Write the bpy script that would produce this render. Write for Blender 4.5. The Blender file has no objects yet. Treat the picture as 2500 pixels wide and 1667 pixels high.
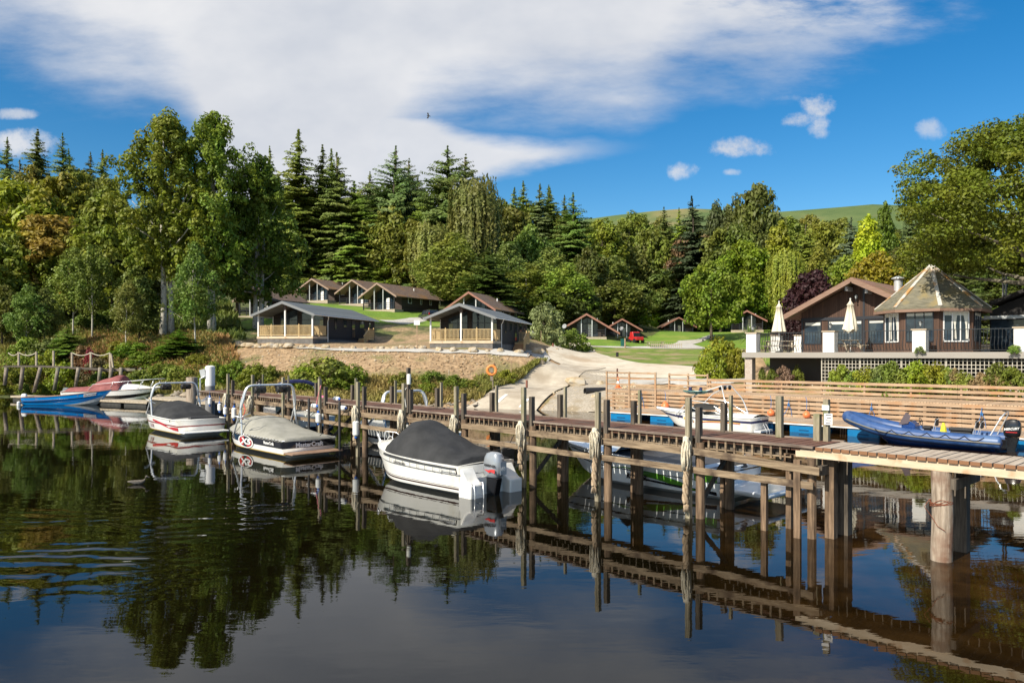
import bpy, bmesh, math, random
import numpy as np
from mathutils import Vector, Matrix
from mathutils import noise as mnoise
random.seed(7)
R=math.radians; PI=math.pi
scn=bpy.context.scene; col=scn.collection
# measured view of the place: eye 4 m above the loch, looking level along +Y
F=1830.0; CX=1250.0; HY=865.0; EYE=4.0
def at(x,y,Y): return Vector(((x-CX)/F*Y, Y, EYE-(y-HY)*Y/F))
def zat(y,Y): return EYE-(y-HY)*Y/F
# ---------------------------------------------------------------- objects
def link(o,parent=None):
    col.objects.link(o)
    if parent is not None: o.parent=parent
    return o
def tag(o,label=None,cat=None,group=None,kind=None):
    if label: o['label']=label
    if cat: o['category']=cat
    if group: o['group']=group
    if kind: o['kind']=kind
    return o
def empty(name,loc=(0,0,0),rz=0,label=None,cat=None,group=None):
    o=bpy.data.objects.new(name,None); o.empty_display_size=.2
    o.location=loc; o.rotation_euler=(0,0,rz); link(o)
    return tag(o,label,cat,group)
def copy_tree(o,parent=None):
    c=o.copy(); link(c)
    if parent is not None: c.parent=parent
    for ch in list(o.children): copy_tree(ch,c)
    return c
class MB:
    def __init__(s): s.v=[]; s.f=[]
    def add(s,vs,fs):
        b=len(s.v); s.v+= [tuple(p) for p in vs]; s.f+=[tuple(b+i for i in f) for f in fs]; return s
    def box(s,c,d,rz=0,rx=0,ry=0):
        x,y,z=d[0]/2,d[1]/2,d[2]/2
        vs=[Vector(p) for p in ((-x,-y,-z),(x,-y,-z),(x,y,-z),(-x,y,-z),(-x,-y,z),(x,-y,z),(x,y,z),(-x,y,z))]
        if rz or rx or ry:
            m=Matrix.Rotation(rz,3,'Z')@Matrix.Rotation(ry,3,'Y')@Matrix.Rotation(rx,3,'X'); vs=[m@p for p in vs]
        c=Vector(c); vs=[p+c for p in vs]
        return s.add(vs,((0,3,2,1),(4,5,6,7),(0,1,5,4),(1,2,6,5),(2,3,7,6),(3,0,4,7)))
    def bb(s,a,b): # box from corner to corner
        a=Vector(a);b=Vector(b); return s.box((a+b)/2,[abs(t) for t in (b-a)])
    def bar(s,p,q,w,h,up=(0,0,1)):
        p=Vector(p);q=Vector(q);d=(q-p).normalized();u=Vector(up)
        if abs(d.dot(u))>.98:u=Vector((1,0,0))
        r=d.cross(u).normalized();u=r.cross(d).normalized()
        vs=[]
        for e in (p,q):
            for a,b in ((-1,-1),(1,-1),(1,1),(-1,1)): vs.append(e+r*a*w/2+u*b*h/2)
        return s.add(vs,((0,3,2,1),(4,5,6,7),(0,1,5,4),(1,2,6,5),(2,3,7,6),(3,0,4,7)))
    def tube(s,pts,r,n=8,caps=True):
        pts=[Vector(p) for p in pts]; m=len(pts)
        rs=r if isinstance(r,(list,tuple)) else [r]*m
        vs=[];u=None
        for i,p in enumerate(pts):
            d=(pts[min(i+1,m-1)]-pts[max(i-1,0)])
            if d.length<1e-9:d=Vector((0,0,1))
            d.normalize()
            if u is None:
                u=d.cross(Vector((0,0,1)))
                if u.length<.05:u=Vector((1,0,0))
            u=(u-d*u.dot(d))
            if u.length<1e-6:u=d.orthogonal()
            u.normalize(); w=d.cross(u)
            for k in range(n):
                a=2*PI*k/n; vs.append(p+(u*math.cos(a)+w*math.sin(a))*rs[i])
        fs=[]
        for i in range(m-1):
            for k in range(n):
                a=i*n+k;b=i*n+(k+1)%n; fs.append((a,b,b+n,a+n))
        if caps: fs.append(tuple(range(n-1,-1,-1))); fs.append(tuple((m-1)*n+k for k in range(n)))
        return s.add(vs,fs)
    def lathe(s,prof,c=(0,0,0),n=16,sx=1,sy=1):
        vs=[];m=len(prof)
        for r,z in prof:
            for k in range(n):
                a=2*PI*k/n; vs.append((c[0]+r*sx*math.cos(a),c[1]+r*sy*math.sin(a),c[2]+z))
        fs=[]
        for i in range(m-1):
            for k in range(n):
                a=i*n+k;b=i*n+(k+1)%n; fs.append((a,b,b+n,a+n))
        fs.append(tuple(range(n-1,-1,-1))); fs.append(tuple((m-1)*n+k for k in range(n)))
        return s.add(vs,fs)
    def prism(s,poly,off): # planar polygon (3d pts) extruded by vector off
        poly=[Vector(p) for p in poly];off=Vector(off);n=len(poly)
        vs=poly+[p+off for p in poly]
        fs=[tuple(range(n-1,-1,-1)),tuple(range(n,2*n))]+[(i,(i+1)%n,(i+1)%n+n,i+n) for i in range(n)]
        return s.add(vs,fs)
    def quad(s,a,b,c,d): return s.add((a,b,c,d),((0,1,2,3),))
    def grid(s,rows,closed=False): # rows: list of equal-length point lists
        n=len(rows[0]);vs=[p for r in rows for p in r];fs=[]
        for i in range(len(rows)-1):
            for k in range(n if closed else n-1):
                a=i*n+k;b=i*n+(k+1)%n;fs.append((a,b,b+n,a+n))
        return s.add(vs,fs)
    def build(s,name,mat,parent=None,smooth=False,loc=None,bevel=0,fix=True):
        me=bpy.data.meshes.new(name); me.from_pydata(s.v,[],s.f); 
        if fix:
            b=bmesh.new();b.from_mesh(me);bmesh.ops.recalc_face_normals(b,faces=b.faces);b.to_mesh(me);b.free()
        me.materials.append(mat)
        if smooth: me.polygons.foreach_set('use_smooth',[True]*len(me.polygons))
        if smooth==2: me.set_sharp_from_angle(angle=R(35))
        me.update(); o=bpy.data.objects.new(name,me); link(o,parent)
        if loc is not None:o.location=loc
        if bevel:
            m=o.modifiers.new('b','BEVEL');m.width=bevel;m.segments=3 if bevel>.045 else 1;m.limit_method='ANGLE'
        return o
def npmesh(name,V,Q,mat,parent=None,attr=None,smooth=False):
    me=bpy.data.meshes.new(name); V=np.asarray(V,dtype=np.float32);Q=np.asarray(Q,dtype=np.int32)
    me.vertices.add(len(V)); me.vertices.foreach_set('co',V.ravel())
    k=Q.shape[1]; me.loops.add(Q.size); me.loops.foreach_set('vertex_index',Q.ravel())
    me.polygons.add(len(Q)); me.polygons.foreach_set('loop_start',np.arange(0,Q.size,k,dtype=np.int32))
    if attr is not None:
        a=me.attributes.new('v','FLOAT','FACE'); a.data.foreach_set('value',np.asarray(attr,dtype=np.float32))
    me.update(calc_edges=True)
    if smooth: me.polygons.foreach_set('use_smooth',[True]*len(Q))
    me.materials.append(mat); me.validate()
    o=bpy.data.objects.new(name,me); link(o,parent); return o
def text(s,size,mat,parent,M,name='lettering',bold=0.0,shear=0.0,fn=None,ext=.002,spacing=1.0):
    cu=bpy.data.curves.new('t','FONT');cu.body=s;cu.size=size;cu.align_x='CENTER';cu.align_y='CENTER';cu.offset=bold;cu.shear=shear;cu.space_character=spacing
    cu.resolution_u=3
    if fn is None: cu.extrude=ext
    t=bpy.data.objects.new('t',cu);col.objects.link(t)
    dg=bpy.context.evaluated_depsgraph_get(); me=bpy.data.meshes.new_from_object(t.evaluated_get(dg))
    bpy.data.objects.remove(t);bpy.data.curves.remove(cu)
    if fn is not None:
        for v in me.vertices: v.co=fn(v.co.x,v.co.y)
    me.materials.clear();me.materials.append(mat);me.name=name
    o=bpy.data.objects.new(name,me);link(o,parent)
    if M is not None:o.matrix_local=M
    return o
def frame(o,x,y):  # matrix with local text x,y axes -> given directions
    x=Vector(x).normalized();y=Vector(y).normalized();z=x.cross(y).normalized()
    m=Matrix.Identity(4)
    for i in range(3): m[i][0]=x[i];m[i][1]=y[i];m[i][2]=z[i];m[i][3]=o[i]
    return m
# ---------------------------------------------------------------- materials
MATS={}
def pm(name,c1,c2=None,scale=4.,st=(1,1,1),rough=.7,bump=0.,bs=None,metal=0.,coat=0.,c3=None,s3=.6,t3=.55,detail=5,spec=.5,world=False):
    if name in MATS:return MATS[name]
    m=bpy.data.materials.new(name);m.use_nodes=True;nt=m.node_tree;N=nt.nodes;L=nt.links
    b=N['Principled BSDF'];b.inputs['Roughness'].default_value=rough;b.inputs['Metallic'].default_value=metal
    b.inputs['Specular IOR Level'].default_value=spec
    if coat:b.inputs['Coat Weight'].default_value=coat;b.inputs['Coat Roughness'].default_value=.08
    b.inputs['Base Color'].default_value=(*c1,1)
    if c2 is not None or bump:
        tc=N.new('ShaderNodeTexCoord');mp=N.new('ShaderNodeMapping');mp.inputs['Scale'].default_value=st
        L.new(tc.outputs['Object'],mp.inputs['Vector'])
        nz=N.new('ShaderNodeTexNoise');nz.inputs['Scale'].default_value=scale;nz.inputs['Detail'].default_value=detail;nz.inputs['Roughness'].default_value=.62
        L.new(mp.outputs[0],nz.inputs['Vector'])
    if c2 is not None:
        cr=N.new('ShaderNodeValToRGB');cr.color_ramp.elements[0].position=.33;cr.color_ramp.elements[1].position=.67
        cr.color_ramp.elements[0].color=(*c1,1);cr.color_ramp.elements[1].color=(*c2,1)
        L.new(nz.outputs['Fac'],cr.inputs[0]);out=cr.outputs[0]
        if c3 is not None:
            n2=N.new('ShaderNodeTexNoise');n2.inputs['Scale'].default_value=s3;n2.inputs['Detail'].default_value=6;L.new(tc.outputs['Object'],n2.inputs['Vector'])
            r2=N.new('ShaderNodeMapRange');r2.inputs[1].default_value=t3-.06;r2.inputs[2].default_value=t3+.08;L.new(n2.outputs['Fac'],r2.inputs[0])
            mx=N.new('ShaderNodeMix');mx.data_type='RGBA';L.new(r2.outputs[0],mx.inputs[0]);L.new(out,mx.inputs[6]);mx.inputs[7].default_value=(*c3,1);out=mx.outputs[2]
        L.new(out,b.inputs['Base Color'])
    if bump:
        bp=N.new('ShaderNodeBump');bp.inputs['Strength'].default_value=1;bp.inputs['Distance'].default_value=bump
        src=nz.outputs['Fac']
        if bs:
            n3=N.new('ShaderNodeTexNoise');n3.inputs['Scale'].default_value=bs;n3.inputs['Detail'].default_value=4;L.new(mp.outputs[0],n3.inputs['Vector']);src=n3.outputs['Fac']
        L.new(src,bp.inputs['Height']);L.new(bp.outputs[0],b.inputs['Normal'])
    MATS[name]=m;return m
def boards(name,c1,c2,axis=0,pitch=.12,rough=.8,gap=(.012,.01,.008),bump=.006,gw=.06):
    """timber boarding: joints every pitch metres along an object axis, each board its own tone"""
    if name in MATS:return MATS[name]
    m=bpy.data.materials.new(name);m.use_nodes=True;nt=m.node_tree;N=nt.nodes;L=nt.links
    b=N['Principled BSDF'];b.inputs['Roughness'].default_value=rough
    tc=N.new('ShaderNodeTexCoord');sp=N.new('ShaderNodeSeparateXYZ');L.new(tc.outputs['Object'],sp.inputs[0])
    def mth(op,a,bb=None,v=None):
        n=N.new('ShaderNodeMath');n.operation=op;L.new(a,n.inputs[0])
        if bb is not None:L.new(bb,n.inputs[1])
        elif v is not None:n.inputs[1].default_value=v
        return n.outputs[0]
    d=mth('DIVIDE',sp.outputs[axis],v=pitch);fl=mth('FLOOR',d);fr=mth('FRACT',d)
    wn=N.new('ShaderNodeTexWhiteNoise');wn.noise_dimensions='1D';L.new(fl,wn.inputs['W'])
    mp=N.new('ShaderNodeMapping');sc=[1.2,1.2,1.2];sc[axis]=14;mp.inputs['Scale'].default_value=sc;L.new(tc.outputs['Object'],mp.inputs[0])
    nz=N.new('ShaderNodeTexNoise');nz.inputs['Scale'].default_value=2.2;nz.inputs['Detail'].default_value=6;L.new(mp.outputs[0],nz.inputs['Vector'])
    s=mth('ADD',mth('MULTIPLY',wn.outputs[0],v=.6),mth('MULTIPLY',nz.outputs['Fac'],v=.6))
    cr=N.new('ShaderNodeValToRGB');cr.color_ramp.elements[0].position=.2;cr.color_ramp.elements[1].position=1.0
    cr.color_ramp.elements[0].color=(*c1,1);cr.color_ramp.elements[1].color=(*c2,1);L.new(s,cr.inputs[0])
    g=mth('LESS_THAN',fr,v=gw)
    mx=N.new('ShaderNodeMix');mx.data_type='RGBA';L.new(g,mx.inputs[0]);L.new(cr.outputs[0],mx.inputs[6]);mx.inputs[7].default_value=(*gap,1)
    L.new(mx.outputs[2],b.inputs['Base Color'])
    bp=N.new('ShaderNodeBump');bp.inputs['Distance'].default_value=bump;L.new(mth('SUBTRACT',nz.outputs['Fac'],g),bp.inputs['Height']);L.new(bp.outputs[0],b.inputs['Normal'])
    MATS[name]=m;return m
W_OLD=pm('weathered_timber',(.10,.075,.055),(.30,.25,.20),3,(1,1,1),.85,.01,c3=(.16,.17,.11),s3=1.2,t3=.6)
W_RAIL=pm('weathered_rail',(.10,.065,.04),(.36,.27,.175),2.2,(.6,6,8),.85,.01,c3=(.07,.045,.03),s3=2,t3=.6)
W_POST=pm('grey_post_timber',(.13,.11,.07),(.40,.35,.25),2.5,(7,7,.5),.85,.012,c3=(.16,.17,.08),s3=1.4,t3=.58)
W_DARK=pm('dark_post_timber',(.035,.028,.022),(.16,.13,.10),2.5,(7,7,.5),.85,.012)
W_PILE=pm('pile_timber',(.07,.042,.025),(.30,.20,.125),2.0,(8,8,.6),.85,.02,c3=(.05,.033,.022),s3=.8,t3=.58)
W_PALE=pm('pale_bark_pile',(.20,.15,.11),(.52,.43,.34),2.4,(6,6,.7),.8,.02,c3=(.20,.11,.07),s3=1.6,t3=.6)
W_NEW=pm('new_sawn_timber',(.55,.42,.28),(.70,.57,.42),2,(.7,5,5),.7,.003,c3=(.47,.30,.17),s3=2.6,t3=.62)
W_SLAT=pm('larch_slat_timber',(.27,.17,.10),(.50,.36,.24),1.6,(.5,5,6),.75,.006,c3=(.40,.22,.11),s3=1.1,t3=.56)
W_HONEY=pm('honey_timber',(.48,.33,.15),(.62,.47,.25),3,(2,2,2),.6,0)
W_DECKOLD=pm('old_deck_board',(.10,.042,.026),(.17,.08,.05),2,(20,1,1),.8,.006,c3=(.10,.07,.05),s3=1.2,t3=.62)
W_DECKEDGE=pm('grey_deck_timber',(.10,.07,.055),(.33,.26,.21),2.2,(.7,6,8),.85,.006)
W_DECKNEW=pm('grey_new_deck',(.33,.26,.20),(.50,.42,.33),2.5,(9,.7,1),.75,.004)
W_PONT=boards('pontoon_boards',(.28,.20,.14),(.50,.40,.30),0,.14)
GREYWOOD=pm('bleached_timber',(.30,.24,.17),(.52,.45,.35),4,(2,2,2),.8,.004)
WHITE=pm('white_gelcoat',(.80,.79,.75),(.86,.85,.82),1.5,(1,1,1),.25,0,coat=.4,c3=(.74,.71,.62),s3=1.1,t3=.66)
WHITEP=pm('white_paint',(.80,.80,.79),(.86,.86,.85),2,rough=.5)
CREAM=pm('cream_gelcoat',(.72,.69,.60),rough=.3,coat=.3)
BLACKG=pm('black_gloss',(.012,.012,.014),rough=.18,coat=.6)
BLACKM=pm('black_rubber',(.018,.018,.02),rough=.6)
CANB=pm('black_canvas',(.014,.015,.017),(.030,.031,.034),2.2,rough=.8,bump=.03,bs=2.6)
CANG=pm('grey_canvas',(.25,.245,.21),(.34,.33,.29),2.0,rough=.8,bump=.02,bs=2.0)
CANM=pm('maroon_canvas',(.20,.055,.055),(.30,.10,.095),2.2,rough=.8,bump=.02,bs=2.5)
CANN=pm('navy_canvas',(.012,.014,.06),(.025,.03,.11),3,rough=.8)
STEEL=pm('polished_alloy',(.78,.79,.80),rough=.28,metal=.55)
GALV=pm('galvanised_steel',(.50,.52,.53),(.62,.64,.65),6,rough=.5,metal=.4)
GLASS=pm('dark_glass',(.025,.032,.042),rough=.05,spec=.9)
GLASSB=pm('window_glass',(.015,.025,.04),(.05,.075,.10),1.0,rough=.06,spec=.5)
RED=pm('red_gelcoat',(.55,.03,.03),rough=.3,coat=.4)
DKRED=pm('dark_red_stripe',(.24,.035,.03),rough=.3,coat=.4)
GOLD=pm('yellowed_gelcoat',(.55,.36,.06),rough=.4)
ROPE=pm('frayed_rope',(.50,.43,.31),(.74,.68,.55),20,rough=.9,bump=.01)
ROPED=pm('tan_rope',(.30,.21,.13),(.55,.43,.30),16,rough=.9,bump=.012)
ROPEB=pm('blue_rope',(.03,.16,.42),rough=.7)
ROPEK=pm('black_rope',(.015,.015,.017),rough=.8)
ROPEW=pm('white_rope',(.75,.74,.70),rough=.8)
FENDW=pm('fender_vinyl',(.80,.81,.80),rough=.3)
FENDB=pm('fender_blue_end',(.02,.12,.50),rough=.3)
BUOY=pm('orange_buoy',(.80,.20,.07),rough=.35)
LIFE=pm('orange_lifering',(.82,.25,.05),(.90,.30,.08),3,rough=.5)
STONE=pm('sandstone_boulder',(.30,.22,.13),(.60,.49,.33),2.2,rough=.9,bump=.06,c3=(.40,.36,.30),s3=1.5,t3=.55)
STONED=pm('shore_rock',(.13,.105,.075),(.38,.31,.23),1.6,rough=.9,bump=.08,c3=(.22,.20,.17),s3=1.2,t3=.55)
# ---------------------------------------------------------------- camera, world, light
cam=bpy.data.cameras.new('camera');co=bpy.data.objects.new('camera',cam);link(co)
co.location=(0,0,EYE);co.rotation_euler=(R(90),0,0);cam.sensor_width=36;cam.lens=36*F/2500
cam.shift_y=(HY-833.5)/2500;cam.clip_start=.2;cam.clip_end=6000;scn.camera=co
SUND=Vector((-.72,-.69,0)).normalized();SEL=R(39)
sun=bpy.data.lights.new('sun','SUN');sun.energy=4.9;sun.angle=R(.5);sun.color=(1,.925,.78)
so=bpy.data.objects.new('sun',sun);link(so)
sd=Vector((SUND.x*math.cos(SEL),SUND.y*math.cos(SEL),math.sin(SEL)))
so.rotation_euler=sd.to_track_quat('Z','Y').to_euler()
w=bpy.data.worlds.new('World');scn.world=w;w.use_nodes=True;nt=w.node_tree;N=nt.nodes;L=nt.links
for n in list(N):N.remove(n)
def M_(op,a,b=None,c=None,cl=False):
    n=N.new('ShaderNodeMath');n.operation=op;n.use_clamp=cl
    for i,x in enumerate((a,b,c)):
        if x is None:continue
        if isinstance(x,(int,float)):n.inputs[i].default_value=x
        else:L.new(x,n.inputs[i])
    return n.outputs[0]
sky=N.new('ShaderNodeTexSky');sky.sky_type='NISHITA';sky.sun_disc=False;sky.sun_elevation=SEL;sky.sun_rotation=math.atan2(SUND.x,SUND.y)
sky.air_density=1.0;sky.dust_density=.25;sky.ozone_density=3.0
hs=N.new('ShaderNodeHueSaturation');hs.inputs['Saturation'].default_value=1.42;hs.inputs['Value'].default_value=1.0;hs.inputs['Hue'].default_value=.498;L.new(sky.outputs[0],hs.inputs['Color'])
tc=N.new('ShaderNodeTexCoord');sp=N.new('ShaderNodeSeparateXYZ');L.new(tc.outputs['Generated'],sp.inputs[0])
ay=M_('MAXIMUM',M_('ABSOLUTE',sp.outputs[1]),.08)
u0=M_('DIVIDE',sp.outputs[0],ay);v0=M_('DIVIDE',sp.outputs[2],ay)
# clouds live in the sky's own direction space; warp them with noise
cmb=N.new('ShaderNodeCombineXYZ');L.new(u0,cmb.inputs[0]);L.new(v0,cmb.inputs[1])
def noise(scale,st=(1,1,1),rot=0,detail=6,rough=.55):
    mp=N.new('ShaderNodeMapping');mp.inputs['Scale'].default_value=st;mp.inputs['Rotation'].default_value=(0,0,rot);L.new(cmb.outputs[0],mp.inputs[0])
    n=N.new('ShaderNodeTexNoise');n.inputs['Scale'].default_value=scale;n.inputs['Detail'].default_value=detail;n.inputs['Roughness'].default_value=rough
    L.new(mp.outputs[0],n.inputs['Vector']);return n.outputs['Fac']
nA=noise(2.2,(1,3.2,1),R(-12));nB=noise(5.0,(1,3.2,1),R(-20),9,.62);nC=noise(13,(1,1.1,1),0,9,.68);nD=noise(3.0,(1,1.6,1),R(-8),5)
vw=M_('ADD',v0,M_('ADD',M_('MULTIPLY',M_('SUBTRACT',nA,.5),.20),M_('MULTIPLY',M_('SUBTRACT',nB,.5),.15)))
def curve(pts,src): # px->px polyline as float curve in u -> v
    fc=N.new('ShaderNodeFloatCurve');c=fc.mapping.curves[0]
    def nu(x):return ((x-CX)/F+1.2)/2.4
    def nv(y):return ((HY-y)/F+.5)/1.5
    P=[(nu(x),nv(y)) for x,y in pts]
    c.points[0].location=P[0];c.points[1].location=P[-1]
    for p in P[1:-1]:c.points.new(*p)
    fc.mapping.use_clip=False;fc.mapping.update()
    L.new(M_('DIVIDE',M_('ADD',src,1.2),2.4),fc.inputs['Value'])
    return M_('SUBTRACT',M_('MULTIPLY',fc.outputs[0],1.5),.5)
lb=curve([(-800,60),(0,140),(200,205),(400,285),(480,400),(560,640),(860,640),(960,450),(1060,345),(1160,306),(1300,300),(1560,300),(1620,240),(1700,180),(1950,150),(2120,100),(2280,20),(2500,-120),(3200,-500)],u0)
def sstep(x,lo,hi):
    mr=N.new('ShaderNodeMapRange');mr.interpolation_type='SMOOTHSTEP';mr.inputs[1].default_value=lo;mr.inputs[2].default_value=hi
    L.new(x,mr.inputs[0]);return mr.outputs[0]
main=sstep(M_('SUBTRACT',vw,lb),-.045,.12)
l2=curve([(-800,760),(850,700),(1040,560),(1170,450),(1300,405),(1580,368),(3000,368)],u0)
t2=curve([(-800,250),(800,250),(1000,270),(1150,322),(1300,340),(1580,364),(1800,380),(3000,460)],u0)
vw2=M_('ADD',v0,M_('MULTIPLY',M_('SUBTRACT',nB,.5),.05))
lobe=M_('MULTIPLY',sstep(M_('SUBTRACT',vw2,l2),-.010,.02),sstep(M_('SUBTRACT',t2,vw2),-.012,.02))
lobe=M_('MULTIPLY',lobe,M_('MULTIPLY',sstep(u0,-.42,-.30),M_('SUBTRACT',1,sstep(u0,.05,.21))))
dens=M_('MAXIMUM',M_('MULTIPLY',main,.97),M_('MULTIPLY',lobe,.95))
# holes toward the right hand streaks
thin=sstep(M_('ADD',nB,M_('MULTIPLY',M_('SUBTRACT',0.45,M_('MAXIMUM',u0,0)),.9)),.30,.62)
dens=M_('MULTIPLY',dens,thin)
for x,y,a,b,s in ((1985,262,52,40,1.0),(1955,290,62,26,.95),(1998,310,36,34,.9),(1815,362,80,30,1.0),(1660,418,58,28,1.0),(2275,318,48,30,.6),(1790,420,26,10,.6),(20,278,70,16,.7),(60,352,120,34,.9),(1905,240,90,12,.3)):
    du=M_('DIVIDE',M_('SUBTRACT',u0,(x-CX)/F),a/F);dv=M_('DIVIDE',M_('SUBTRACT',v0,(HY-y)/F),b/F)
    r2=M_('ADD',M_('MULTIPLY',du,du),M_('MULTIPLY',dv,dv))
    q=M_('ADD',M_('SUBTRACT',1,r2),M_('MULTIPLY',M_('SUBTRACT',nC,.5),4.6))
    dens=M_('MAXIMUM',dens,M_('MULTIPLY',M_('MULTIPLY',sstep(q,.1,1.5),sstep(r2,2.6,.9)),s))
up=sstep(sp.outputs[2],0.0,.05);dens=M_('MULTIPLY',dens,up,cl=True)
cc=N.new('ShaderNodeValToRGB');cc.color_ramp.elements[0].position=.3;cc.color_ramp.elements[1].position=.66
cc.color_ramp.elements[0].color=(.46,.49,.55,1);cc.color_ramp.elements[1].color=(.68,.68,.69,1);L.new(nD,cc.inputs[0])
SK=.100
mul=N.new('ShaderNodeVectorMath');mul.operation='SCALE';L.new(hs.outputs[0],mul.inputs[0]);mul.inputs['Scale'].default_value=SK
mx=N.new('ShaderNodeMix');mx.data_type='RGBA';L.new(dens,mx.inputs[0]);L.new(mul.outputs[0],mx.inputs[6]);L.new(cc.outputs[0],mx.inputs[7])
div=N.new('ShaderNodeVectorMath');div.operation='SCALE';L.new(mx.outputs[2],div.inputs[0]);div.inputs['Scale'].default_value=10
bg=N.new('ShaderNodeBackground');bg.inputs['Strength'].default_value=.1;L.new(div.outputs[0],bg.inputs['Color'])
wo=N.new('ShaderNodeOutputWorld');L.new(bg.outputs[0],wo.inputs[0])
scn.view_settings.view_transform='Standard';scn.view_settings.look='None';scn.view_settings.exposure=.36;scn.view_settings.gamma=1
scn.render.engine='CYCLES';scn.cycles.max_bounces=7;scn.cycles.transparent_max_bounces=6
# ---------------------------------------------------------------- terrain
NP=(.69,.724);UP=(.724,-.69)   # jetty-side frame: across / along
def PD(t,D,z=0): return Vector((D*NP[0]+t*UP[0],D*NP[1]+t*UP[1],z))
def tcol(px,D):
    c=(px-CX)/F;return (D*NP[1]*c-D*NP[0])/(UP[0]-UP[1]*c)
CP=[]
for p in ((-120,86),(-90,80),(-70,74),(-48,69.5),(-36,63),(-28,58.5),(-22,54),(-18.5,50),(-14,53),(-10,57),(-4,56.5),(0,55),(4,53),(7,51.8)):
    CP.append((p[0],p[1],0.)); CP.append((p[0]+1.2,p[1]-6,-1.6))
CP+=[(-60,40,-2),(-20,30,-2),(10,30,-2),(0,42,-2),(50,10,-2)]
for t in (-28,-20,-10,0,10,25):
    p=PD(t,43);CP.append((p.x,p.y,-.6));p=PD(t,46.3);CP.append((p.x,p.y,1.7));p=PD(t,50);CP.append((p.x,p.y,2.2));p=PD(t,56);CP.append((p.x,p.y,3.6))
    p=PD(t,36);CP.append((p.x,p.y,-2))
for t in (-10,0,10,25):
    p=PD(t,70);CP.append((p.x,p.y,4.6))
def cp(x,y,Y):
    p=at(x,y,Y);CP.append(tuple(p))
for a in ((600,985,58),(0,962,72),(200,955,72),(350,950,66),(100,905,76),(300,885,74),(0,870,84),(150,830,88),(300,845,82),(400,842,79),(500,840,78),(0,800,100),(240,800,92),(390,832,81),
          (250,735,108),(100,740,115),(0,720,125),(400,760,105),
          (560,850,77),(640,846,75),(720,848,73),(800,852,72),(900,855,71),(1000,856,68.5),(1100,858,68),(1200,861,67.5),(1300,866,67),
          (628,835,77),(766,838,76),(913,836,88),(1049,850,71.5),(1202,851,70.5),(1290,838,84),(1000,838,82),(950,800,95),
          (600,930,64),(700,930,62),(800,935,61.5),(900,938,61),(1000,940,60.5),(1100,950,60),(1180,950,60.5),
          (1233,958,59),(1300,930,65),(1367,954,60),(1330,905,71),(1420,905,70),(1400,885,80),(1450,930,64),(1600,925,63),(1720,918,62),(1800,925,58),
          (1350,850,100),(1420,862,92),(1500,880,84),(1600,893,78),(1730,897,74),(1850,890,74),
          (1384,829,110),(1477,829,110),(1520,832,125),(1400,838,105),(1560,840,115),(1700,845,108),(1800,850,100),
          (1622,819,163),(1692,819,163),(1820,812,130),(1740,815,130),(1620,800,185),(1750,790,190),
          (690,760,108),(580,778,95),(650,778,95),(886,762,118),(962,762,118),(1071,757,130),(827,747,130),(730,739,137),(797,739,137),(1045,785,112),(960,787,105),(1100,792,100),(1200,790,100),(1290,800,100)):
    cp(*a)
for X,Y,z in ((-45,160,20),(-70,140,20),(-100,130,18),(-25,160,18),(0,160,17),(20,170,16),(-80,200,32),(-30,200,28),(10,200,24),(60,150,10),(90,110,8),(60,90,6),(50,200,18),(90,200,22),(-60,270,44),(20,270,38),(100,270,34),(-140,200,34),(-140,120,12),(-110,100,7),(150,200,26),(150,100,10),(60,60,4.4),(180,300,40),(-160,300,50),(100,340,50),(0,340,50),(200,60,6)):
    CP.append((X,Y,z))
CP=np.array(CP);_c2=2.0**2
def _phi(d2):return np.sqrt(d2+_c2)
_P=CP[:,:2];_A=_phi(((_P[:,None]-_P[None])**2).sum(-1))
_n=len(CP);_S=np.zeros((_n+3,_n+3));_S[:_n,:_n]=_A+np.eye(_n)*-.25;_S[:_n,_n]=1;_S[:_n,_n+1:]=_P/50;_S[_n,:_n]=1;_S[_n+1:,:_n]=_P.T/50
_w=np.linalg.solve(_S,np.concatenate([CP[:,2],[0,0,0]]))
def HV(x,y):
    x=np.asarray(x,float).ravel();y=np.asarray(y,float).ravel();o=np.empty(len(x))
    for i in range(0,len(x),20000):
        a=x[i:i+20000];b=y[i:i+20000]
        k=_phi((a[:,None]-_P[None,:,0])**2+(b[:,None]-_P[None,:,1])**2)
        o[i:i+20000]=k@_w[:_n]+_w[_n]+a/50*_w[_n+1]+b/50*_w[_n+2]
    return o
def hz(x,y):return float(HV([x],[y])[0])
def gnd(px,py,y0=45,y1=330):
    """where the sight line through a photo point meets the ground"""
    Y=np.arange(y0,y1,.25);X=(px-CX)/F*Y;Z=EYE-(py-HY)*Y/F;h=HV(X,Y);k=np.argmax(h>Z)
    if h[k]<=Z[k]:k=len(Y)-1
    return Vector((X[k],Y[k],h[k]))
xs=np.unique(np.round(np.concatenate([np.arange(-260,-64,6),np.arange(-64,-34,.6),np.arange(-34,10,.3),np.arange(10,56,.6),np.arange(56,260,6)]),3))
ys=np.unique(np.round(np.concatenate([np.arange(30,42,3),np.arange(42,52,.6),np.arange(52,82,.25),np.arange(82,132,.6),np.arange(132,460,5)]),3))
GX,GY=np.meshgrid(xs,ys);GZ=HV(GX,GY).reshape(GX.shape)
V=np.stack([GX.ravel(),GY.ravel(),GZ.ravel()],1)
nx=len(xs);ii=np.arange((len(ys)-1)*nx).reshape(-1,nx)[:,:-1].ravel();Q=np.stack([ii,ii+1,ii+1+nx,ii+nx],1)
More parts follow.
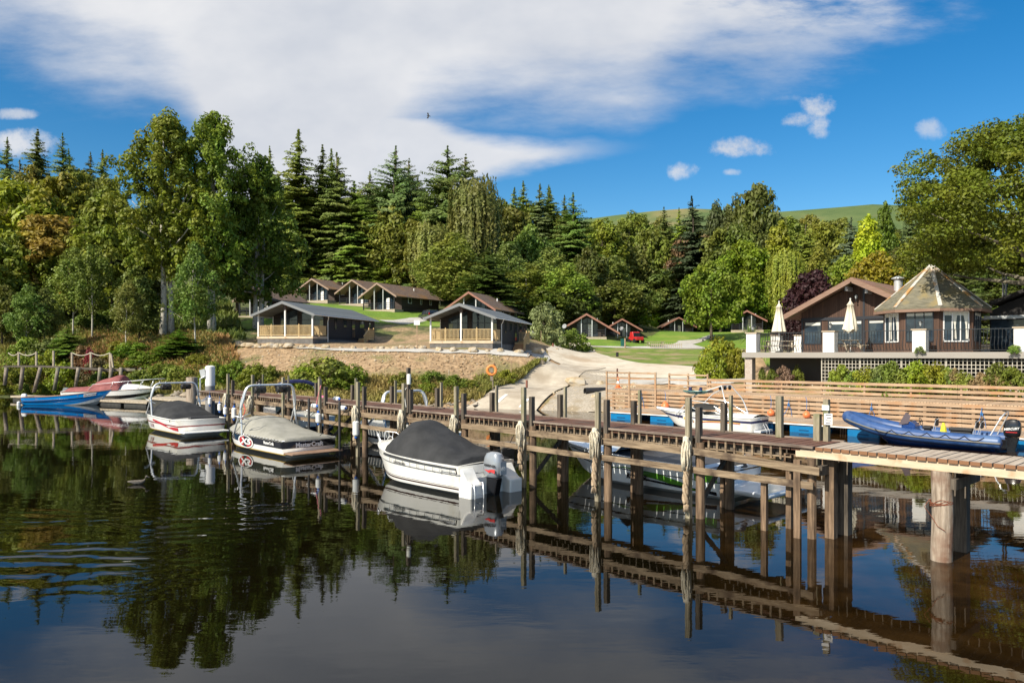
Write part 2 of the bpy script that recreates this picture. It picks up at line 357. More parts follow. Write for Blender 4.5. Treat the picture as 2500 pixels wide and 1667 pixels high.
# ground shader: stony soil near the water, woodland green up the hill
gm=pm('bank_soil',(.22,.14,.075),(.46,.32,.185),1.9,rough=.95,bump=.22,bs=2.2,c3=(.20,.175,.07),s3=.30,t3=.58)
g2=gm.node_tree;b=g2.nodes['Principled BSDF'];src=b.inputs['Base Color'].links[0].from_socket
tcn=g2.nodes.new('ShaderNodeTexCoord');spn=g2.nodes.new('ShaderNodeSeparateXYZ');g2.links.new(tcn.outputs['Object'],spn.inputs[0])
def gmth(op,a,b_):
    n=g2.nodes.new('ShaderNodeMath');n.operation=op
    for i,x in enumerate((a,b_)):
        if isinstance(x,(int,float)):n.inputs[i].default_value=x
        else:g2.links.new(x,n.inputs[i])
    return n.outputs[0]
gn=g2.nodes.new('ShaderNodeTexNoise');gn.inputs['Scale'].default_value=.35;gn.inputs['Detail'].default_value=7;g2.links.new(tcn.outputs['Object'],gn.inputs[0])
far=gmth('MULTIPLY',gmth('SUBTRACT',spn.outputs[1],92.),.12);lft=gmth('MULTIPLY',gmth('SUBTRACT',-27.,spn.outputs[0]),.3)
mk=gmth('ADD',gmth('MAXIMUM',far,lft),gmth('MULTIPLY',gmth('SUBTRACT',gn.outputs['Fac'],.5),5))
mr=g2.nodes.new('ShaderNodeMapRange');mr.inputs[1].default_value=-.3;mr.inputs[2].default_value=.6;g2.links.new(mk,mr.inputs[0])
gr=g2.nodes.new('ShaderNodeValToRGB');gr.color_ramp.elements[0].color=(.035,.055,.012,1);gr.color_ramp.elements[1].color=(.13,.14,.035,1);gr.color_ramp.elements[0].position=.3;gr.color_ramp.elements[1].position=.7
gn2=g2.nodes.new('ShaderNodeTexNoise');gn2.inputs['Scale'].default_value=1.1;gn2.inputs['Detail'].default_value=6;g2.links.new(tcn.outputs['Object'],gn2.inputs[0]);g2.links.new(gn2.outputs['Fac'],gr.inputs[0])
gx=g2.nodes.new('ShaderNodeMix');gx.data_type='RGBA';g2.links.new(mr.outputs[0],gx.inputs[0]);g2.links.new(src,gx.inputs[6]);g2.links.new(gr.outputs[0],gx.inputs[7]);g2.links.new(gx.outputs[2],b.inputs['Base Color'])
tag(npmesh('ground',V,Q,gm,smooth=True),kind='structure')
def strip(name,A,B,mat,lift,na=90,nb=22,jit=.0,seed=0,px=True):
    """sheet draped on the ground between two outlines"""
    rnd=random.Random(seed)
    def res(P,n):
        P=[Vector((p[0],p[1])) for p in P];d=[0]
        for i in range(1,len(P)):d.append(d[-1]+(P[i]-P[i-1]).length)
        o=[]
        for k in range(n):
            t=d[-1]*k/(n-1);j=max(i for i in range(len(d)) if d[i]<=t+1e-9);j=min(j,len(P)-2)
            o.append(P[j].lerp(P[j+1],(t-d[j])/max(d[j+1]-d[j],1e-9)))
        return o
    if px: A=[gnd(*p) for p in A];B=[gnd(*p) for p in B]
    A=res(A,na);B=res(B,na)
    if jit:
        for k in range(na):
            A[k]=A[k]+Vector((mnoise.noise((k*.37,seed,0)),mnoise.noise((k*.37,seed,5))))*jit
            B[k]=B[k]+Vector((mnoise.noise((k*.37,seed,9)),mnoise.noise((k*.37,seed,14))))*jit
    VX=np.array([[a.lerp(b_,j/(nb-1))[:] for j in range(nb)] for a,b_ in zip(A,B)]).reshape(-1,2)
    Z=HV(VX[:,0],VX[:,1])+lift
    i=np.arange((na-1)*nb).reshape(-1,nb)[:,:-1].ravel()
    return tag(npmesh(name,np.column_stack([VX,Z]),np.stack([i,i+1,i+1+nb,i+nb],1),mat,smooth=True),kind='structure')
LAWN=pm('mown_lawn',(.10,.19,.012),(.17,.28,.022),.5,rough=.9,bump=.03,bs=30,c3=(.22,.27,.04),s3=.16,t3=.6)
LAWN2=pm('patchy_lawn',(.09,.15,.012),(.19,.24,.035),.8,rough=.9,bump=.03,bs=20,c3=(.30,.23,.12),s3=.25,t3=.54)
SANDR=pm('sandy_road',(.50,.43,.33),(.66,.59,.48),.7,rough=.95,bump=.01,bs=12,c3=(.44,.34,.24),s3=.25,t3=.58)
GRAV=pm('grey_gravel',(.40,.38,.35),(.56,.54,.50),6,rough=.95,bump=.02,c3=(.36,.33,.29),s3=.5,t3=.56)
CONC=pm('slipway_concrete',(.40,.34,.265),(.54,.475,.38),1.0,rough=.9,bump=.006,bs=14,c3=(.34,.28,.21),s3=.35,t3=.55)
SOIL=pm('tan_slope_soil',(.36,.235,.125),(.56,.40,.235),1.6,rough=.95,bump=.07,bs=5,c3=(.44,.32,.20),s3=.5,t3=.55)
strip('gravel_path',[(600,845),(700,848),(800,851),(900,853),(1000,854),(1100,856),(1200,858),(1280,858),(1330,858)],[(600,850),(700,852),(800,857),(900,860),(1000,862),(1100,864),(1200,868),(1290,876),(1345,878)],GRAV,.09,jit=.3,seed=5)
strip('lawn',[(560,800),(640,772),(700,748),(760,741),(830,745),(900,752),(1000,757),(1100,775),(1150,785)],[(560,812),(640,800),(720,792),(800,790),(900,788),(960,792),(1020,796),(1100,800),(1150,800)],LAWN,.05,jit=.6,seed=1)
strip('lawn',[(1290,801),(1330,801),(1370,812),(1430,826),(1480,833),(1560,830),(1610,815),(1650,806),(1700,801),(1790,800),(1880,800)],[(1300,812),(1335,825),(1362,836),(1400,838),(1470,845),(1540,849),(1620,851),(1680,852),(1730,853),(1800,853),(1880,853)],LAWN,.05,jit=.3,seed=2,nb=40)
strip('rough_lawn',[(1442,848),(1500,849),(1580,851),(1680,853),(1800,854),(1880,855)],[(1430,850),(1490,874),(1560,887),(1640,892),(1740,895),(1880,898)],LAWN2,.06,jit=.3,seed=8)
strip('road',[(1350,836),(1352,846),(1335,858),(1345,880),(1372,892),(1400,905),(1440,915)],[(1438,838),(1446,850),(1490,873),(1560,888),(1640,893),(1730,897),(1800,899)],SANDR,.10,jit=.3,seed=4,nb=40)
strip('road',[(1400,890),(1500,892),(1600,894),(1720,898),(1830,900)],[(1410,912),(1470,935),(1560,942),(1680,948),(1830,935)],GRAV,.07,jit=.3,seed=9)
strip('slipway',[(1120,1010),(1171,983),(1243,933),(1299,905),(1375,890)],[(1290,1030),(1306,1011),(1367,954),(1418,918),(1480,900)],CONC,.14,na=40,nb=12)
PEB=pm('pebble_beach',(.26,.22,.165),(.50,.44,.36),7,rough=.95,bump=.04,c3=(.30,.24,.16),s3=.6,t3=.56)
strip('beach',[(1312,1016),(1340,985),(1370,956),(1421,918),(1470,903)],[(1500,1010),(1500,985),(1500,958),(1510,930),(1530,915)],PEB,.10,jit=.2,seed=12)
strip('path',[(1440,845),(1540,848),(1620,846),(1650,838),(1660,832)],[(1440,848),(1540,851),(1640,853),(1700,853),(1731,853)],GRAV,.09,nb=8)
strip('path',[(1652,833),(1700,830),(1722,822),(1735,818)],[(1690,842),(1712,836),(1735,826),(1745,820)],GRAV,.095,nb=8)
strip('path',[(925,782),(960,783),(1000,777),(1030,776)],[(975,792),(1000,793),(1025,788),(1045,782)],GRAV,.09,nb=8)
strip('path',[(1290,800),(1296,812),(1296,828)],[(1298,800),(1316,818),(1330,832)],GRAV,.1,nb=8)
# far moorland ridge
hp=[(1000,560),(1300,552),(1400,540),(1500,526),(1600,515),(1680,509),(1760,512),(1850,521),(1950,514),(2050,506),(2130,499),(2220,502),(2320,508),(2450,520),(2700,540),(3100,560)]
rows=[]
for k in range(26):
    f=k/25;row=[]
    for i in range(len(hp)-1):
        for j in range(8):
            t=j/8;x=hp[i][0]*(1-t)+hp[i+1][0]*t;y=hp[i][1]*(1-t)+hp[i+1][1]*t
            Y=1100;p=at(x,y,Y);yy=420+f*(Y-420);zz=40+(p.z-40)*f**1.5
            zz+=7*mnoise.noise((p.x*.012,yy*.012,0))*math.sin(f*PI)
            row.append((p.x*(.55+.45*f),yy,zz))
    rows.append(row)
HILL=pm('moorland',(.06,.105,.025),(.11,.15,.04),.02,(1,1,1),.95,0,c3=(.24,.19,.08),s3=.007,t3=.56,detail=10)
tag(MB().grid(rows).build('hill',HILL,smooth=True),kind='structure')
# ---------------------------------------------------------------- water
wm=bpy.data.materials.new('loch_water');wm.use_nodes=True;g2=wm.node_tree;b=g2.nodes['Principled BSDF']
b.inputs['Roughness'].default_value=.015;b.inputs['IOR'].default_value=1.36;b.inputs['Specular IOR Level'].default_value=.5;b.inputs['Specular Tint'].default_value=(.72,.84,1,1)
tcn=g2.nodes.new('ShaderNodeTexCoord');spn=g2.nodes.new('ShaderNodeSeparateXYZ');g2.links.new(tcn.outputs['Object'],spn.inputs[0])
def wn(scale,st,d=3):
    mp=g2.nodes.new('ShaderNodeMapping');mp.inputs['Scale'].default_value=st;g2.links.new(tcn.outputs['Object'],mp.inputs[0])
    n=g2.nodes.new('ShaderNodeTexNoise');n.inputs['Scale'].default_value=scale;n.inputs['Detail'].default_value=d;n.inputs['Roughness'].default_value=.5;g2.links.new(mp.outputs[0],n.inputs[0]);return n.outputs['Fac']
def clampr(x,lo,hi):
    m=g2.nodes.new('ShaderNodeMapRange');m.inputs[1].default_value=lo;m.inputs[2].default_value=hi;g2.links.new(x,m.inputs[0]);return m.outputs[0]
# peat-brown shallows show near the right hand jetty
X_,Y_=spn.outputs[0],spn.outputs[1]
sh=clampr(gmth('ADD',X_,gmth('MULTIPLY',gmth('SUBTRACT',wn(.35,(1,1,1),4),.5),6)),2.5,8.5)
r1=g2.nodes.new('ShaderNodeMix');r1.data_type='RGBA';g2.links.new(sh,r1.inputs[0]);r1.inputs[6].default_value=(.004,.003,.001,1)
rb=g2.nodes.new('ShaderNodeValToRGB');rb.color_ramp.elements[0].color=(.014,.0065,.0015,1);rb.color_ramp.elements[1].color=(.055,.027,.007,1);rb.color_ramp.elements[0].position=.4;rb.color_ramp.elements[1].position=.75
g2.links.new(wn(1.2,(1,1,1),6),rb.inputs[0]);g2.links.new(rb.outputs[0],r1.inputs[7]);g2.links.new(r1.outputs[2],b.inputs['Base Color'])
big=wn(.55,(.6,1.3,1),2);med=wn(2.0,(.6,1.5,1),2);sml=wn(6,(.8,1.6,1),2)
h=gmth('ADD',gmth('MULTIPLY',big,.0050),gmth('ADD',gmth('MULTIPLY',med,.0014),gmth('MULTIPLY',sml,.0003)))
# a passing wash on the left: curved wave trains
cx_,cy_=-9.,31.
dx=gmth('SUBTRACT',X_,cx_);dy=gmth('SUBTRACT',Y_,cy_);rr=gmth('SQRT',gmth('ADD',gmth('MULTIPLY',dx,dx),gmth('MULTIPLY',dy,dy)),0)
ph=gmth('ADD',gmth('MULTIPLY',rr,2*PI/.62),gmth('MULTIPLY',wn(.45,(1,1,1),3),16))
wv=gmth('SINE',ph,0)
ex=gmth('MULTIPLY',clampr(gmth('MULTIPLY',X_,-1.),4.6,7.4),gmth('MULTIPLY',clampr(Y_,11.8,13.6),clampr(gmth('MULTIPLY',Y_,-1.),-22.,-14.5)))
h=gmth('ADD',h,gmth('MULTIPLY',gmth('MULTIPLY',wv,gmth('MULTIPLY',ex,clampr(wn(.35,(1,1,1),2),.38,.62))),.009))
bp=g2.nodes.new('ShaderNodeBump');bp.inputs['Strength'].default_value=1;bp.inputs['Distance'].default_value=1;g2.links.new(h,bp.inputs['Height']);g2.links.new(bp.outputs[0],b.inputs['Normal'])
tag(MB().quad((-400,-150,0),(400,-150,0),(400,110,0),(-400,110,0)).build('water',wm,fix=False),kind='structure')
# ================================================================ the long jetty
DA=Vector((-15.4,39.6,0));DU=Vector((.686,-.728,0));DN=Vector((.728,.686,0));DRZ=math.atan2(-.728,.686)
def dk(s,y,z=0):return DA+DU*s+DN*y+Vector((0,0,z))
def sdock(px,y=0): # jetty station under a given photo column
    t=(px-CX)/F;a=DA.x+DN.x*y;b=DA.y+DN.y*y
    return (t*b-a)/(DU.x-DU.y*t)
rnd=random.Random(11)
J=empty('wooden_jetty',DA,DRZ,'long weathered timber jetty on piles running from the rocky bank to the right foreground','jetty')
m=MB()
s=-3.
while s<31.85:
    m.box((s+.1,.80+rnd.uniform(-.01,.01),1.925+rnd.uniform(-.004,.004)),(.198,1.56,.09));s+=.23
m.build('deck',W_DECKOLD,J)
m=MB()
for a in range(-3,32,4):
    b=min(a+4,32.03)
    for y in (.0,1.6):m.bb((a,y-.05,1.95),(b-.012,y+.04,2.0))
m.build('edge_strip',W_DECKEDGE,J)
for y in (-.005,1.55):
    m=MB();s=-3+.215;m.bb((-3,y+.02,1.70),(31.5,y+.035,1.73))
    while s<31.4:m.bb((s-.025,y,1.66),(s+.025,y+.06,1.95));s+=.23
    m.build('spacer_row',W_RAIL,J)
m=MB()
for y in (.2,.8,1.4):m.bb((-3,y-.04,1.70),(31.2,y+.04,1.88))
m.build('bearer',W_DARK,J)
for a,b,z,y,dz in ((-3,4.6,1.62,-.13,0),(4.4,8.6,1.70,-.16,0),(8.5,13.9,1.64,-.13,0),(13.8,20.1,1.65,-.15,0),(20,26.2,1.64,-.13,0),(26.1,29.1,1.64,-.15,-.02),(29,32.25,1.66,-.22,-.16),(0,16,1.64,1.74,0),(16,31,1.64,1.74,0)):
    MB().bar((a,y,z),(b,y,z+dz),.05,.17).build('waling',W_RAIL,J)
for a,b,z in ((1,8.6,1.2),(8.5,14,1.2),(14,20,1.2),(20,26.2,1.22),(26.1,32.1,1.2)):
    MB().bar((a,-.19,z),(b,-.19,z-.03),.05,.15).build('lower_rail',W_RAIL,J)
NEAR=[1.5,4.4,7.6,10.9,13.9,17.0,20.0,23.2,26.1,29.0]
for i,s in enumerate(NEAR):
    tl=rnd.uniform(-.012,.012)
    MB().bar((s,-.22,-1),(s+tl,-.22,2.98+rnd.uniform(-.06,.05)),.13,.11,up=(0,1,0)).build('mooring_post',W_POST,J)
    MB().bar((s+.17,-.04,1.3),(s+.17,-.04,2.72+rnd.uniform(-.08,.05)),.12,.14,up=(0,1,0)).build('stub_post',W_DARK,J)
    MB().tube([(s+.2,-.02,-1.2),(s+.2,-.02,.5),(s+.19,-.02,1.85)],[.12,.115,.11],12).build('pile',W_PILE,J,smooth=2)
    MB().tube([(s+.1,1.5,-1.2),(s+.1,1.5,1.86)],.12,12).build('pile',W_PILE,J,smooth=2)
    MB().bar((s+.12,-.25,1.62),(s+.12,1.78,1.62),.09,.16).build('cross_beam',W_DARK,J)
    if i%2:MB().bar((s+.1,.0,.2),(s+.1,1.5,1.5),.06,.12).build('brace',W_DARK,J)
for px in (864,960,1071,1205,1371,1551,1771):
    s=sdock(px,1.66)
    MB().bar((s,1.60,1.3),(s,1.60,2.68+rnd.uniform(-.05,.05)),.13,.14,up=(0,1,0)).build('stub_post',W_DARK,J)
    MB().bar((s+.17,1.66,1.2),(s+.17,1.66,2.93+rnd.uniform(-.05,.05)),.07,.09,up=(0,1,0)).build('mooring_post',W_POST,J)
    MB().tube([(s,1.62,-1.2),(s,1.62,1.8)],.11,10).build('pile',W_PILE,J,smooth=2)
for s_ in (1.3,4.2,7.3):
    MB().bar((s_,1.60,1.3),(s_,1.60,2.66),.13,.14,up=(0,1,0)).build('stub_post',W_DARK,J)
    MB().bar((s_+.17,1.66,1.2),(s_+.17,1.66,2.95),.06,.07,up=(0,1,0)).build('mooring_post',W_POST,J)
s=sdock(1897,1.3);MB().bar((s,1.45,1.4),(s,1.45,2.98),.15,.13,up=(0,1,0)).build('mooring_post',W_POST,J)
s=sdock(1993,1.3);MB().bar((s,1.38,1.4),(s,1.38,2.6),.15,.13,up=(0,1,0)).build('mooring_post',W_POST,J)
MB().bar((s+.2,1.42,1.4),(s+.2,1.42,2.95),.12,.12,up=(0,1,0)).build('mooring_post',W_POST,J)
SGN=s+.2
# the renewed right-hand end
EB=pm('new_deck_boards',(.33,.26,.20),(.52,.44,.35),2.2,(8,.7,1),.75,.004)
nt_=EB.node_tree;b_=nt_.nodes['Principled BSDF'];sr_=b_.inputs['Base Color'].links[0].from_socket
tc_=nt_.nodes.new('ShaderNodeTexCoord');sx_=nt_.nodes.new('ShaderNodeSeparateXYZ');nt_.links.new(tc_.outputs['Normal'],sx_.inputs[0])
lt_=nt_.nodes.new('ShaderNodeMath');lt_.operation='LESS_THAN';nt_.links.new(sx_.outputs[1],lt_.inputs[0]);lt_.inputs[1].default_value=-.5
mx_=nt_.nodes.new('ShaderNodeMix');mx_.data_type='RGBA';nt_.links.new(lt_.outputs[0],mx_.inputs[0]);nt_.links.new(sr_,mx_.inputs[6]);mx_.inputs[7].default_value=(.24,.115,.055,1);nt_.links.new(mx_.outputs[2],b_.inputs['Base Color'])
m=MB();s=32.06
while s<42:
    m.box((s+.082,.69+rnd.uniform(-.018,.018),1.955+rnd.uniform(-.005,.005)),(.162,1.42,.075),rz=rnd.uniform(-.007,.007));s+=.186
m.build('plank_deck',EB,J)
MB().bb((31.6,.02,1.745),(42,.075,1.912)).build('stringer',W_NEW,J)
MB().bb((32.0,1.28,1.74),(42,1.34,1.912)).build('stringer',W_DARK,J)
MB().tube([(34.5,.13,-1.2),(34.5,.13,.2),(34.52,.13,.9),(34.5,.13,1.742)],[.2,.19,.185,.185],20).build('pile',W_PALE,J,smooth=2)
MB().bar((34.55,1.2,-1.2),(34.55,1.2,1.7),.24,.24,up=(0,1,0)).build('pile',W_DARK,J)
MB().bar((34.75,-.02,1.52),(34.75,1.5,1.52),.1,.2).build('cross_beam',W_DARK,J)
m=MB()
for k in range(5):
    a=[Vector((34.5+.197*math.cos(t),.13+.197*math.sin(t),1.12+.02*k*math.sin(t*2+k))) for t in [R(180+q*20) for q in range(-1,11)]]
    m.tube(a,.006,5)
m.tube([(34.35,-.05,1.2),(34.28,-.15,1.05),(34.4,-.08,.85),(34.5,-.1,.7),(34.62,-.06,.62)],.006,5)
m.build('rusty_wire',pm('rust',(.22,.07,.035),rough=.9),J)
MB().bar((31.75,-.2,-1),(31.75,-.2,1.70),.15,.08,up=(0,1,0)).build('pile_board',W_PILE,J)
MB().tube([(31.98,.0,-1),(31.98,.0,1.74)],.095,10).build('pile',W_PILE,J,smooth=2)
MB().bar((32.25,.35,-1),(32.25,.35,1.7),.2,.2,up=(0,1,0)).build('pile',W_PILE,J)
MB().bar((32.3,.9,-1),(32.3,.9,1.8),.26,.24,up=(0,1,0)).build('pile',W_DARK,J)
MB().bar((30.9,-.06,-1),(30.9,-.06,1.2),.13,.1,up=(0,1,0)).build('pile_board',W_PILE,J)
MB().bar((31.2,.55,-1),(31.2,.55,1.7),.13,.13,up=(0,1,0)).build('pile',W_PILE,J)
MB().bar((32.2,-.1,1.5),(32.2,1.3,1.5),.1,.2).build('cross_beam',W_DARK,J)
# paper notices nailed to the sign post
def notice(s,y,z,wd,ht,lines,label):
    o=MB().box((0,0,0),(wd,.006,ht)).build('notice',WHITEP);o.location=dk(s,y,z);o.rotation_euler=(0,0,DRZ+R(8))
    m=MB()
    for k in range(lines):
        zz=ht*.36-k*ht*.72/max(lines-1,1);m.box((rnd.uniform(-.01,.01),-.005,zz),(wd*rnd.uniform(.55,.8),.003,ht*.07))
    m.build('print',BLACKM,o);tag(o,label,'sign');return o
notice(SGN,1.34,2.76,.16,.12,0,'blank white paper square at the top of the jetty post beside the blue rigid inflatable')
notice(SGN+.08,1.31,2.50,.18,.26,4,'white printed notice fixed below the paper square on the jetty post')
# ---------------------------------------------------------------- rope fenders
def rope_mop(s,long,label,seed,y=-.36,z=1.98):
    r=random.Random(seed);t=empty('rope_fender',dk(s,y,z),DRZ,label,'rope','frayed rope fenders on the jetty posts')
    m=MB()
    for k in range(60):
        a=r.uniform(0,2*PI);q=r.uniform(.05,.17);h=r.uniform(.4,.85)
        P=[(0.02*math.cos(a),.02*math.sin(a),.03)]
        for j in range(1,6):
            f=j/5;P.append((q*math.cos(a)*min(1,f*2)*(1-.3*f)+r.uniform(-.012,.012),q*math.sin(a)*min(1,f*2)*(1-.3*f)+r.uniform(-.012,.012),.06*math.sin(f*PI)-h*f))
        m.tube(P,.017,4)
    m.tube([(0,0,.02),(0,0,-.25),(0,0,-.5)],[.07,.085,.04],8)
    m.build('frayed_end',ROPE,t,smooth=True)
    if long:
        m=MB()
        for k in range(3):
            P=[]
            for j in range(60):
                f=j/59;a=2*PI*k/3+f*long*9;P.append((.042*math.cos(a)+.015*math.sin(f*5),.042*math.sin(a),-.35-f*long))
            m.tube(P,.042,6)
        m.build('braid',ROPED,t,smooth=True)
        m=MB()
        for k in range(24):
            a=r.uniform(0,2*PI);q=r.uniform(.02,.09);m.tube([(0,0,-.33-long),(q*.8*math.cos(a),q*.8*math.sin(a),-.40-long),(q*math.cos(a),q*math.sin(a),-.5-long-r.uniform(0,.06))],.012,4)
        m.build('tassel',ROPED,t,smooth=True)
    return t
rope_mop(29.0,1.25,'long braided rope fender with frayed tassel nearest the right hand end of the jetty',1)
rope_mop(26.1,1.2,'long braided rope fender hanging from the post left of the green striped speedboat lettering',2)
rope_mop(23.2,.9,'braided rope fender on the post just behind the silver outboard motor',3)
rope_mop(20.0,0,'short frayed rope mop on the post above the black boat cover',4)
rope_mop(17.0,.3,'tan rope mop on the tall lamp post of the jetty',5)
rope_mop(13.9,1.0,'braided rope fender beside the long white fender with blue ends',6)
rope_mop(4.4,.3,'rope mop on the jetty post seen through the silver tower of the grey covered boat',7)
rope_mop(1.5,.5,'rope mop between the two wakeboard boats',8)
# jetty lamp
t=empty('post_lamp',dk(17.1,-.1,1.9),DRZ,'white cylinder lamp on the tallest dark post halfway along the jetty','lamp')
MB().bar((0,0,0),(0,0,1.62),.12,.12,up=(0,1,0)).build('post',W_DARK,t)
MB().lathe([(.05,0),(.075,.01),(.078,.34),(.06,.37),(.03,.38)],(.14,-.08,1.02),14).build('lamp_glass',pm('frosted_lamp',(.78,.78,.70),rough=.35),t,smooth=2)
MB().tube([(.0,-.08,.9),(-.1,-.12,.75),(-.06,-.12,.55),(0,-.1,.2)],.012,5).build('cable',ROPEW,t)
# vinyl fenders
def fender(loc,r,L,horiz,label,rz=0):
    t=empty('boat_fender',loc,rz,label,'fender','white fenders hung along the jetty')
    m=MB();m.lathe([(r*.55,-L/2),(r,-L/2+r*.5),(r,L/2-r*.5),(r*.55,L/2)],(0,0,0),14)
    e=MB()
    for sg in (-1,1):e.lathe([(r*.3,0),(r*.5,.01),(r*.52,.05),(r*.2,.1)] if sg>0 else [(r*.2,-.1),(r*.52,-.05),(r*.5,-.01),(r*.3,0)],(0,0,sg*L/2),12)
    a=m.build('body',FENDW,t,smooth=2);b=e.build('end_cap',FENDB,t,smooth=2)
    if horiz:
        for o in (a,b):o.rotation_euler=(0,R(90),0)
    else:MB().tube([(0,0,L/2),(0,0,L/2+.35)],.008,5).build('line',ROPEB,t)
    return t
fender(dk(sdock(869,-.35),-.35,1.12),.13,.62,False,'large white fender with pale blue ends hanging by the jetty lower rail')
fender(dk(sdock(777,-.4),-.4,1.35),.11,.42,False,'small upright white fender beneath the two lying ones')
fender(dk(sdock(768,-.3),-.3,1.83),.10,.38,True,'white fender lying at the jetty edge left of the coloured line',DRZ)
fender(dk(sdock(817,.4),.5,2.11),.10,.38,True,'white fender lying on the jetty deck',DRZ)
fender(dk(sdock(838,-.25),-.25,1.85),.10,.36,True,'white fender showing a bright blue end beside the black pole',DRZ)
fender(dk(sdock(574,-.5),-.55,1.1),.12,.55,False,'white fender squeezed between the two wakeboard boats')
fender(dk(sdock(550,-.5),-.5,1.15),.10,.38,False,'small white fender at the stern quarter of the red striped boat')
fender(dk(sdock(536,-.5),-.5,1.3),.10,.38,False,'white fender behind the black cover of the red striped boat')
fender(dk(sdock(517,-.4),-.5,1.55),.10,.38,False,'white fender with blue band highest beside the red striped boat')
for px,zt,lb in ((754,2.15,'black mooring pole left of the lying white fender'),(829,2.15,'taller black mooring pole rising from the water by the grey covered boat stern')):
    s=sdock(px,-.55);o=MB().tube([(0,0,-1),(0,0,zt-.04),(0,0,zt)],[.05,.05,.03],10).build('mooring_pole',BLACKM,smooth=2);o.location=dk(s,-.55)+Vector((0,0,0));tag(o,lb,'pole')
# piling and round post at the bank end
t=empty('steel_piling',at(513,955,43),0,'white steel tube piling with a grey lower part at the bank end of the jetty','piling')
z0=t.location.z;t.location.z=0
MB().tube([(0,0,-1),(0,0,2.2)],.26,18).build('lower_tube',pm('grey_steel',(.18,.18,.19),(.28,.28,.28),3,rough=.6),t,smooth=2)
MB().tube([(0,0,2.2),(0,0,3.30),(0,0,3.36)],[.265,.265,.15],18).build('upper_tube',WHITEP,t,smooth=2)
MB().box((-.32,-.1,2.9),(.3,.3,.5),ry=R(-14)).tube([(-.45,-.25,1.2),(-.47,-.25,2.6),(-.2,-.25,2.75)],.04,8).build('bracket',GALV,t)
o=MB().tube([(0,0,-1),(0,0,2.1),(0,0,2.62)],[.33,.33,.32],16).build('round_post',W_PALE,smooth=2);o.location=(-19.3,45.2,0);tag(o,'thick round bleached timber post left of the white piling','post')
# floating finger pontoon left of the jetty root
def raft(name,a,b,wd,z,label,cat,matd,matf):
    a=Vector(a);b=Vector(b);d=(b-a);L=d.length;rz=math.atan2(d.y,d.x);t=empty(name,(a.x,a.y,0),rz,label,cat)
    MB().bb((0,0,z-.09),(L,wd,z)).build('deck',matd,t)
    n=max(1,int(L/2.6))
    for k in range(n):
        x0=k*L/n+.15;MB().bb((x0,.08,-.4),(x0+L/n-.4,wd-.08,z-.09)).build('float',matf,t,bevel=.03)
    MB().bb((0,-.03,z-.16),(L,0,z-.01)).build('fascia',GREYWOOD,t)
    return t
FLK=pm('black_plastic_float',(.03,.03,.03),(.06,.058,.05),2,rough=.6)
raft('floating_pontoon',(-27.6,57.0,0),(-20.2,50.3,0),1.6,.75,'dark floating pontoon with grey boards beside the rocks at the jetty root','pontoon',GREYWOOD,FLK)
raft('floating_pontoon',(-43.6,65.2,0),(-27.6,56.7,0),1.4,.42,'low finger pontoon between the blue rowing boat and the maroon covered cruiser','pontoon',GREYWOOD,FLK)
# ---------------------------------------------------------------- far pontoon with blue floats
PRZ=math.atan2(UP[1],UP[0]);T0=-28.2
P=empty('long_pontoon',PD(T0,38),PRZ,'long floating pontoon of grey boards on bright blue floats in front of the slatted walkway','pontoon')
MB().bb((0,.02,.43),(31,3.0,.52)).build('deck',W_PONT,P)
MB().bb((0,-.03,.455),(31,.02,.53)).build('fascia',W_SLAT,P)
MB().bb((0,-.02,.385),(31,.02,.45)).build('edge_rail',WHITEP,P)
BLUEF=pm('blue_float_plastic',(.0,.14,.36),(.0,.18,.42),2,rough=.4)
for a,b in ((-27.8,-26.2),(-24.9,-23.3),(-22,-20.4),(-19,-17.3),(-16.4,-14.9),(-13.5,-12),(-10.5,-9),(-7.5,-6)):
    f=MB().bb((a-T0,.06,-.4),(b-T0,1.2,.36)).build('float',BLUEF,P,bevel=.05)
    MB().bb((a-T0+.5,.035,.10),(b-T0-.5,.07,.14)).build('strap',pm('blue_strap',(.0,.05,.14)),f)
    MB().bb((a-T0,1.9,-.4),(b-T0,2.9,.36)).build('float',BLUEF,P,bevel=.05)
# ---------------------------------------------------------------- slatted walkway
T1=tcol(1483,41);WK=empty('slatted_walkway',PD(T1,41),PRZ,'raised larch walkway with slatted sides between the pontoon and the terrace','walkway')
LW=3-T1
m=MB();x=0
while x<LW:
    m.box((x+.065,1.6,1.62),(.118,3.24,.045));x+=.14
m.build('deck',boards('walk_boards',(.40,.27,.17),(.58,.42,.28),0,.14),WK)
rr=random.Random(5)
for k,z in enumerate((1.52,1.285,1.05,.815,.58)):
    m=MB();x=0
    while x<LW:
        L_=min(4.2,LW-x);m.box((x+L_/2,-.03+rr.uniform(-.004,.004),z+rr.uniform(-.006,.006)),(L_-.008,.04,.165));x+=4.2
    m.build('slat',W_SLAT,WK)
x=.4;i=0
while x<LW:
    MB().bb((x,0,.3),(x+.14,.1,1.58)).build('back_post',W_SLAT,WK);
    MB().bb((x+1.0,.02,-.4),(x+1.24,.28,1.56)).build('pile',W_PALE,WK);x+=2.1
MB().bb((.2,3.05,-.3),(LW,3.12,1.58)).build('shade_panel',pm('shade_panel_dark',(.05,.035,.025),(.10,.07,.05),3),WK)  # dark sheet standing in for the shade beneath the walkway
tr=tcol(1602,41)-T1
for k,xx in enumerate((0,(tcol(1538,41)-T1),tr)):MB().bb((xx-.06,-.12,.42),(xx+.06,-.055,2.86)).build('rail_post',W_SLAT,WK)
for z in (2.78,2.42,2.02):MB().bb((0,-.06,z-.05),(tr,-.02,z+.05)).build('guard_rail',W_SLAT,WK)
a=tcol(1633,44.2)-T1;b=tcol(1727,44.2)-T1
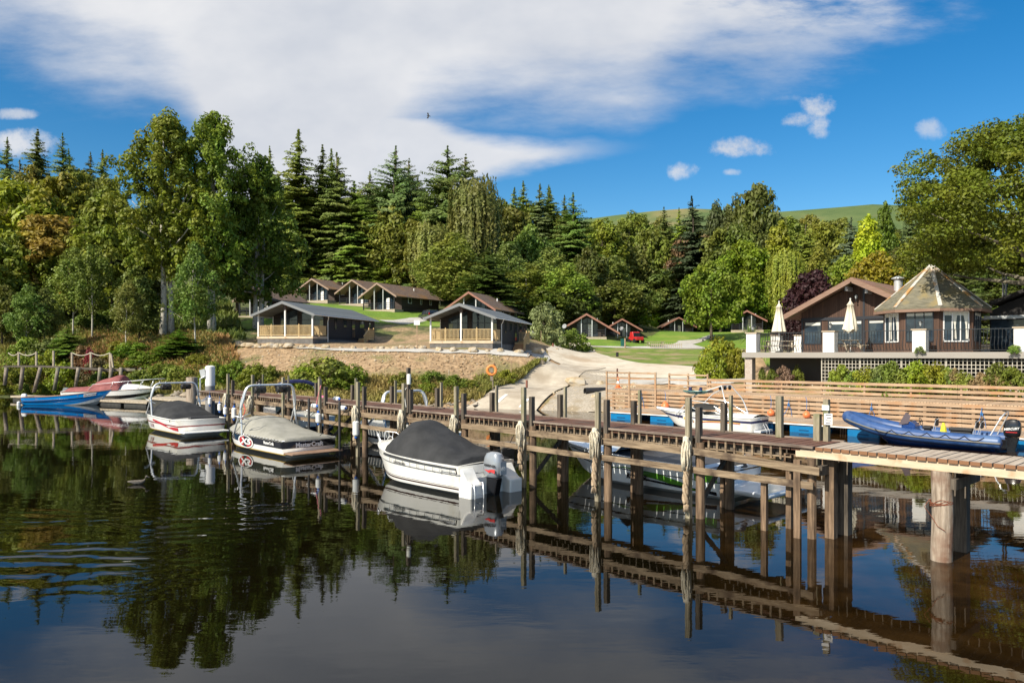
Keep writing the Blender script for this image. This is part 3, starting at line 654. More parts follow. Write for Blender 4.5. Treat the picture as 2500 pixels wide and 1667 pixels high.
for xx in (a,(a+b)/2,b):MB().bb((xx-.05,3.2,1.3),(xx+.05,3.3,2.72)).build('rail_post',W_SLAT,WK)
for z in (2.62,2.28,1.92):MB().bb((a,3.15,z-.05),(b,3.2,z+.05)).build('guard_rail',W_SLAT,WK)
for z in (2.33,2.05,1.78):
    m=MB();x=b
    while x<LW:
        L_=min(4.8,LW-x);m.box((x+L_/2,3.22,z),(L_-.008,.05,.155));x+=4.8
    m.build('guard_rail',W_SLAT,WK)
x=b+.1
while x<LW:MB().bb((x,3.26,1.2),(x+.1,3.36,2.36)).build('rail_post',W_SLAT,WK);x+=2.4
# orange buoys on blue lines
def buoy(px,y,r,label):
    t=tcol(px,40.6);o=PD(t,40.6);e=empty('mooring_buoy',(o.x,o.y,.53),0,label,'buoy','orange buoys along the walkway')
    MB().lathe([(r*.2,0),(r*.75,.05),(r,.4*r+.1),(r*.93,r*1.1),(r*.6,r*1.65),(r*.2,r*1.95),(r*.1,r*2.2)],n=16).build('float_ball',BUOY,e,smooth=True)
    MB().tube([(0,0,r*2.2),(.03,.02,.9),(0,.1,1.15)],.014,5).build('line',ROPEB,e);return e
buoy(1624,990,.26,'red orange buoy on a blue line just above the bow of the white bowrider')
buoy(1882,1008,.2,'orange buoy half hidden by the bowrider stern post')
buoy(1969,1012,.2,'small orange buoy on a blue line left of the inflatable bow')
for px,lb in ((1566,'blue mooring line hanging in loops left of the red buoy'),(1925,'tangle of pale and blue mooring line between two orange buoys'),(2127,'blue mooring line dropped behind the inflatable bow'),(2396,'blue mooring line tied at the slats behind the rear inflatable seat')):
    t=tcol(px,40.85);o=PD(t,40.85);m=MB()
    m.tube([(-.3,0,.56),(-.1,0,.9),(0,0,1.25),(.03,0,1.5)],.014,5);m.tube([(0,0,1.25),(.12,-.05,.95),(.15,-.1,.55)],.012,5);m.tube([(-.06,-.02,1.2),(.0,-.06,1.1),(.06,-.02,1.22),(0,.02,1.3),(-.05,0,1.18)],.02,5)
    q=m.build('mooring_line',ROPEB);q.location=(o.x,o.y,0);tag(q,lb,'rope')
# ================================================================ terrace and restaurant
TX=-23.;TR=empty('terrace',PD(TX,46),PRZ,'raised restaurant terrace with a grey edge beam, white pillars and black railings','terrace')
FAS=pm('grey_edge_board',(.30,.275,.245),(.34,.315,.285),2,(.3,4,4),.6);PLAS=pm('white_render',(.80,.79,.76),(.86,.85,.82),3,rough=.8)
BRK=pm('brick_column',(.36,.28,.23),(.52,.46,.40),9,(1,1,2.5),.9,.01)
MB().bb((0,0,3.79),(30,.12,4.13)).build('edge_beam',FAS,TR)
MB().bb((0,.12,3.95),(30,9,4.13)).build('slab',pm('terrace_floor',(.30,.28,.25),(.38,.36,.33),3),TR)
MB().bb((.02,.125,3.79),(.14,8,3.945)).build('edge_beam',FAS,TR)
for px in (1832,2021,2242,2493):
    x=tcol(px,46)-TX
    p=MB().bb((x-.34,.1,4.14),(x+.34,.72,5.36)).build('pillar',PLAS,TR);MB().bb((x-.40,.04,5.362),(x+.40,.78,5.43)).build('cap_stone',pm('cap_stone',(.45,.36,.26)),p)
for px,D in ((1893,53),(1950,54)):
    x=tcol(px,D)-TX;p=MB().bb((x-.34,D-46,4.14),(x+.34,D-45.4,5.36)).build('pillar',PLAS,TR);MB().bb((x-.4,D-46.06,5.362),(x+.4,D-45.34,5.42)).build('cap_stone',MATS['cap_stone'],p)
IRON=pm('black_ironwork',(.05,.055,.06),rough=.35,metal=.5)
def railing(x0,x1,yy,zt=5.38):
    m=MB();m.bb((x0,yy-.02,zt-.04),(x1,yy+.02,zt));m.bb((x0,yy-.015,4.22),(x1,yy+.015,4.25))
    n=int((x1-x0)/.165)
    for k in range(1,n):
        x=x0+(x1-x0)*k/n
        m.tube([(x,yy,zt-.04),(x,yy,4.95),(x,yy-.03,4.85),(x,yy-.13,4.62),(x,yy-.15,4.5),(x,yy-.06,4.32),(x,yy,4.23)],.017,4,False)
        m.box((x,yy-.02,4.9),(.045,.045,.045))
    m.build('railing',IRON,TR)
X0=[tcol(px,46)-TX for px in (1832,2021,2242,2493)]
for a,b in zip(X0[:-1],X0[1:]):railing(a+.36,b-.36,.3)
railing(X0[-1]+.36,22,.3)
m=MB();m.bb((.18,.9,5.34),(.22,7,5.38))
for k in range(36):m.tube([(.2,.9+k*.17,5.34),(.2,.9+k*.17,4.14)],.011,4,False)
m.build('railing',IRON,TR)
m=MB();x=tcol(1897,53)-TX;x2=tcol(1948,54)-TX;m.bar((x,7.3,5.25),(x2,8.3,5.25),.03,.04)
for k in range(20):f=k/20;m.tube([(x+(x2-x)*f,7.3+f,5.25),(x+(x2-x)*f,7.3+f,4.14)],.01,4,False)
m.build('railing',IRON,TR)
MB().bb((.12,.16,0),(.62,.66,3.79)).build('brick_column',BRK,TR)
xw_=tcol(2003,46)-TX
MB().bb((tcol(2003,46)-TX-1.0,5.0,0),(tcol(2003,46)-TX,5.4,3.9)).build('brick_column',BRK,TR)
MB().bb((.7,2.6,0),(xw_,2.8,3.94)).bb((.0,8.6,0),(30,9,3.94)).build('shade_backing',pm('shade_backing_dark',(.06,.055,.05)),TR)  # near-black panels added to paint the deep shade under the terrace
xl=tcol(2003,46)-TX
LAT=pm('lattice_wood',(.40,.36,.30),(.54,.50,.42),3,rough=.8)
k=0
while xl<22:
    m=MB();w_=2.2
    for i in range(12):m.bb((xl+i*w_/11-.018,.2,1.3),(xl+i*w_/11+.018,.215,3.77))
    for i in range(12):m.bb((xl,.218,1.38+i*.205-.018),(xl+w_,.232,1.38+i*.205+.018))
    m.bb((xl-.03,.19,1.3),(xl+.03,.24,3.78));m.build('lattice_panel',LAT,TR);xl+=w_+.06
MB().bb((tcol(2003,46)-TX+.1,1.4,0),(24,1.5,3.9)).build('shade_backing',MATS['shade_backing_dark'],TR)  # same shade-dark backing, behind the lattice
def lantern(loc,label,h=.46,wall=False):
    t=empty('lantern',loc,PRZ,label,'lamp');m=MB()
    m.lathe([(.07,0),(.03,.03),(.022,.14),(.05,.16)],n=8);m.lathe([(.05,.38),(.13,.36),(.10,.42),(.02,.48),(.012,.53)],n=6)
    for k in range(6):
        a=k*PI/3;m.bar((.05*math.cos(a),.05*math.sin(a),.16),(.11*math.cos(a),.11*math.sin(a),.37),.012,.012)
    m.build('lantern_frame',IRON,t);MB().lathe([(.045,.165),(.10,.36)],n=6).build('lantern_glass',pm('lantern_glass',(.45,.48,.48),rough=.1),t)
    if wall:MB().tube([(0,0,.2),(0,.14,.1),(0,.25,.15)],.015,5).build('bracket',IRON,t)
    return t
def tl(x,y,z):return PD(TX+x,46+y,z)
lantern(tl(X0[0],.4,5.43),'black lantern on the leftmost white terrace pillar')
lantern(tl(X0[1],.4,5.43),'black lantern on the pillar left of the right hand parasol')
lantern(tl(X0[2],.4,5.43),'black lantern on the pillar in front of the round turret')
# restaurant
RS=empty('restaurant',PD(TX,46,4.135),PRZ,'brown timber restaurant with a wide gable and a slate roofed octagonal turret','building')
DBR=boards('dark_brown_boards',(.05,.026,.018),(.11,.058,.038),0,.13);DBR8=boards('dark_brown_boards_pale',(.065,.034,.023),(.13,.07,.046),0,.11)
BEAM=pm('blue_black_beam',(.018,.020,.028),rough=.5);BARGE=pm('brown_bargeboard',(.20,.115,.08),(.28,.18,.13),2,(.5,5,5),.7)
RTILE=pm('mossy_red_tile',(.17,.085,.06),(.30,.17,.12),5,(1,1,3),.9,.03,c3=(.16,.13,.05),s3=.9,t3=.58)
wy=5.;ax,ez,az,x0,x1=5.6,2.3,4.66,.85,10.35
def rz_(x):return az-(az-ez)*abs(x-ax)/(ax-x0)
wl_,wr_=tcol(1957,51)-TX,9.2
MB().prism([(wl_,wy,0),(wr_,wy,0),(wr_,wy,rz_(wr_)-.12),(ax,wy,az-.12),(wl_,wy,rz_(wl_)-.12)],(0,.2,0)).build('gable_wall',DBR,RS)
MB().bb((wl_,wy+.2,0),(wl_+.15,wy+12,2.2)).build('side_wall',DBR,RS)
for sg,xe in ((-1,x0),(1,x1)):
    r=MB().prism([(ax,wy-1.25,az),(xe,wy-1.25,ez),(xe,wy-1.25,ez+.13),(ax,wy-1.25,az+.15)],(0,13.5,0)).build('roof',RTILE,RS)
    MB().prism([(ax,wy-1.3,az-.14),(xe,wy-1.3,ez-.16),(xe,wy-1.3,ez+.10),(ax,wy-1.3,az+.12)],(0,.05,0)).build('bargeboard',BARGE,r)
    MB().prism([(ax+sg*.05,wy-1.33,az-.22),(xe,wy-1.33,ez-.26),(xe,wy-1.33,ez-.155),(ax+sg*.05,wy-1.33,az-.13)],(0,.03,0)).build('bargeboard',BARGE,r)
MB().bb((wl_-.02,wy-.06,2.14),(wr_,wy,2.34)).build('beam',BEAM,RS)
for px in (1957,2107):
    x=tcol(px,51)-TX;MB().bb((x,wy-.05,0),(x+.12,wy-.001,2.14 if px<2100 else 4.1)).build('post',BEAM,RS)
def pane(a,b,z0,z1,px=True,blind=0,y=wy):
    if px:a=tcol(a,51)-TX;b=tcol(b,51)-TX
    f=MB();t=.06
    f.bb((a,y-.05,z0),(b,y-.004,z0+t));f.bb((a,y-.05,z1-t),(b,y-.004,z1));f.bb((a,y-.05,z0+t),(a+t,y-.004,z1-t));f.bb((b-t,y-.05,z0+t),(b,y-.004,z1-t))
    w_=f.build('window',BEAM,RS);MB().bb((a+t,y-.02,z0+t),(b-t,y-.003,z1-t)).build('pane',GLASSB,w_)
    if blind:MB().bb((a+t+.02,y-.028,z1-t-blind),(b-t-.02,y-.021,z1-t-.03)).build('blind',CREAM,w_)
pane(1964,2006,.55,2.1,blind=.22);pane(2022,2106,.55,2.12,blind=.2);pane(2120,2160,.55,2.1,blind=.15)
for px in (2063,2112):
    x=tcol(px,49.8)-TX;MB().bb((x-.08,wy-1.0,rz_(x)-.48),(x+.08,wy-.0,rz_(x)-.22)).build('purlin_end',pm('pale_bracket',(.42,.42,.42)),RS)
lantern(tl(tcol(2091,50.8)-TX,wy-.3,7.45),'black wall lantern under the restaurant gable apex',wall=True)
MB().lathe([(.26,0),(.26,2.6)],(tcol(2193,54)-TX,8.,2.3),16).lathe([(.42,4.9),(.40,4.95),(.1,5.08)],(tcol(2193,54)-TX,8.,0),16).build('flue',GALV,RS,smooth=2)
# turret
cx,cy=tcol(2274,50.3)-TX,4.3
SLATE=pm('mossy_slate',(.10,.095,.065),(.22,.20,.145),2.2,(1,1,9),.9,.04,c3=(.24,.19,.09),s3=1.3,t3=.60)
HIP=pm('weathered_lead_hip',(.46,.44,.40),(.62,.60,.55),3,rough=.7,c3=(.45,.24,.08),s3=1.4,t3=.52)
oc=[(math.cos(R(22.5+45*k)),math.sin(R(22.5+45*k))) for k in range(8)]
m=MB();ap=(cx,cy,5.28)
E=[(cx+3.12*c,cy+3.12*s,2.60) for c,s in oc]
m.add(E+[ap]+[(x,y,z-.12) for x,y,z in E],[(k,(k+1)%8,8) for k in range(8)]+[((k+1)%8,k,9+k,9+(k+1)%8) for k in range(8)]+[tuple(range(16,8,-1))])
tf=m.build('turret_roof',SLATE,RS)
for k in range(8):MB().bar(Vector(E[k])+Vector((0,0,.03)),Vector(ap)+Vector((0,0,.03)),.2,.06).build('hip',HIP,tf)
m=MB()
for k in range(8):
    a=Vector(E[k]);b=Vector(E[(k+1)%8]);m.bar(a+Vector((0,0,-.2)),b+Vector((0,0,-.2)),.08,.16)
m.build('gutter',BARGE,tf)
m=MB();Wl=[(cx+2.6*c,cy+2.6*s) for c,s in oc]
m.prism([(x,y,0) for x,y in Wl],(0,0,2.45));m.build('turret_wall',DBR8,RS)
for k in range(8):
    a=Vector((*Wl[k],0));b=Vector((*Wl[(k+1)%8],0));d=(b-a).normalized();n=Vector((d.y,-d.x,0));L_=(b-a).length
    mid=(a+b)/2
    if (mid-Vector((cx,cy,0))).dot(n)<0:n=-n
    if n.y>.5:continue
    h=.72;c1=mid-d*h+n*.03;c2=mid+d*h+n*.03
    f=MB()
    for z in (.62,2.30):f.bar(c1+Vector((0,0,z)),c2+Vector((0,0,z)),.05,.07)
    for q in (0,1/3,2/3,1):
        p=c1.lerp(c2,q);f.bar(p+Vector((0,0,.62)),p+Vector((0,0,2.3)),.05,.05,up=n)
    w_=f.build('window',WHITEP if k in(4,6) else BEAM,RS)
    MB().bar((c1+c2)/2-d*h+Vector((0,0,1.46))-n*.012,(c1+c2)/2+d*h+Vector((0,0,1.46))-n*.012,.02,1.62).build('pane',GLASSB,w_)
    MB().bar(c1+d*.04+Vector((0,0,2.18)),c2-d*.04+Vector((0,0,2.18)),.014,.16).build('blind',CREAM,w_)
    if k in(4,6):
        g=MB()
        for q in (.42,.88):
            p=c1.lerp(c2,q)+n*.0;g.prism([p+Vector((0,0,2.1))-d*.12,p+Vector((0,0,2.1))+d*.16,p+Vector((0,0,1.5))+d*.08,p+Vector((0,0,.75))+d*.14,p+Vector((0,0,.75))-d*.02,p+Vector((0,0,1.5))-d*.0],n*.008)
        g.build('curtain',CREAM,w_)
# right wing
WB=pm('black_stained_wood',(.014,.012,.012),(.03,.026,.024),3,rough=.8)
MB().prism([(12.2,9,0),(24,9,0),(24,9,3.2),(19,9,5.4),(13.2,9,3.1),(12.2,9,2.6)],(0,8,0)).build('wing_wall',WB,RS)
MB().prism([(12.4,8.2,2.95),(19,8.2,5.55),(19,8.2,5.75),(12.3,8.2,3.13)],(0,9,0)).build('wing_roof',WB,RS)
MB().bb((tcol(2405,54.9)-TX,8.5,2.06),(tcol(2520,54.9)-TX,8.95,2.26)).build('awning',GALV,RS)
MB().bb((tcol(2420,54.9)-TX,8.93,.2),(tcol(2520,54.9)-TX,8.99,2.0)).build('pane',GLASSB,RS)
for px in (2441,2448):
    x=tcol(px,56)-TX;MB().lathe([(.06,3.4),(.06,5.8)],(x,11,0),8).build('flue',GALV,RS)
# parasols and picnic tables
def parasol(px,D,zt,label,fold):
    p=PD(tcol(px,D),D);t=empty('parasol',(p.x,p.y,4.135),0,label,'parasol','closed cream parasols on the terrace')
    MB().tube([(0,0,0),(0,0,zt-.1)],.03,8).build('pole',WHITEP,t)
    m=MB();rows=[];n=32;H_=zt
    for z,rd in ((H_,.02),(H_-.12,.07),(H_-.34,.20),(H_-.36,.15),(H_-.9,.24),(H_-1.5,.34),(H_-1.95,.42)):
        row=[]
        for k in range(n):
            a=2*PI*k/n;q=rd*(1+(.22*math.cos(8*a+.3*z) if rd>.1 else 0));zz=z
            if z<H_-1.7 and fold:zz=z+.12*math.cos(4*a);q*=.9+.12*math.cos(4*a)
            row.append((q*math.cos(a),q*math.sin(a),zz))
        rows.append(row)
    m.grid(rows,True);m.build('canopy',pm('cream_canvas',(.66,.60,.47),(.74,.68,.55),3,rough=.85),t,smooth=True)
    MB().lathe([(.02,0),(.05,.03),(.05,.07),(.01,.1)],(0,0,H_-.01),10).build('finial',WHITEP,t,smooth=True)
    MB().lathe([(.25,0),(.25,.05),(.05,.08)],n=16).build('base',BLACKM,t)
parasol(1902,48.3,3.32,'cream parasol furled over the left hand picnic table',0)
parasol(2076,48.0,3.25,'cream parasol furled in front of the restaurant gable',1)
def picnic(px,D,rz,label,L=1.8):
    p=PD(tcol(px,D),D);t=empty('picnic_table',(p.x,p.y,4.135),rz,label,'picnic table','picnic tables on the terrace')
    G=GREYWOOD
    m=MB()
    for k in range(5):m.bb((-L/2,-.36+k*.148,.72),(L/2,-.36+k*.148+.135,.76))
    m.build('tabletop',G,t)
    for sg in (-1,1):
        m=MB()
        for k in range(2):m.bb((-L/2,sg*.72-.13+k*.135,.42),(L/2,sg*.72-.13+k*.135+.125,.46))
        m.build('bench_seat',G,t)
        MB().bar((sg*(L/2-.22),-.82,.38),(sg*(L/2-.22),.82,.38),.045,.1).build('seat_support',G,t)
        for s2 in (-1,1):MB().bar((sg*(L/2-.26),s2*.62,0),(sg*(L/2-.26),s2*.22,.72),.045,.1,up=(1,0,0)).build('leg',G,t)
    return t
picnic(1902,48.2,PRZ+R(38),'weathered picnic table under the left hand parasol',2.0)
picnic(2068,48.0,PRZ+R(70),'weathered picnic table under the parasol by the gable',1.8)
# ================================================================ lodges and cabins
LB=boards('lodge_cladding',(.022,.018,.017),(.045,.038,.035),2,.15,bump=.004);GRF=boards('grey_metal_roof',(.085,.10,.115),(.14,.16,.18),0,.4,.75,(.10,.11,.12))
SKIRT=pm('grey_skirting',(.10,.095,.09),(.17,.16,.155),3);FASG=pm('grey_fascia',(.20,.21,.22),rough=.5)
SHING=pm('brown_shingle',(.085,.055,.042),(.20,.14,.11),3.2,(1,1,2.2),.95,.03,c3=(.20,.11,.05),s3=.5,t3=.58)
BGE=pm('pale_bargeboard',(.26,.175,.135),(.36,.26,.20),2,(.5,3,3),.7);BGR=pm('red_bargeboard',(.24,.11,.08),(.34,.16,.115),2,rough=.7)
CAB=boards('cabin_cladding',(.035,.024,.022),(.07,.05,.042),2,.18,bump=.004);SOFF=pm('soffit_board',(.22,.16,.12),(.32,.24,.18),3)
CREAMC=MATS['cream_canvas'] if 'cream_canvas' in MATS else CREAM
def wall_window(t,x,y,z,wd,ht,face,fm,blind=0,bars=1,name='window'):
    """face: 'f' front (normal -y) or 'r' right side (normal +x)"""
    f=MB();e=.06
    def P(a,h,o):return (x+a,y-o,z+h) if face=='f' else (x+o,y+a,z+h)
    f.bb(P(-wd/2,0,.002),P(wd/2,e,.05));f.bb(P(-wd/2,ht-e,.002),P(wd/2,ht,.05))
    for q in range(bars+1):
        a=-wd/2+q*(wd-e)/bars;f.bb(P(a,e,.002),P(a+e,ht-e,.05))
    w_=f.build(name,fm,t);MB().bb(P(-wd/2+e,e,.001),P(wd/2-e,ht-e,.02)).build('pane',GLASSB if face=='f' else GLASS,w_)
    if blind:
        c=MB()
        c.bb(P(-wd/2+e,e,.021),P(-wd/2+e+blind,ht-e,.03));c.build('curtain',CREAM,w_)
    return w_
def lodge(org,rz,zd,label,steps_y):
    """timber lodge: x along the front, y to the back, origin at front-left post foot on ground"""
    zg=org[2];t=empty('timber_lodge',org,rz,label,'lodge','new dark lodges above the bank')
    W,L,PD_=6.2,15.,3.;d=zd-zg;E_=d+2.25;A_=d+3.4
    MB().bb((0,.05,-.6),(W,L,d-.26)).build('skirting',SKIRT,t)
    MB().bb((-.05,0,d-.25),(W+.05,PD_+.3,d)).build('deck',W_NEW,t)
    def rh(x):return A_-(A_-E_)*abs(x-W/2)/(W/2)
    MB().prism([(0,PD_,d-.3),(W,PD_,d-.3),(W,PD_,E_),(W/2,PD_,A_),(0,PD_,E_)],(0,L-PD_,0)).build('wall',LB,t)
    for sg in (0,1):
        xe=-.45 if sg==0 else W+.45;ze=E_-(A_-E_)*.45/(W/2)
        r=MB().prism([(W/2,-.45,A_),(xe,-.45,ze),(xe,-.45,ze+.1),(W/2,-.45,A_+.12)],(0,L+.8,0)).build('roof',GRF,t)
        MB().prism([(W/2,-.5,A_-.16),(xe,-.5,ze-.14),(xe,-.5,ze+.11),(W/2,-.5,A_+.13)],(0,.048,0)).build('bargeboard',FASG,r)
        g=MB();g.tube([(xe,-.45,ze+.02),(xe,L+.3,ze+.02)],.06,6);g.build('gutter',WHITEP if sg else GALV,r)
    for x,z in ((.06,E_),(W/2,A_-.1),(W-.06,E_)):
        MB().bb((x-.07,.05,d),(x+.07,.19,z)).build('porch_post',WHITEP,t)
    MB().bb((W/2-.14,.0,A_-.75),(W/2+.14,.24,A_-.02)).build('ridge_beam',pm('ridge_beam',(.10,.07,.06)),t)
    for x in (0.1,):MB().tube([(x,PD_-.2,d),(x,PD_-.2,E_-.1)],.04,6).build('downpipe',WHITEP,t)
    MB().tube([(W+.42,2.6,E_-.2),(W+.25,2.9,E_-.45),(W+.08,PD_+.1,E_-.6),(W+.08,PD_+.1,-.2)],.045,6).build('downpipe',WHITEP,t)
    # balustrades
    def bal(p,q,nm='railing'):
        p=Vector(p);q=Vector(q);n=max(2,int((q-p).length/.13));m=MB()
        m.bar(p+Vector((0,0,1.08)),q+Vector((0,0,1.08)),.09,.05);m.bar(p+Vector((0,0,.12)),q+Vector((0,0,.12)),.05,.07)
        for k in range(1,n):
            c=p.lerp(q,k/n);m.box(c+Vector((0,0,.6)),(.045,.045,.9))
        m.build(nm,W_HONEY,t)
    def newel(x,y,z=0):
        m=MB();m.box((x,y,d+z+.58),(.1,.1,1.16));m.lathe([(.05,0),(.06,.04),(.02,.1)],(x,y,d+z+1.16),8);m.build('newel',W_HONEY,t)
    bal((.12,.1,d),(W/2-.1,.1,d));bal((W/2+.1,.1,d),(W-.12,.1,d));bal((.03,.2,d),(.03,PD_,d));bal((W-.03,.2,d),(W-.03,PD_,d))
    for x in (W*.25,W*.75):newel(x,.1)
    newel(W-.03,1.5);newel(.03,1.5)
    for x0_,x1_ in ((.9,W/2-.25),(W/2+.25,W-.35)):
        f=MB();lo=d+.45;y=PD_
        def hh(x):return rh(x)-.35
        xs_=[x0_,(x0_+x1_)/2,x1_];e=.05
        for x in xs_:f.bb((x-e/2,y-.06,lo),(x+e/2,y-.004,hh(x)))
        f.bb((x0_,y-.06,lo-.05),(x1_,y-.004,lo));f.bb((x0_,y-.058,d+1.75),(x1_,y-.006,d+1.80))
        f.bar((x0_,y-.03,hh(x0_)),(x1_,y-.03,hh(x1_)),.05,.06)
        w_=f.build('window',BEAM,t);MB().prism([(x0_,y-.003,lo),(x1_,y-.003,lo),(x1_,y-.003,hh(x1_)),(x0_,y-.003,hh(x0_))],(0,-.02,0)).build('pane',GLASSB,w_)
        c=MB();xx=x0_ if x0_<1 else x1_-.45;c.bb((xx+.03,y-.04,lo+.02),(xx+.42,y-.03,d+1.72));c.build('curtain',pm('pale_green_curtain',(.34,.36,.22)),w_)
    for y,wd,ht,z in ((5.0,.6,1.3,.8),(7.2,.9,.9,1.1),(11.5,1.4,.9,1.1),(13.6,.6,.6,1.3)):wall_window(t,W,y,d+z,wd,ht,'r',BEAM)
    wall_window(t,W,9.3,d+.05,.95,2.0,'r',BEAM,name='door')
    # entrance steps on the right hand side
    y=steps_y
    MB().bb((W+.02,y-.6,d-.2),(W+1.3,y+.7,d-.02)).build('landing',W_HONEY,t)
    m=MB()
    for k in range(5):m.bb((W+.1,y-.6-(k+1)*.28,-.2),(W+1.2,y-.6-k*.28,d-.2-(k+.0)*d/5.5))
    m.build('steps',pm('step_timber',(.36,.2,.1),(.46,.28,.15),3),t)
    bal((W+1.27,y-.6,d-.05),(W+1.27,y+.7,d-.05));bal((W+.1,y+.68,d-.05),(W+1.27,y+.68,d-.05));bal((W+1.27,y-2,-.1),(W+1.27,y-.65,d-.1))
    for a,b in ((W+1.27,y-.6),(W+1.27,y+.7)):newel(a,b,-.05)
    return t
for px,Yr,yd,yg,lb,sy in ((628,76.5,821,840,'dark grey roofed timber lodge at the left end of the boulder row',11.2),(1049,71.5,832,852,'dark grey roofed timber lodge with white posts beside the gravel track',9.5)):
    X=(px-CX)/F*Yr;lodge((X,Yr,zat(yg,Yr)),R(-13.7),zat(yd,Yr)+0.0,lb,sy)
def cabin(org,rz,W,L,hw,ha,label,barge,over=1.9,dish=0,railm=None,wins=((4,.9),(7,.5),(9.6,.6)),d=.45,asym=0,white=0,name='timber_cabin'):
    t=empty(name,org,rz,label,'cabin','older shingled cabins on the slope')
    MB().bb((-.1,0,-1.2),(W+.1,over+.3,d)).build('deck',GREYWOOD,t)
    MB().prism([(0,over,-1.2),(W,over,-1.2),(W,over,hw),(W/2,over,ha),(0,over,hw)],(0,L-over,0)).build('wall',CAB,t)
    sl=(ha-hw)/(W/2)
    for sg in (0,1):
        ex=.75+(asym if sg else 0);xe=-ex if sg==0 else W+ex;ze=hw-sl*ex
        r=MB().prism([(W/2,-.35,ha),(xe,-.35,ze),(xe,-.35,ze+.14),(W/2,-.35,ha+.16)],(0,L+.9,0)).build('roof',SHING,t)
        MB().prism([(W/2,-.42,ha-.12),(xe,-.42,ze-.14),(xe,-.42,ze+.16),(W/2,-.42,ha+.18)],(0,.065,0)).build('bargeboard',WHITEP if white else barge,r)
        MB().prism([(W/2,-.3,ha-.03),(xe,-.3,ze-.03),(xe,-.3,ze-.005),(W/2,-.3,ha-.005)],(0,over+.28,0)).build('soffit',SOFF,r)
        MB().lathe([(.09,0),(.09,.55)],(W/2+(-1 if sg==0 else 1)*1.4,L*.62,ha-sl*1.4),8).build('vent_pipe',WHITEP,r)
    for x in (.05,W*.36,W*.64,W-.05):
        MB().bb((x-.07,.05,d),(x+.07,.18,ha-sl*abs(x-W/2)-.02)).build('porch_post',GALV if .1<x<W-.1 else BEAM,t)
    m=MB()
    for h in (.35,.7,1.02):m.bb((0,.06,d+h-.04),(W,.10,d+h+.04))
    for h in (.35,.7,1.02):m.bb((-.02,.1,d+h-.04),(.02,over,d+h+.04))
    for k in range(5):m.bb((k*(W-.08)/4,.02,d),(k*(W-.08)/4+.08,.06,d+1.08))
    m.build('railing',railm or BEAM,t)
    f=MB();lo=d+.15
    for x in (W*.22,W*.36,W*.5,W*.64,W*.78):f.bb((x-.04,over-.05,lo),(x+.04,over-.003,ha-sl*abs(x-W/2)-.3))
    f.bb((W*.22,over-.048,d+2.0),(W*.78,over-.004,d+2.1));f.bb((W*.22,over-.048,d+1.1),(W*.78,over-.004,d+1.16))
    w_=f.build('window',BEAM,t)
    MB().prism([(W*.22,over-.002,lo),(W*.78,over-.002,lo),(W*.78,over-.002,hw+sl*W*.22-.32),(W*.5,over-.002,ha-.35),(W*.22,over-.002,hw+sl*W*.22-.32)],(0,-.012,0)).build('pane',GLASSB,w_)
    MB().bb((W*.52,over-.06,lo),(W*.62,over-.015,d+1.95)).build('door_frame',WHITEP,t)
    for y,wd in wins:wall_window(t,W,y,d+1.1,wd,.9,'r',WHITEP)
    if dish:
        q=MB().lathe([(.02,0),(.2,.03),(.36,.10),(.36,.115),(.0,.02)],n=16).build('satellite_dish',pm('dish_grey',(.30,.31,.32)),t);q.location=(dish,-.6,hw-.1);q.rotation_euler=(R(70),0,R(-25))
    return t
def cab(px,Y,yb,deg,W,L,hw,ha,label,barge,**k):
    X=(px-CX)/F*Y;return cabin((X,Y,zat(yb,Y)),R(-deg),W,L,hw,ha,label,barge,**k)
cab(886,121,764,30,6.4,12,2.75,4.55,'shingled cabin highest on the lawn with three small white side windows',BGE)
cab(828,133,749,30,6.6,12,2.7,4.5,'middle shingled cabin of the three on the upper lawn, mostly hidden by its neighbour',BGE,wins=())
cab(731,139,741,30,6.9,10,2.6,4.3,'leftmost shingled cabin of the three on the upper lawn',BGE)
cab(1094,103,800,20,6.4,11,2.7,4.7,'shingled cabin with red bargeboards right behind the central grey roofed lodge',BGR)
cab(1386,111,830,8,5.6,9,2.1,3.75,'dark cabin with satellite dish and glazed gable, left one of the pair on the lawn',BGR,dish=-.4,asym=1.3,wins=())
cab(1480,128,833,6,5.4,9,2.2,3.7,'smaller dark cabin half behind its neighbour next to the red buggy',BGR,dish=2.6,wins=())
cab(1478,152,815,6,6.4,9,2.4,4.1,'white edged cabin roof just showing above the pair of dark cabins',BGR,white=1,wins=())
cab(1622,166,820,3,6.3,9,2.3,4.0,'small dark glazed cabin alone on the lawn left of the round maple',BGR,wins=((3.5,.8),))
cab(1786,131,812,18,5.2,8,2.3,3.7,'low brown cabin behind the spiky palm beside the terrace',BGR,wins=())
cab(583,97,780,24,5.0,6.5,2.7,4.1,'dark glazed cabin in the shade of the poplars behind the left hand lodge',SOFF,wins=((5,1.0),))
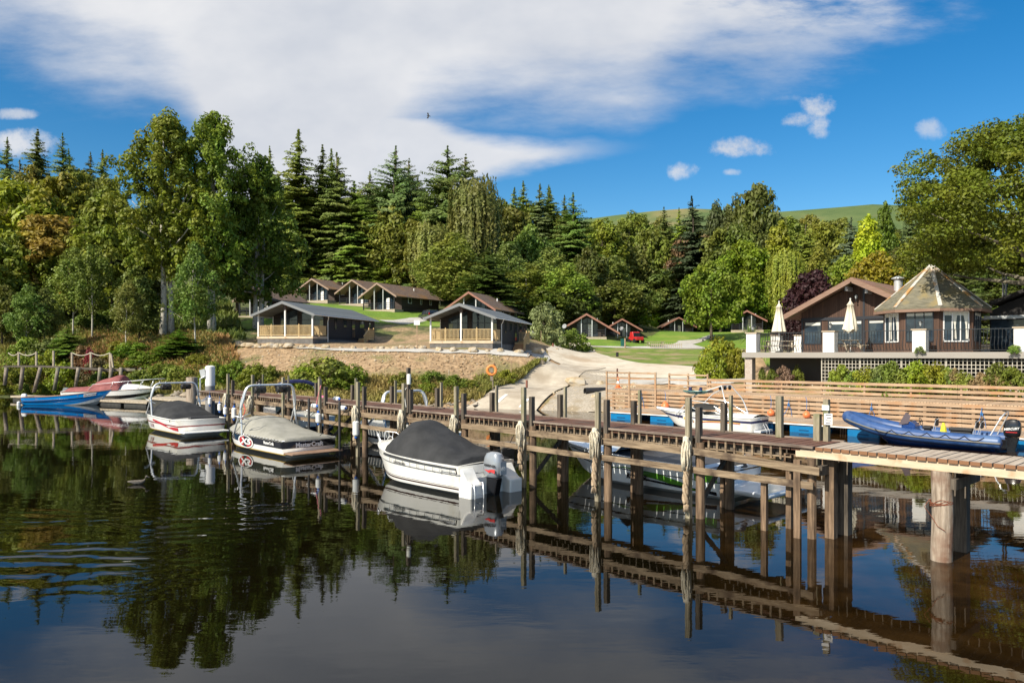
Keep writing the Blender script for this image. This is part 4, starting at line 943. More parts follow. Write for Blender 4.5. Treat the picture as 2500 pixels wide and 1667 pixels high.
# ================================================================ boats
def side_map(hull,x0,z0,off=.012,side=1):pass
class Hull:
    """x from 0 (stern) to L (bow); section rows keel..gunwale; side +1 is port (+y)"""
    def __init__(s,L,B,fs,fb,draft=.35,rake=.9,bowpow=2.6,chz=.12,chw=.88,stern=.92,tum=0,flare=.1,full=.55):
        s.__dict__.update(locals())
    def half(s,f): # half beam at gunwale
        if f<.0:f=0
        g=1-max(0,(f-s.full)/(1-s.full))**s.bowpow if f>s.full else s.stern+(1-s.stern)*(f/s.full)
        if f<=s.full:return s.B/2*(s.stern+(1-s.stern)*math.sin(f/s.full*PI/2))
        return s.B/2*max(g,0.0)
    def sheer(s,f):return s.fs+(s.fb-s.fs)*max(f,0)**1.8
    def pt(s,f,h,sg=1): # h 0..1 from chine to gunwale ; -1..0 keel to chine
        zg=s.sheer(f);zc=s.chz+.45*s.fb*max(0,(f-.55)/.45)**2.2
        zc=min(zc,zg-.05);b=s.half(f)
        bc=b*(s.chw-.55*s.flare*max(0,(f-.5)/.5)) 
        zk=-s.draft+(zc+s.draft)*max(0,(f-.6)/.4)**2.4
        if h>=0:
            y=bc+(b-bc)*(max(h,0)**.8);z=zc+(zg-zc)*h
        else:
            q=max(h+1,0);y=bc*q;z=zk+(zc-zk)*q**1.2
        x=f*s.L-s.rake*(max(0,(f-.5)/.5)**1.6)*(1-(z-zk)/(zg-zk+1e-6))
        return Vector((x,sg*y,z))
    def build(s,parent,bands,name='hull',n=40):
        """bands: list of (h0,h1,partname,material)"""
        fs_=[i/n for i in range(n+1)]
        for h0,h1,nm,mt in bands:
            m=MB();k=max(2,int(abs(h1-h0)*10)+1)
            for sg in (1,-1):m.grid([[s.pt(f,h0+(h1-h0)*j/k,sg) for j in range(k+1)] for f in fs_])
            # transom slice
            m.grid([[s.pt(0,h0+(h1-h0)*j/k,1) for j in range(k+1)],[s.pt(0,h0+(h1-h0)*j/k,-1) for j in range(k+1)]])
            b=m.build(nm,mt,parent,smooth=2)
            me=b.data;bm=bmesh.new();bm.from_mesh(me);bmesh.ops.remove_doubles(bm,verts=bm.verts,dist=.0005);bmesh.ops.recalc_face_normals(bm,faces=bm.faces);bm.to_mesh(me);bm.free()
    def onside(s,x,h,sg,off=.012): # place flat xy onto the hull side at x metres, h fraction
        f=min(max(x/s.L,0),.999);p=s.pt(f,h,sg);q=s.pt(f,min(h+.05,1),sg)-p;d=s.pt(min(f+.01,.999),h,sg)-s.pt(max(f-.01,0),h,sg)
        n=d.cross(q)*(1 if sg<0 else -1)
        if n.y*sg<0:n=-n
        return p+n.normalized()*off
    def label(s,txt,size,mat,parent,x,h,sg,ax=1,**k):
        zg=s.sheer(x/s.L)-s.pt(x/s.L,0,1).z
        return text(txt,size,mat,parent,None,fn=lambda a,b:s.onside(x+ax*(a if sg<0 else -a),h+b/zg,sg,.035),**k)
def deckcap(H,parent,f0,f1,mat,name='deck',dz=0,inset=0,n=20,crown=.0,cz=None):
    m=MB();rows=[]
    for i in range(n+1):
        f=f0+(f1-f0)*i/n;p=H.pt(f,1,1);row=[]
        for j in range(9):
            q=-1+j/4;row.append((p.x,q*max(p.y-inset,0.0),p.z+dz+crown*(1-q*q)))
        rows.append(row)
    return m.grid(rows).build(name,mat,parent,smooth=True)
def gunwale(H,parent,mat,r=.035,f0=0,f1=1,name='rub_rail',h=1,off=0.):
    m=MB()
    for sg in (1,-1):m.tube([H.pt(f0+(f1-f0)*i/30,h,sg)+Vector((0,sg*off,0)) for i in range(31)],r,6)
    m.tube([H.pt(f0,h,1),H.pt(f0,h,-1)],r,6)
    return m.build(name,mat,parent,smooth=True)
def cover(H,parent,prof,mat,inset=.04,drop=.05,n=46,m_=15,name='boat_cover',seed=1,sag=.02,skirt=.12):
    """prof: list (f, crown height above gunwale, flatness)"""
    rows=[];ks=len(prof)
    for i in range(n+1):
        f=prof[0][0]+(prof[-1][0]-prof[0][0])*i/n
        j=max(k for k in range(ks) if prof[k][0]<=f+1e-9);j=min(j,ks-2)
        t=(f-prof[j][0])/(prof[j+1][0]-prof[j][0]);t=t*t*(3-2*t)*.5+t*.5
        hh=prof[j][1]*(1-t)+prof[j+1][1]*t;fl=prof[j][2]*(1-t)+prof[j+1][2]*t
        p=H.pt(f,1,1);row=[]
        for k in range(m_):
            q=-1+2*k/(m_-1);e=abs(q)
            z=p.z+hh*(1-e**fl)-(drop if e>.999 else 0)
            wob=sag*mnoise.noise((f*9+seed,q*3.1,seed))*(1-e**6)*2.2
            row.append((p.x,q*(p.y+.025-inset*(0)),z+wob))
        rows.append(row)
    r0=rows[0];rows.insert(0,[(p[0]-.03,p[1]*1.0,min(q_[2] for q_ in r0)-skirt) for p in r0])
    return MB().grid(rows).build(name,mat,parent,smooth=True)
def arch(parent,pts,r,mat,name='tower_tube'):return MB().tube(pts,r,8).build(name,mat,parent,smooth=2)
def rnd_path(P,rad=.25,n=5):
    P=[Vector(p) for p in P];o=[P[0]]
    for i in range(1,len(P)-1):
        a=(P[i-1]-P[i]);b=(P[i+1]-P[i]);ra=min(rad,a.length*.45,b.length*.45);a=P[i]+a.normalized()*ra;b=P[i]+b.normalized()*ra
        for k in range(n+1):
            t=k/n;o.append(a*(1-t)**2+P[i]*2*t*(1-t)+b*t*t)
    o.append(P[-1]);return o
def speaker(parent,loc,r=.15,L=.5):
    m=MB();m.tube([Vector(loc)+Vector((0,-L/2,0)),Vector(loc)+Vector((0,-L/2+.04,0)),Vector(loc)+Vector((0,L/2-.04,0)),Vector(loc)+Vector((0,L/2,0))],[r*.8,r,r,r*.8],16)
    o=m.build('tower_speaker',BLACKM,parent,smooth=2)
    for sg in (-1,1):
        MB().tube([Vector(loc)+Vector((-.02-r*.9,sg*L*.25,0)),Vector(loc)+Vector((-.05-r*.9,sg*L*.25,0))],r*.62,16).build('cone',BLACKG,o)
    return o
def tower(parent,x,w,h,lean,r=.03,spk=True,base=.6,spread=.75):
    for dx in (0,.22):
        arch(parent,rnd_path([(x+spread*(1 if dx==0 else -.15),w/2,base),(x+dx*.8-lean*.35,w/2-.04,base+h*.62),(x-lean+dx*.2,w/2-.22,base+h),(x-lean+dx*.2,-w/2+.22,base+h),(x+dx*.8-lean*.35,-w/2+.04,base+h*.62),(x+spread*(1 if dx==0 else -.15),-w/2,base)],.28),r,STEEL)
    if spk:
        for sg in (-1,1):speaker(parent,(x-lean-.05,sg*w*.2,base+h-.2))
        for sg in (-1,1):
            MB().tube([(x-lean,sg*w*.2,base+h+.08),(x-lean,sg*w*.2,base+h-.12)],.03,6).build('speaker_clamp',STEEL,parent)
def outboard(parent,x,z,h,cowl,leg,name='outboard_motor',s=1.):
    t=empty(name,(x,0,z));t.parent=parent
    rows=[];H_=h
    prof=((-.02,.22,.13),(.02,.27,.16),(.12,.30,.18),(.32,.31,.185),(.48,.28,.17),(.58,.22,.14),(.62,.10,.07))
    m=MB()
    for z_,a,b in prof:
        m_r=[]
        for k in range(20):
            q=2*PI*k/20;cx_=math.copysign(abs(math.cos(q))**.7,math.cos(q));sy_=math.copysign(abs(math.sin(q))**.7,math.sin(q))
            m_r.append(((-.16+a*cx_-.05*z_)*s,b*sy_*s,(z_+h)*s))
        rows.append(m_r)
    m.grid(rows,True);n=len(m.v);m.f.append(tuple(range(n-20,n)));m.f.append(tuple(range(19,-1,-1)))
    m.build('cowling',cowl,t,smooth=2)
    m=MB();m.prism([((-.40)*s,-.1*s,(h-.03)*s),(.08*s,-.1*s,(h-.03)*s),(.0*s,-.1*s,(h-.5)*s),(-.06*s,-.1*s,(h-1.1)*s),(-.26*s,-.1*s,(h-1.1)*s),(-.28*s,-.1*s,(h-.5)*s)],(0,.2*s,0))
    m.bb((0,-.12*s,(h-.45)*s),(.22*s,.12*s,(h-.12)*s));m.build('leg',leg,t,bevel=.02)
    return t
def boat(name,s,off,label,cat='boat',group=None,heading=PI):
    """moored along the jetty: bow toward the bank"""
    p=dk(s,off);return empty(name,(p.x,p.y,0),DRZ+heading,label,cat,group)
# --- white cuddy boat with black cover and outboard
b=boat('cuddy_boat',23.1,-1.6,'white cabin boat under a black cover with a silver outboard, nearest in the foreground')
H5=Hull(5.6,2.35,.86,1.04,rake=.95,bowpow=2.3,chz=.10,chw=.90,stern=.90,full=.45)
H5.build(b,[(-1,0,'hull',WHITE),(0,.10,'hull',WHITE),(.10,.16,'stripe',pm('brown_stripe',(.05,.02,.018),rough=.35)),(.16,.19,'hull',WHITE),(.19,.21,'stripe',MATS['brown_stripe']),(.21,1,'topside',WHITE)])
gunwale(H5,b,pm('rub_grey',(.30,.30,.30),rough=.5),.018,0,1,h=.68,off=.012)
deckcap(H5,b,0,1,WHITE,crown=.04)
# raised cuddy top
m=MB();rows=[]
for f,hh in ((.46,.50),(.55,.48),(.66,.42),(.76,.31),(.86,.17),(.95,.05),(.99,.0)):
    p=H5.pt(f,1,1);row=[]
    for k in range(13):
        q=-1+k/6;row.append((p.x-(.3*hh if abs(q)<1 else 0),q*(p.y-.02),p.z+hh*(1-abs(q)**3.2)))
    rows.append(row)
m.grid(rows).build('cabin_top',WHITE,b,smooth=True)
for sg in (1,-1):
    m=MB();P=[(3.02,.83,1.05),(3.5,.77,1.05),(3.42,.72,1.27),(3.05,.74,1.33)]
    m.prism([(x,sg*y,z) for x,y,z in P],(0,sg*.012,0));m.build('cabin_window',pm('smoked_window',(.09,.07,.05),rough=.1),b)
cover(H5,b,[(.02,.16,6),(.10,.22,4.5),(.25,.44,3.2),(.42,.82,2.6),(.52,.98,2.5),(.58,.92,2.5),(.64,.62,2.6),(.68,.34,3)],CANB,drop=.10,seed=4,sag=.045)
m=MB()
for i in range(9):
    for sg in (1,-1):
        p=H5.pt(.06+i*.065,1,sg);m.tube([p+Vector((0,sg*.03,-.12)),p+Vector((0,sg*.03,-.24))],.008,4)
m.build('cover_tie',BLACKM,b)
# stern corners, engine well
for sg in (1,-1):
    q=MB().prism([(-.44,sg*1.0,-.1),(.1,sg*1.0,-.1),(.1,sg*1.0,.84),(.0,sg*1.0,.80),(-.10,sg*1.0,.66),(-.20,sg*1.0,.50),(-.32,sg*1.0,.41),(-.44,sg*1.0,.38)],(0,-sg*.5,0)).build('swim_step',WHITE,b,bevel=.05,smooth=2)
MB().bb((-.1,-.55,-.2),(.02,.55,.5)).build('transom',WHITE,b)
lad=MB()
for y in (.62,.94):lad.tube([(-.38,y,.42),(-.52,y,.44),(-.56,y,.1),(-.54,y,-.5)],.018,6)
for z in (.02,-.22):lad.tube([(-.54,.62,z+.1),(-.54,.94,z+.1)],.014,6)
lad.build('boarding_ladder',STEEL,b,smooth=True)
m=MB();m.tube(rnd_path([(3.6,.80,1.02),(3.75,.70,1.35),(4.1,.62,1.38),(4.25,.60,1.15)],.1),.014,6)
m.tube(rnd_path([(3.6,-.80,1.02),(3.75,-.70,1.35),(4.1,-.62,1.38),(4.25,-.60,1.15)],.1),.014,6)
for sg in (1,-1):
    m.tube(rnd_path([(5.42,sg*.08,.88),(5.5,sg*.16,1.36),(5.1,sg*.36,1.34),(4.7,sg*.5,1.02)],.08),.014,6)
    m.tube([(5.15,sg*.2,.92),(5.22,sg*.31,1.35)],.012,6)
m.build('bow_rail',STEEL,b,smooth=True)
m=MB();m.tube(rnd_path([(.12,1.10,.62),(.12,1.13,.72),(.75,1.18,.73),(.75,1.15,.62)],.06),.012,6);m.build('grab_rail',STEEL,b)
H5.label('QUICKSILVER',.105,BLACKG,b,2.75,.74,1,shear=.25,bold=.003)
ob=outboard(b,-.10,-.02,.48,pm('silver_cowling',(.30,.33,.37),(.36,.39,.43),2,rough=.28,metal=.3,coat=.3),BLACKG,s=1.12)
text('60',.15,WHITEP,ob,frame((-.600,.0,.78),(0,-1,0),(-.05,0,1)),bold=.004)
text('EFI',.06,WHITEP,ob,frame((-.56,.0,1.08),(0,-1,0),(.15,0,1)))
text('MARINER',.105,BLACKG,ob,frame((-.25,.222,.86),(-1,0,-.12),(0,0,1)),shear=.2,bold=.003)
MB().prism([(-.02,.215,.74),(-.22,.222,.66),(-.30,.222,.69),(-.47,.215,.66),(-.47,.215,.77),(-.3,.222,.76),(-.2,.222,.73)],(0,.006,0)).build('red_flash',RED,ob)
MB().bb((-.592,-.12,.62),(-.582,.12,.99)).build('rear_panel',pm('pale_silver',(.45,.49,.54),rough=.3,metal=.3),ob)
MB().tube([(1.1,-.95,.98),(.7,-1.45,1.1),(.3,-1.6,1.9)],.012,5).build('mooring_line',ROPEK,b)
# --- grey-covered wakeboard boat (black and white)
b=boat('wakeboard_boat',12.4,-1.5,'black and white wakeboard boat under a pale grey cover with a silver tower')
H4=Hull(6.9,2.45,.68,.78,rake=.75,bowpow=2.4,chz=.12,chw=.93,stern=.95,full=.5)
BLKH=pm('black_gelcoat',(.012,.013,.018),rough=.12,coat=.8)
H4.build(b,[(-1,0,'hull',WHITE),(0,.06,'water_stripe',GOLD),(.06,.42,'hull',WHITE),(.42,.95,'topside',BLKH),(.95,1,'topside',WHITE)])
gunwale(H4,b,STEEL,.02,h=.97)
cover(H4,b,[(0.0,.07,5),(.12,.14,3.6),(.3,.28,3.4),(.44,.48,3.4),(.50,.60,3.8),(.64,.60,3.8),(.70,.40,3.4),(.82,.20,3),(.93,.08,3),(1.0,.0,3)],CANG,skirt=0,drop=.05,seed=9,sag=.02)
m=MB()
for i in range(24):
    f=i/24*.9;m.tube([H4.pt(f+.036*q/4,1-.05*math.sin(q/4*PI),1)+Vector((0,.03,0)) for q in range(5)],.012,4,False)
m.build('cover_cord',ROPEK,b)
MB().bb((-.72,-1.1,.16),(.0,1.1,.22)).build('swim_platform',pm('teak_platform',(.20,.12,.075),(.34,.22,.15),3,rough=.6),b,bevel=.02)
tower(b,3.5,2.5,2.1,.1,.042)
for sg in (1,-1):
    m=MB();m.tube(rnd_path([(2.9,sg*1.26,1.1),(3.05,sg*1.6,1.25),(2.5,sg*1.62,1.5),(2.6,sg*1.25,1.6)],.1),.02,6);m.tube([(2.7,sg*1.25,1.35),(3.0,sg*1.75,1.5)],.02,6);m.build('board_rack',STEEL,b,smooth=True)
# round badge with X5 on the bow quarter
cxb=3.15
zz=H4.sheer(.7)-H4.pt(.7,0,1).z
def disc(r0,r1,mat,nm,off,a0=0,a1=2*PI,sx=2.7):
    m=MB();rows=[]
    for rr_ in (r0,r1):
        rows.append([H4.onside(cxb-rr_*sx*math.cos(a0+(a1-a0)*k/32),.50+rr_*math.sin(a0+(a1-a0)*k/32)/zz,1,off) for k in range(33)])
    m.grid(rows);return m.build(nm,mat,b)
disc(.0,.25,BLKH,'badge',.02);disc(.225,.262,WHITEP,'badge_ring',.028);disc(.12,.21,RED,'badge_flame',.03,R(100),R(240));disc(.12,.21,RED,'badge_flame',.03,R(-80),R(30))
H4.label('X5',.34,WHITEP,b,cxb,.50,1,shear=.3,bold=.014,ax=2.2);
H4.label('MasterCraft',.17,WHITEP,b,1.05,.70,1,bold=.006)
text('MasterCraft',.24,WHITEP,b,frame((-.012,0,.46),(0,-1,0),(0,0,1)),bold=.008)
text('WAKEBOARD EDITION',.09,WHITEP,b,frame((-.012,0,.62),(0,-1,0),(0,0,1)),bold=.002)
H4.label('X',.22,BLACKM,b,5.6,1.12,1)
# --- red and white wakeboard boat
b=boat('wakeboard_boat',2.05,-1.75,'white wakeboard boat with red flashes and a black cover, third boat from the left')
H3=Hull(6.6,2.5,.80,.95,rake=.7,bowpow=2.6,chz=.14,chw=.90,stern=.95,full=.5)
H3.build(b,[(-1,.0,'hull',WHITE),(0,.05,'water_stripe',GOLD),(.05,.50,'hull',WHITE),(.50,.60,'red_stripe',DKRED),(.60,1,'topside',WHITE)])
deckcap(H3,b,0,.99,WHITE,crown=.03)
cover(H3,b,[(.14,.04,4),(.2,.28,3.4),(.34,.60,3),(.5,.72,2.8),(.58,.70,2.8),(.66,.5,3),(.76,.22,3),(.9,.05,3)],CANB,drop=.0,seed=2,sag=.03)
gunwale(H3,b,WHITE,.03)
MB().bb((-.65,-1.1,.18),(.0,1.1,.27)).build('swim_platform',WHITE,b,bevel=.03)
MB().bb((.1,-.9,.80),(.45,.5,.92)).build('rear_deck_recess',pm('dark_vinyl',(.04,.04,.045),rough=.5),b)
for sg in (1,):
    m=MB();P=[(1.0,.30),(2.6,.55),(4.4,.72),(5.7,.66),(5.9,.85),(5.0,.93),(3.2,.80),(1.8,.62)]
    m.add([H3.onside(x,h,sg,.012) for x,h in P]+[H3.onside(3.3,.68,sg,.012)],[(i,(i+1)%8,8) for i in range(8)]);m.build('red_flash',RED,b)
    m=MB();P=[(.02,.22),(.7,.25),(1.3,.36),(.8,.46),(.02,.48)];m.add([H3.onside(x,h,sg,.013) for x,h in P],[(0,1,2,3,4)]);m.build('red_flash',RED,b)
    for k in range(4):
        m=MB();x=4.4+k*.35;m.add([H3.onside(x,.55,sg,.013),H3.onside(x+.28,.6,sg,.013),H3.onside(x+.5,.3-.02*k,sg,.013),H3.onside(x+.15,.42,sg,.013)],[(0,1,2,3)]);m.build('red_flash',DKRED,b)
H3.label('X 18',.26,DKRED,b,3.55,.32,1,bold=.008)
tower(b,3.5,2.5,1.65,-.1,.042,base=.85)
for sg in (1,-1):
    m=MB()
    for k in range(4):m.tube([(3.0+k*.09,sg*1.2,1.5),(3.1+k*.09,sg*1.65,1.75+k*.02)],.012,5)
    m.build('board_rack',STEEL,b)
# --- boats behind the jetty
b=boat('bimini_boat',4.6,3.1,'boat behind the jetty whose furled navy bimini shows above the posts')
Hb=Hull(6.0,2.3,.8,1.0);Hb.build(b,[(-1,.3,'hull',BLKH),(.3,1,'topside',WHITE)]);deckcap(Hb,b,0,.99,WHITE)
m=MB();m.tube(rnd_path([(1.6,1.1,1.0),(2.3,1.05,2.35),(2.3,.7,2.58),(2.3,-.7,2.58),(2.3,-1.05,2.35),(1.6,-1.1,1.0)],.3),.02,6);m.build('bimini_frame',STEEL,b)
rows=[[(2.3+dx,y,2.60-.22*(abs(y)/1.1)**2.5+dz) for y in [-1.12+.14*k for k in range(17)]] for dx,dz in ((-.14,-.12),(-.12,.02),(0,.07),(.12,.02),(.14,-.12))]
MB().grid(rows).build('bimini_canvas',CANN,b,smooth=True)
MB().bb((2.9,-.8,.9),(3.0,.8,1.5)).build('windscreen',GLASS,b)
MB().tube([(.6,-.6,1.0),(.6,-.6,1.9)],.015,5).build('flag_pole',STEEL,b);MB().bb((.35,-.61,1.6),(.6,-.59,1.85)).build('flag',pm('pink_flag',(.75,.16,.35)),b)
b=boat('tower_boat',15.2,3.1,'boat behind the jetty with a bare bent silver tower left of the lamp post')
Hc=Hull(6.2,2.4,.75,.95);Hc.build(b,[(-1,.35,'hull',WHITE),(.35,.5,'stripe',BLKH),(.5,1,'topside',WHITE)]);deckcap(Hc,b,0,.99,WHITE)
tower(b,2.7,2.45,1.55,-.2,.05,spk=False,base=.85,spread=1.3)
MB().bb((3.1,-.8,.9),(3.2,.8,1.3)).build('windscreen',GLASS,b)
# --- long white and green bowrider seen under the jetty
b=boat('green_striped_speedboat',28.4,3.25,'long white speedboat with green and black stripes moored behind the jetty piles')
H6=Hull(7.0,2.5,.86,1.12,rake=1.3,bowpow=2.2,chz=.12,chw=.88,stern=.95,full=.42)
GRN=pm('green_stripe',(.10,.30,.03),rough=.25,coat=.5)
WH2=pm('cool_white_gelcoat',(.84,.87,.90),rough=.2,coat=.5)
H6.build(b,[(-1,0,'hull',WH2),(0,.50,'hull',WH2),(.50,.54,'black_stripe',BLKH),(.54,.80,'topside',WH2),(.80,.86,'black_stripe',BLKH),(.86,1,'topside',WH2)])
for sg in (1,-1):
    m=MB();P=[(.7,.10),(1.6,.24),(2.6,.40),(3.9,.46),(3.2,.62),(2.0,.56),(1.2,.36)];m.add([H6.onside(x,h,sg,.014) for x,h in P],[(0,1,2,6),(2,3,5,6),(3,4,5)]);m.build('green_flash',GRN,b)
    m=MB();P=[(.1,.02),(1.0,.10),(2.6,.22),(4.4,.36),(4.2,.40),(2.4,.28),(.9,.20),(.1,.16)];m.add([H6.onside(x,h,sg,.012) for x,h in P],[(0,1,6,7),(1,2,5,6),(2,3,4,5)]);m.build('black_flash',BLKH,b)
    m=MB();P=[(.05,.50),(.75,.48),(.75,.76),(.05,.80)];m.add([H6.onside(x,h,sg,.013) for x,h in P],[(0,1,2,3)]);m.build('green_flash',GRN,b)
H6.label('RINKER',.22,BLACKG,b,2.75,.30,-1,shear=.3,bold=.006);H6.label('RINKER',.22,BLACKG,b,2.75,.30,1,shear=.3,bold=.008)
deckcap(H6,b,.55,.99,WH2,crown=.06);deckcap(H6,b,0,.56,pm('cockpit_vinyl',(.05,.05,.055),rough=.6),dz=-.04,name='cockpit')
gunwale(H6,b,WH2,.03)
MB().bb((-1.45,-1.1,.24),(.05,1.1,.38)).build('swim_platform',WH2,b,bevel=.06)
MB().prism([(.05,-1.0,.38),(.6,-1.0,.9),(.6,-1.0,.38)],(0,2.0,0)).build('sun_pad',WH2,b)
MB().lathe([(.28,0),(.2,.22),(.05,.26)],(.2,-.2,.8),10).build('rear_seat',BLACKM,b)
m=MB();m.grid([[(3.6+.5*math.cos(a),1.05*math.sin(a),.92) for a in [R(-70+k*14) for k in range(11)]],[(3.15+.45*math.cos(a),.9*math.sin(a),1.35) for a in [R(-70+k*14) for k in range(11)]]]);m.build('windscreen',GLASS,b,smooth=True)
# --- bowrider on the pontoon
def pboat(name,t,D,label,cat='boat'):
    p=PD(t,D);return empty(name,(p.x,p.y,0),PRZ+PI,label,cat)
b=pboat('bowrider',-17.3,36.6,'small white speedboat with navy and red stripes and a teal wakeboard on its tower')
H7=Hull(6.2,2.2,.76,.95,rake=1.3,bowpow=2.0,chz=.06,chw=.86,stern=.9,full=.42)
H7.build(b,[(-1,0,'hull',WHITE),(0,.62,'hull',WHITE),(.62,.80,'navy_stripe',CANN),(.80,1,'topside',WHITE)])
deckcap(H7,b,.5,1,WHITE,crown=.10);deckcap(H7,b,0,.25,WHITE,crown=.16,name='rear_deck');deckcap(H7,b,.24,.52,pm('beige_vinyl',(.55,.50,.42)),dz=-.1,name='cockpit')
gunwale(H7,b,WHITE,.03);RD7=RED;YL7=pm('yellow_stripe',(.80,.50,.10),rough=.3)
for sg in (1,-1):
    for (h0,h1,mt,nm) in ((.52,.57,YL7,'yellow_stripe'),(.46,.50,RD7,'red_stripe')):
        m=MB();m.grid([[H7.onside(x,h0+(.0 if x>1 else 0)+.10*math.sin(x*1.1),sg,.012) for x in [.6+.3*k for k in range(10)]],[H7.onside(x,h1+.10*math.sin(x*1.1),sg,.012) for x in [.6+.3*k for k in range(10)]]]);m.build(nm,mt,b)
for sg in (1,):
    m=MB();m.grid([[H7.onside(x,h,sg,.016) for h in (.38,.72)] for x in (3.05,3.6)]);m.build('number_plate',WHITEP,b)
    m=MB();m.grid([[H7.onside(x,h,sg,.016) for h in (.50,.80)] for x in (3.75,3.98)]);q=m.build('sticker',WHITEP,b)
    m=MB();m.grid([[H7.onside(x,h,sg,.02) for h in (.57,.73)] for x in (3.8,3.93)]);m.build('yellow_mark',YL7,q)
    H7.label('A2',.20,BLACKM,b,3.36,.55,sg,bold=.004)
m=MB();m.grid([[(4.1,sg_*.95,.80) for sg_ in (-1,-.5,0,.5,1)],[(3.5,sg_*.8,1.16) for sg_ in (-1,-.5,0,.5,1)]]);m.build('windscreen',GLASSB,b)
m=MB()
for sg in (1,-1):m.tube([(4.15,sg*.98,.80),(3.5,sg*.82,1.18),(2.7,sg*.95,.85)],.018,6)
m.tube([(3.5,-.82,1.18),(3.5,.82,1.18)],.018,6);m.build('screen_frame',STEEL,b)
for sg in (1,-1):
    arch(b,rnd_path([(4.35,sg*1.0,.72),(3.2,sg*1.0,1.85),(1.9,sg*.5,2.35)],.3),.03,STEEL)
    arch(b,rnd_path([(1.1,sg*1.0,.72),(1.45,sg*1.0,1.6),(1.9,sg*.5,2.35)],.3),.03,STEEL)
    arch(b,rnd_path([(1.0,sg*1.0,.75),(2.4,sg*.98,1.45),(3.4,sg*.98,1.55)],.3),.022,STEEL)
arch(b,[(1.9,.5,2.35),(1.9,-.5,2.35)],.03,STEEL)
for k in range(4):MB().lathe([(.07,-.1),(.09,0),(.07,.1)],(1.9+.14*(k%2),-.4+.26*k,2.22),10).build('tower_light',BLACKG,b)
def wboard(mat,loc,rz,rx,name='wakeboard'):
    m=MB();rows=[]
    for z in (-.012,.012):
        rows.append([(.68*math.copysign(abs(math.cos(a))**.8,math.cos(a)),.21*math.copysign(abs(math.sin(a))**.9,math.sin(a)),z+.09*abs(math.cos(a))**3) for a in [2*PI*k/28 for k in range(28)]])
    m.grid(rows,True);m.f.append(tuple(range(28)));m.f.append(tuple(range(55,27,-1)));o=m.build(name,mat,b,smooth=2);o.location=loc;o.rotation_euler=(rx,0,rz);return o
o=wboard(pm('teal_board',(.0,.20,.17),rough=.25),(3.1,1.12,1.98),R(12),R(25))
for dx in (-.28,.28):MB().lathe([(.10,0),(.12,.05),(.07,.22),(.09,.26)],(dx,0,.02),10).build('binding',CANN,o)
wboard(BLACKG,(2.9,.7,2.0),R(-8),R(10));o=wboard(pm('grey_board',(.10,.10,.10),rough=.4),(2.5,1.1,1.25),R(8),R(60))
MB().bb((-.35,-.7,.05),(.0,.7,.14)).build('swim_step',WHITE,b)
for k in range(2):MB().tube([(-.2,-.2+.3*k,.45),(-.4,-.2+.3*k,.1),(-.4,-.2+.3*k,-.2)],.015,6).build('ladder_rail',STEEL,b)
# --- blue rigid inflatable
b=pboat('rigid_inflatable',-6.95,36.5,'blue rigid inflatable boat with a grey rub strip, dark windscreen and black outboard')
b.scale=(.9,1,1)
RIBB=pm('blue_inflatable_fabric',(.018,.06,.19),(.04,.10,.27),2.2,rough=.42,c3=(.08,.15,.30),s3=1.2,t3=.6);RIBH=pm('blue_hull_gelcoat',(.012,.05,.20),rough=.25,coat=.4)
GRUB=pm('grey_rub_strip',(.16,.155,.14),rough=.6)
def rpath(off=0,zo=0):
    P=[]
    for sg in (1,-1):
        pts=[(-.45,.92,.42),(0,.95,.43),(2,.97,.46),(3.6,.96,.52),(4.8,.88,.66),(5.7,.68,.86),(6.35,.36,1.02),(6.62,0,1.08)]
        q=[Vector((x,sg*(y+off*(1 if y>.1 else 0)),z+zo)) for x,y,z in pts]
        P.append(q)
    full=P[0]+P[1][::-1][1:]
    # smooth by Catmull-Rom
    o=[]
    for i in range(len(full)-1):
        p0=full[max(i-1,0)];p1=full[i];p2=full[i+1];p3=full[min(i+2,len(full)-1)]
        for k in range(6):
            t=k/6;o.append(.5*((2*p1)+(p2-p0)*t+(2*p0-5*p1+4*p2-p3)*t*t+(3*p1-p0-3*p2+p3)*t**3))
    o.append(full[-1]);return o
Pp=rpath();n_=len(Pp);m=MB();rad=[.27*min(1,.12+min(i,n_-1-i)/3.0) for i in range(n_)];m.tube(Pp,rad,18);m.build('tube',RIBB,b,smooth=True)
m=MB()
for sg in (1,-1):
    P=[p+Vector((0,sg*.0,-.02)) for p in (Pp[2:n_//2+1] if sg>0 else Pp[n_//2:-2])]
    Q=[]
    for i,p in enumerate(P):
        d=(P[min(i+1,len(P)-1)]-P[max(i-1,0)]).normalized();nn=d.cross(Vector((0,0,1)));nn=nn if (nn.y*sg>0 or abs(p.y)<.05) else -nn
        if abs(p.y)<.4 and p.x>6:nn=Vector((1,nn.y*.3,0))
        Q.append(p+nn.normalized()*.262)
    m.tube(Q,.042,6)
m.build('rub_strip',GRUB,b,smooth=True)
HR=Hull(6.1,1.75,.40,.80,draft=.3,rake=1.2,bowpow=2.2,chz=.12,chw=.9);HR.build(b,[(-1,1,'hull',RIBH)]);deckcap(HR,b,0,.95,GRUB,name='floor',dz=-.05)
for sg in (1,-1):
    m=MB()
    for k in range(6):
        x0_=.2+k*.78;P=[]
        for j in range(9):
            t=j/8;x=x0_+.78*t;a=R(35)-R(38)*math.sin(t*PI);z=.45+.04*x*.5
            P.append((x,sg*(.96+.285*math.cos(a)),z+.275*math.sin(a)))
        m.tube(P,.016,5)
    m.build('grab_line',ROPEK,b,smooth=True)
MB().prism([(3.3,-.35,.4),(4.0,-.35,.4),(3.9,-.35,.95),(3.55,-.35,1.05),(3.3,-.35,.9)],(0,.7,0)).build('console',RIBH,b,bevel=.03)
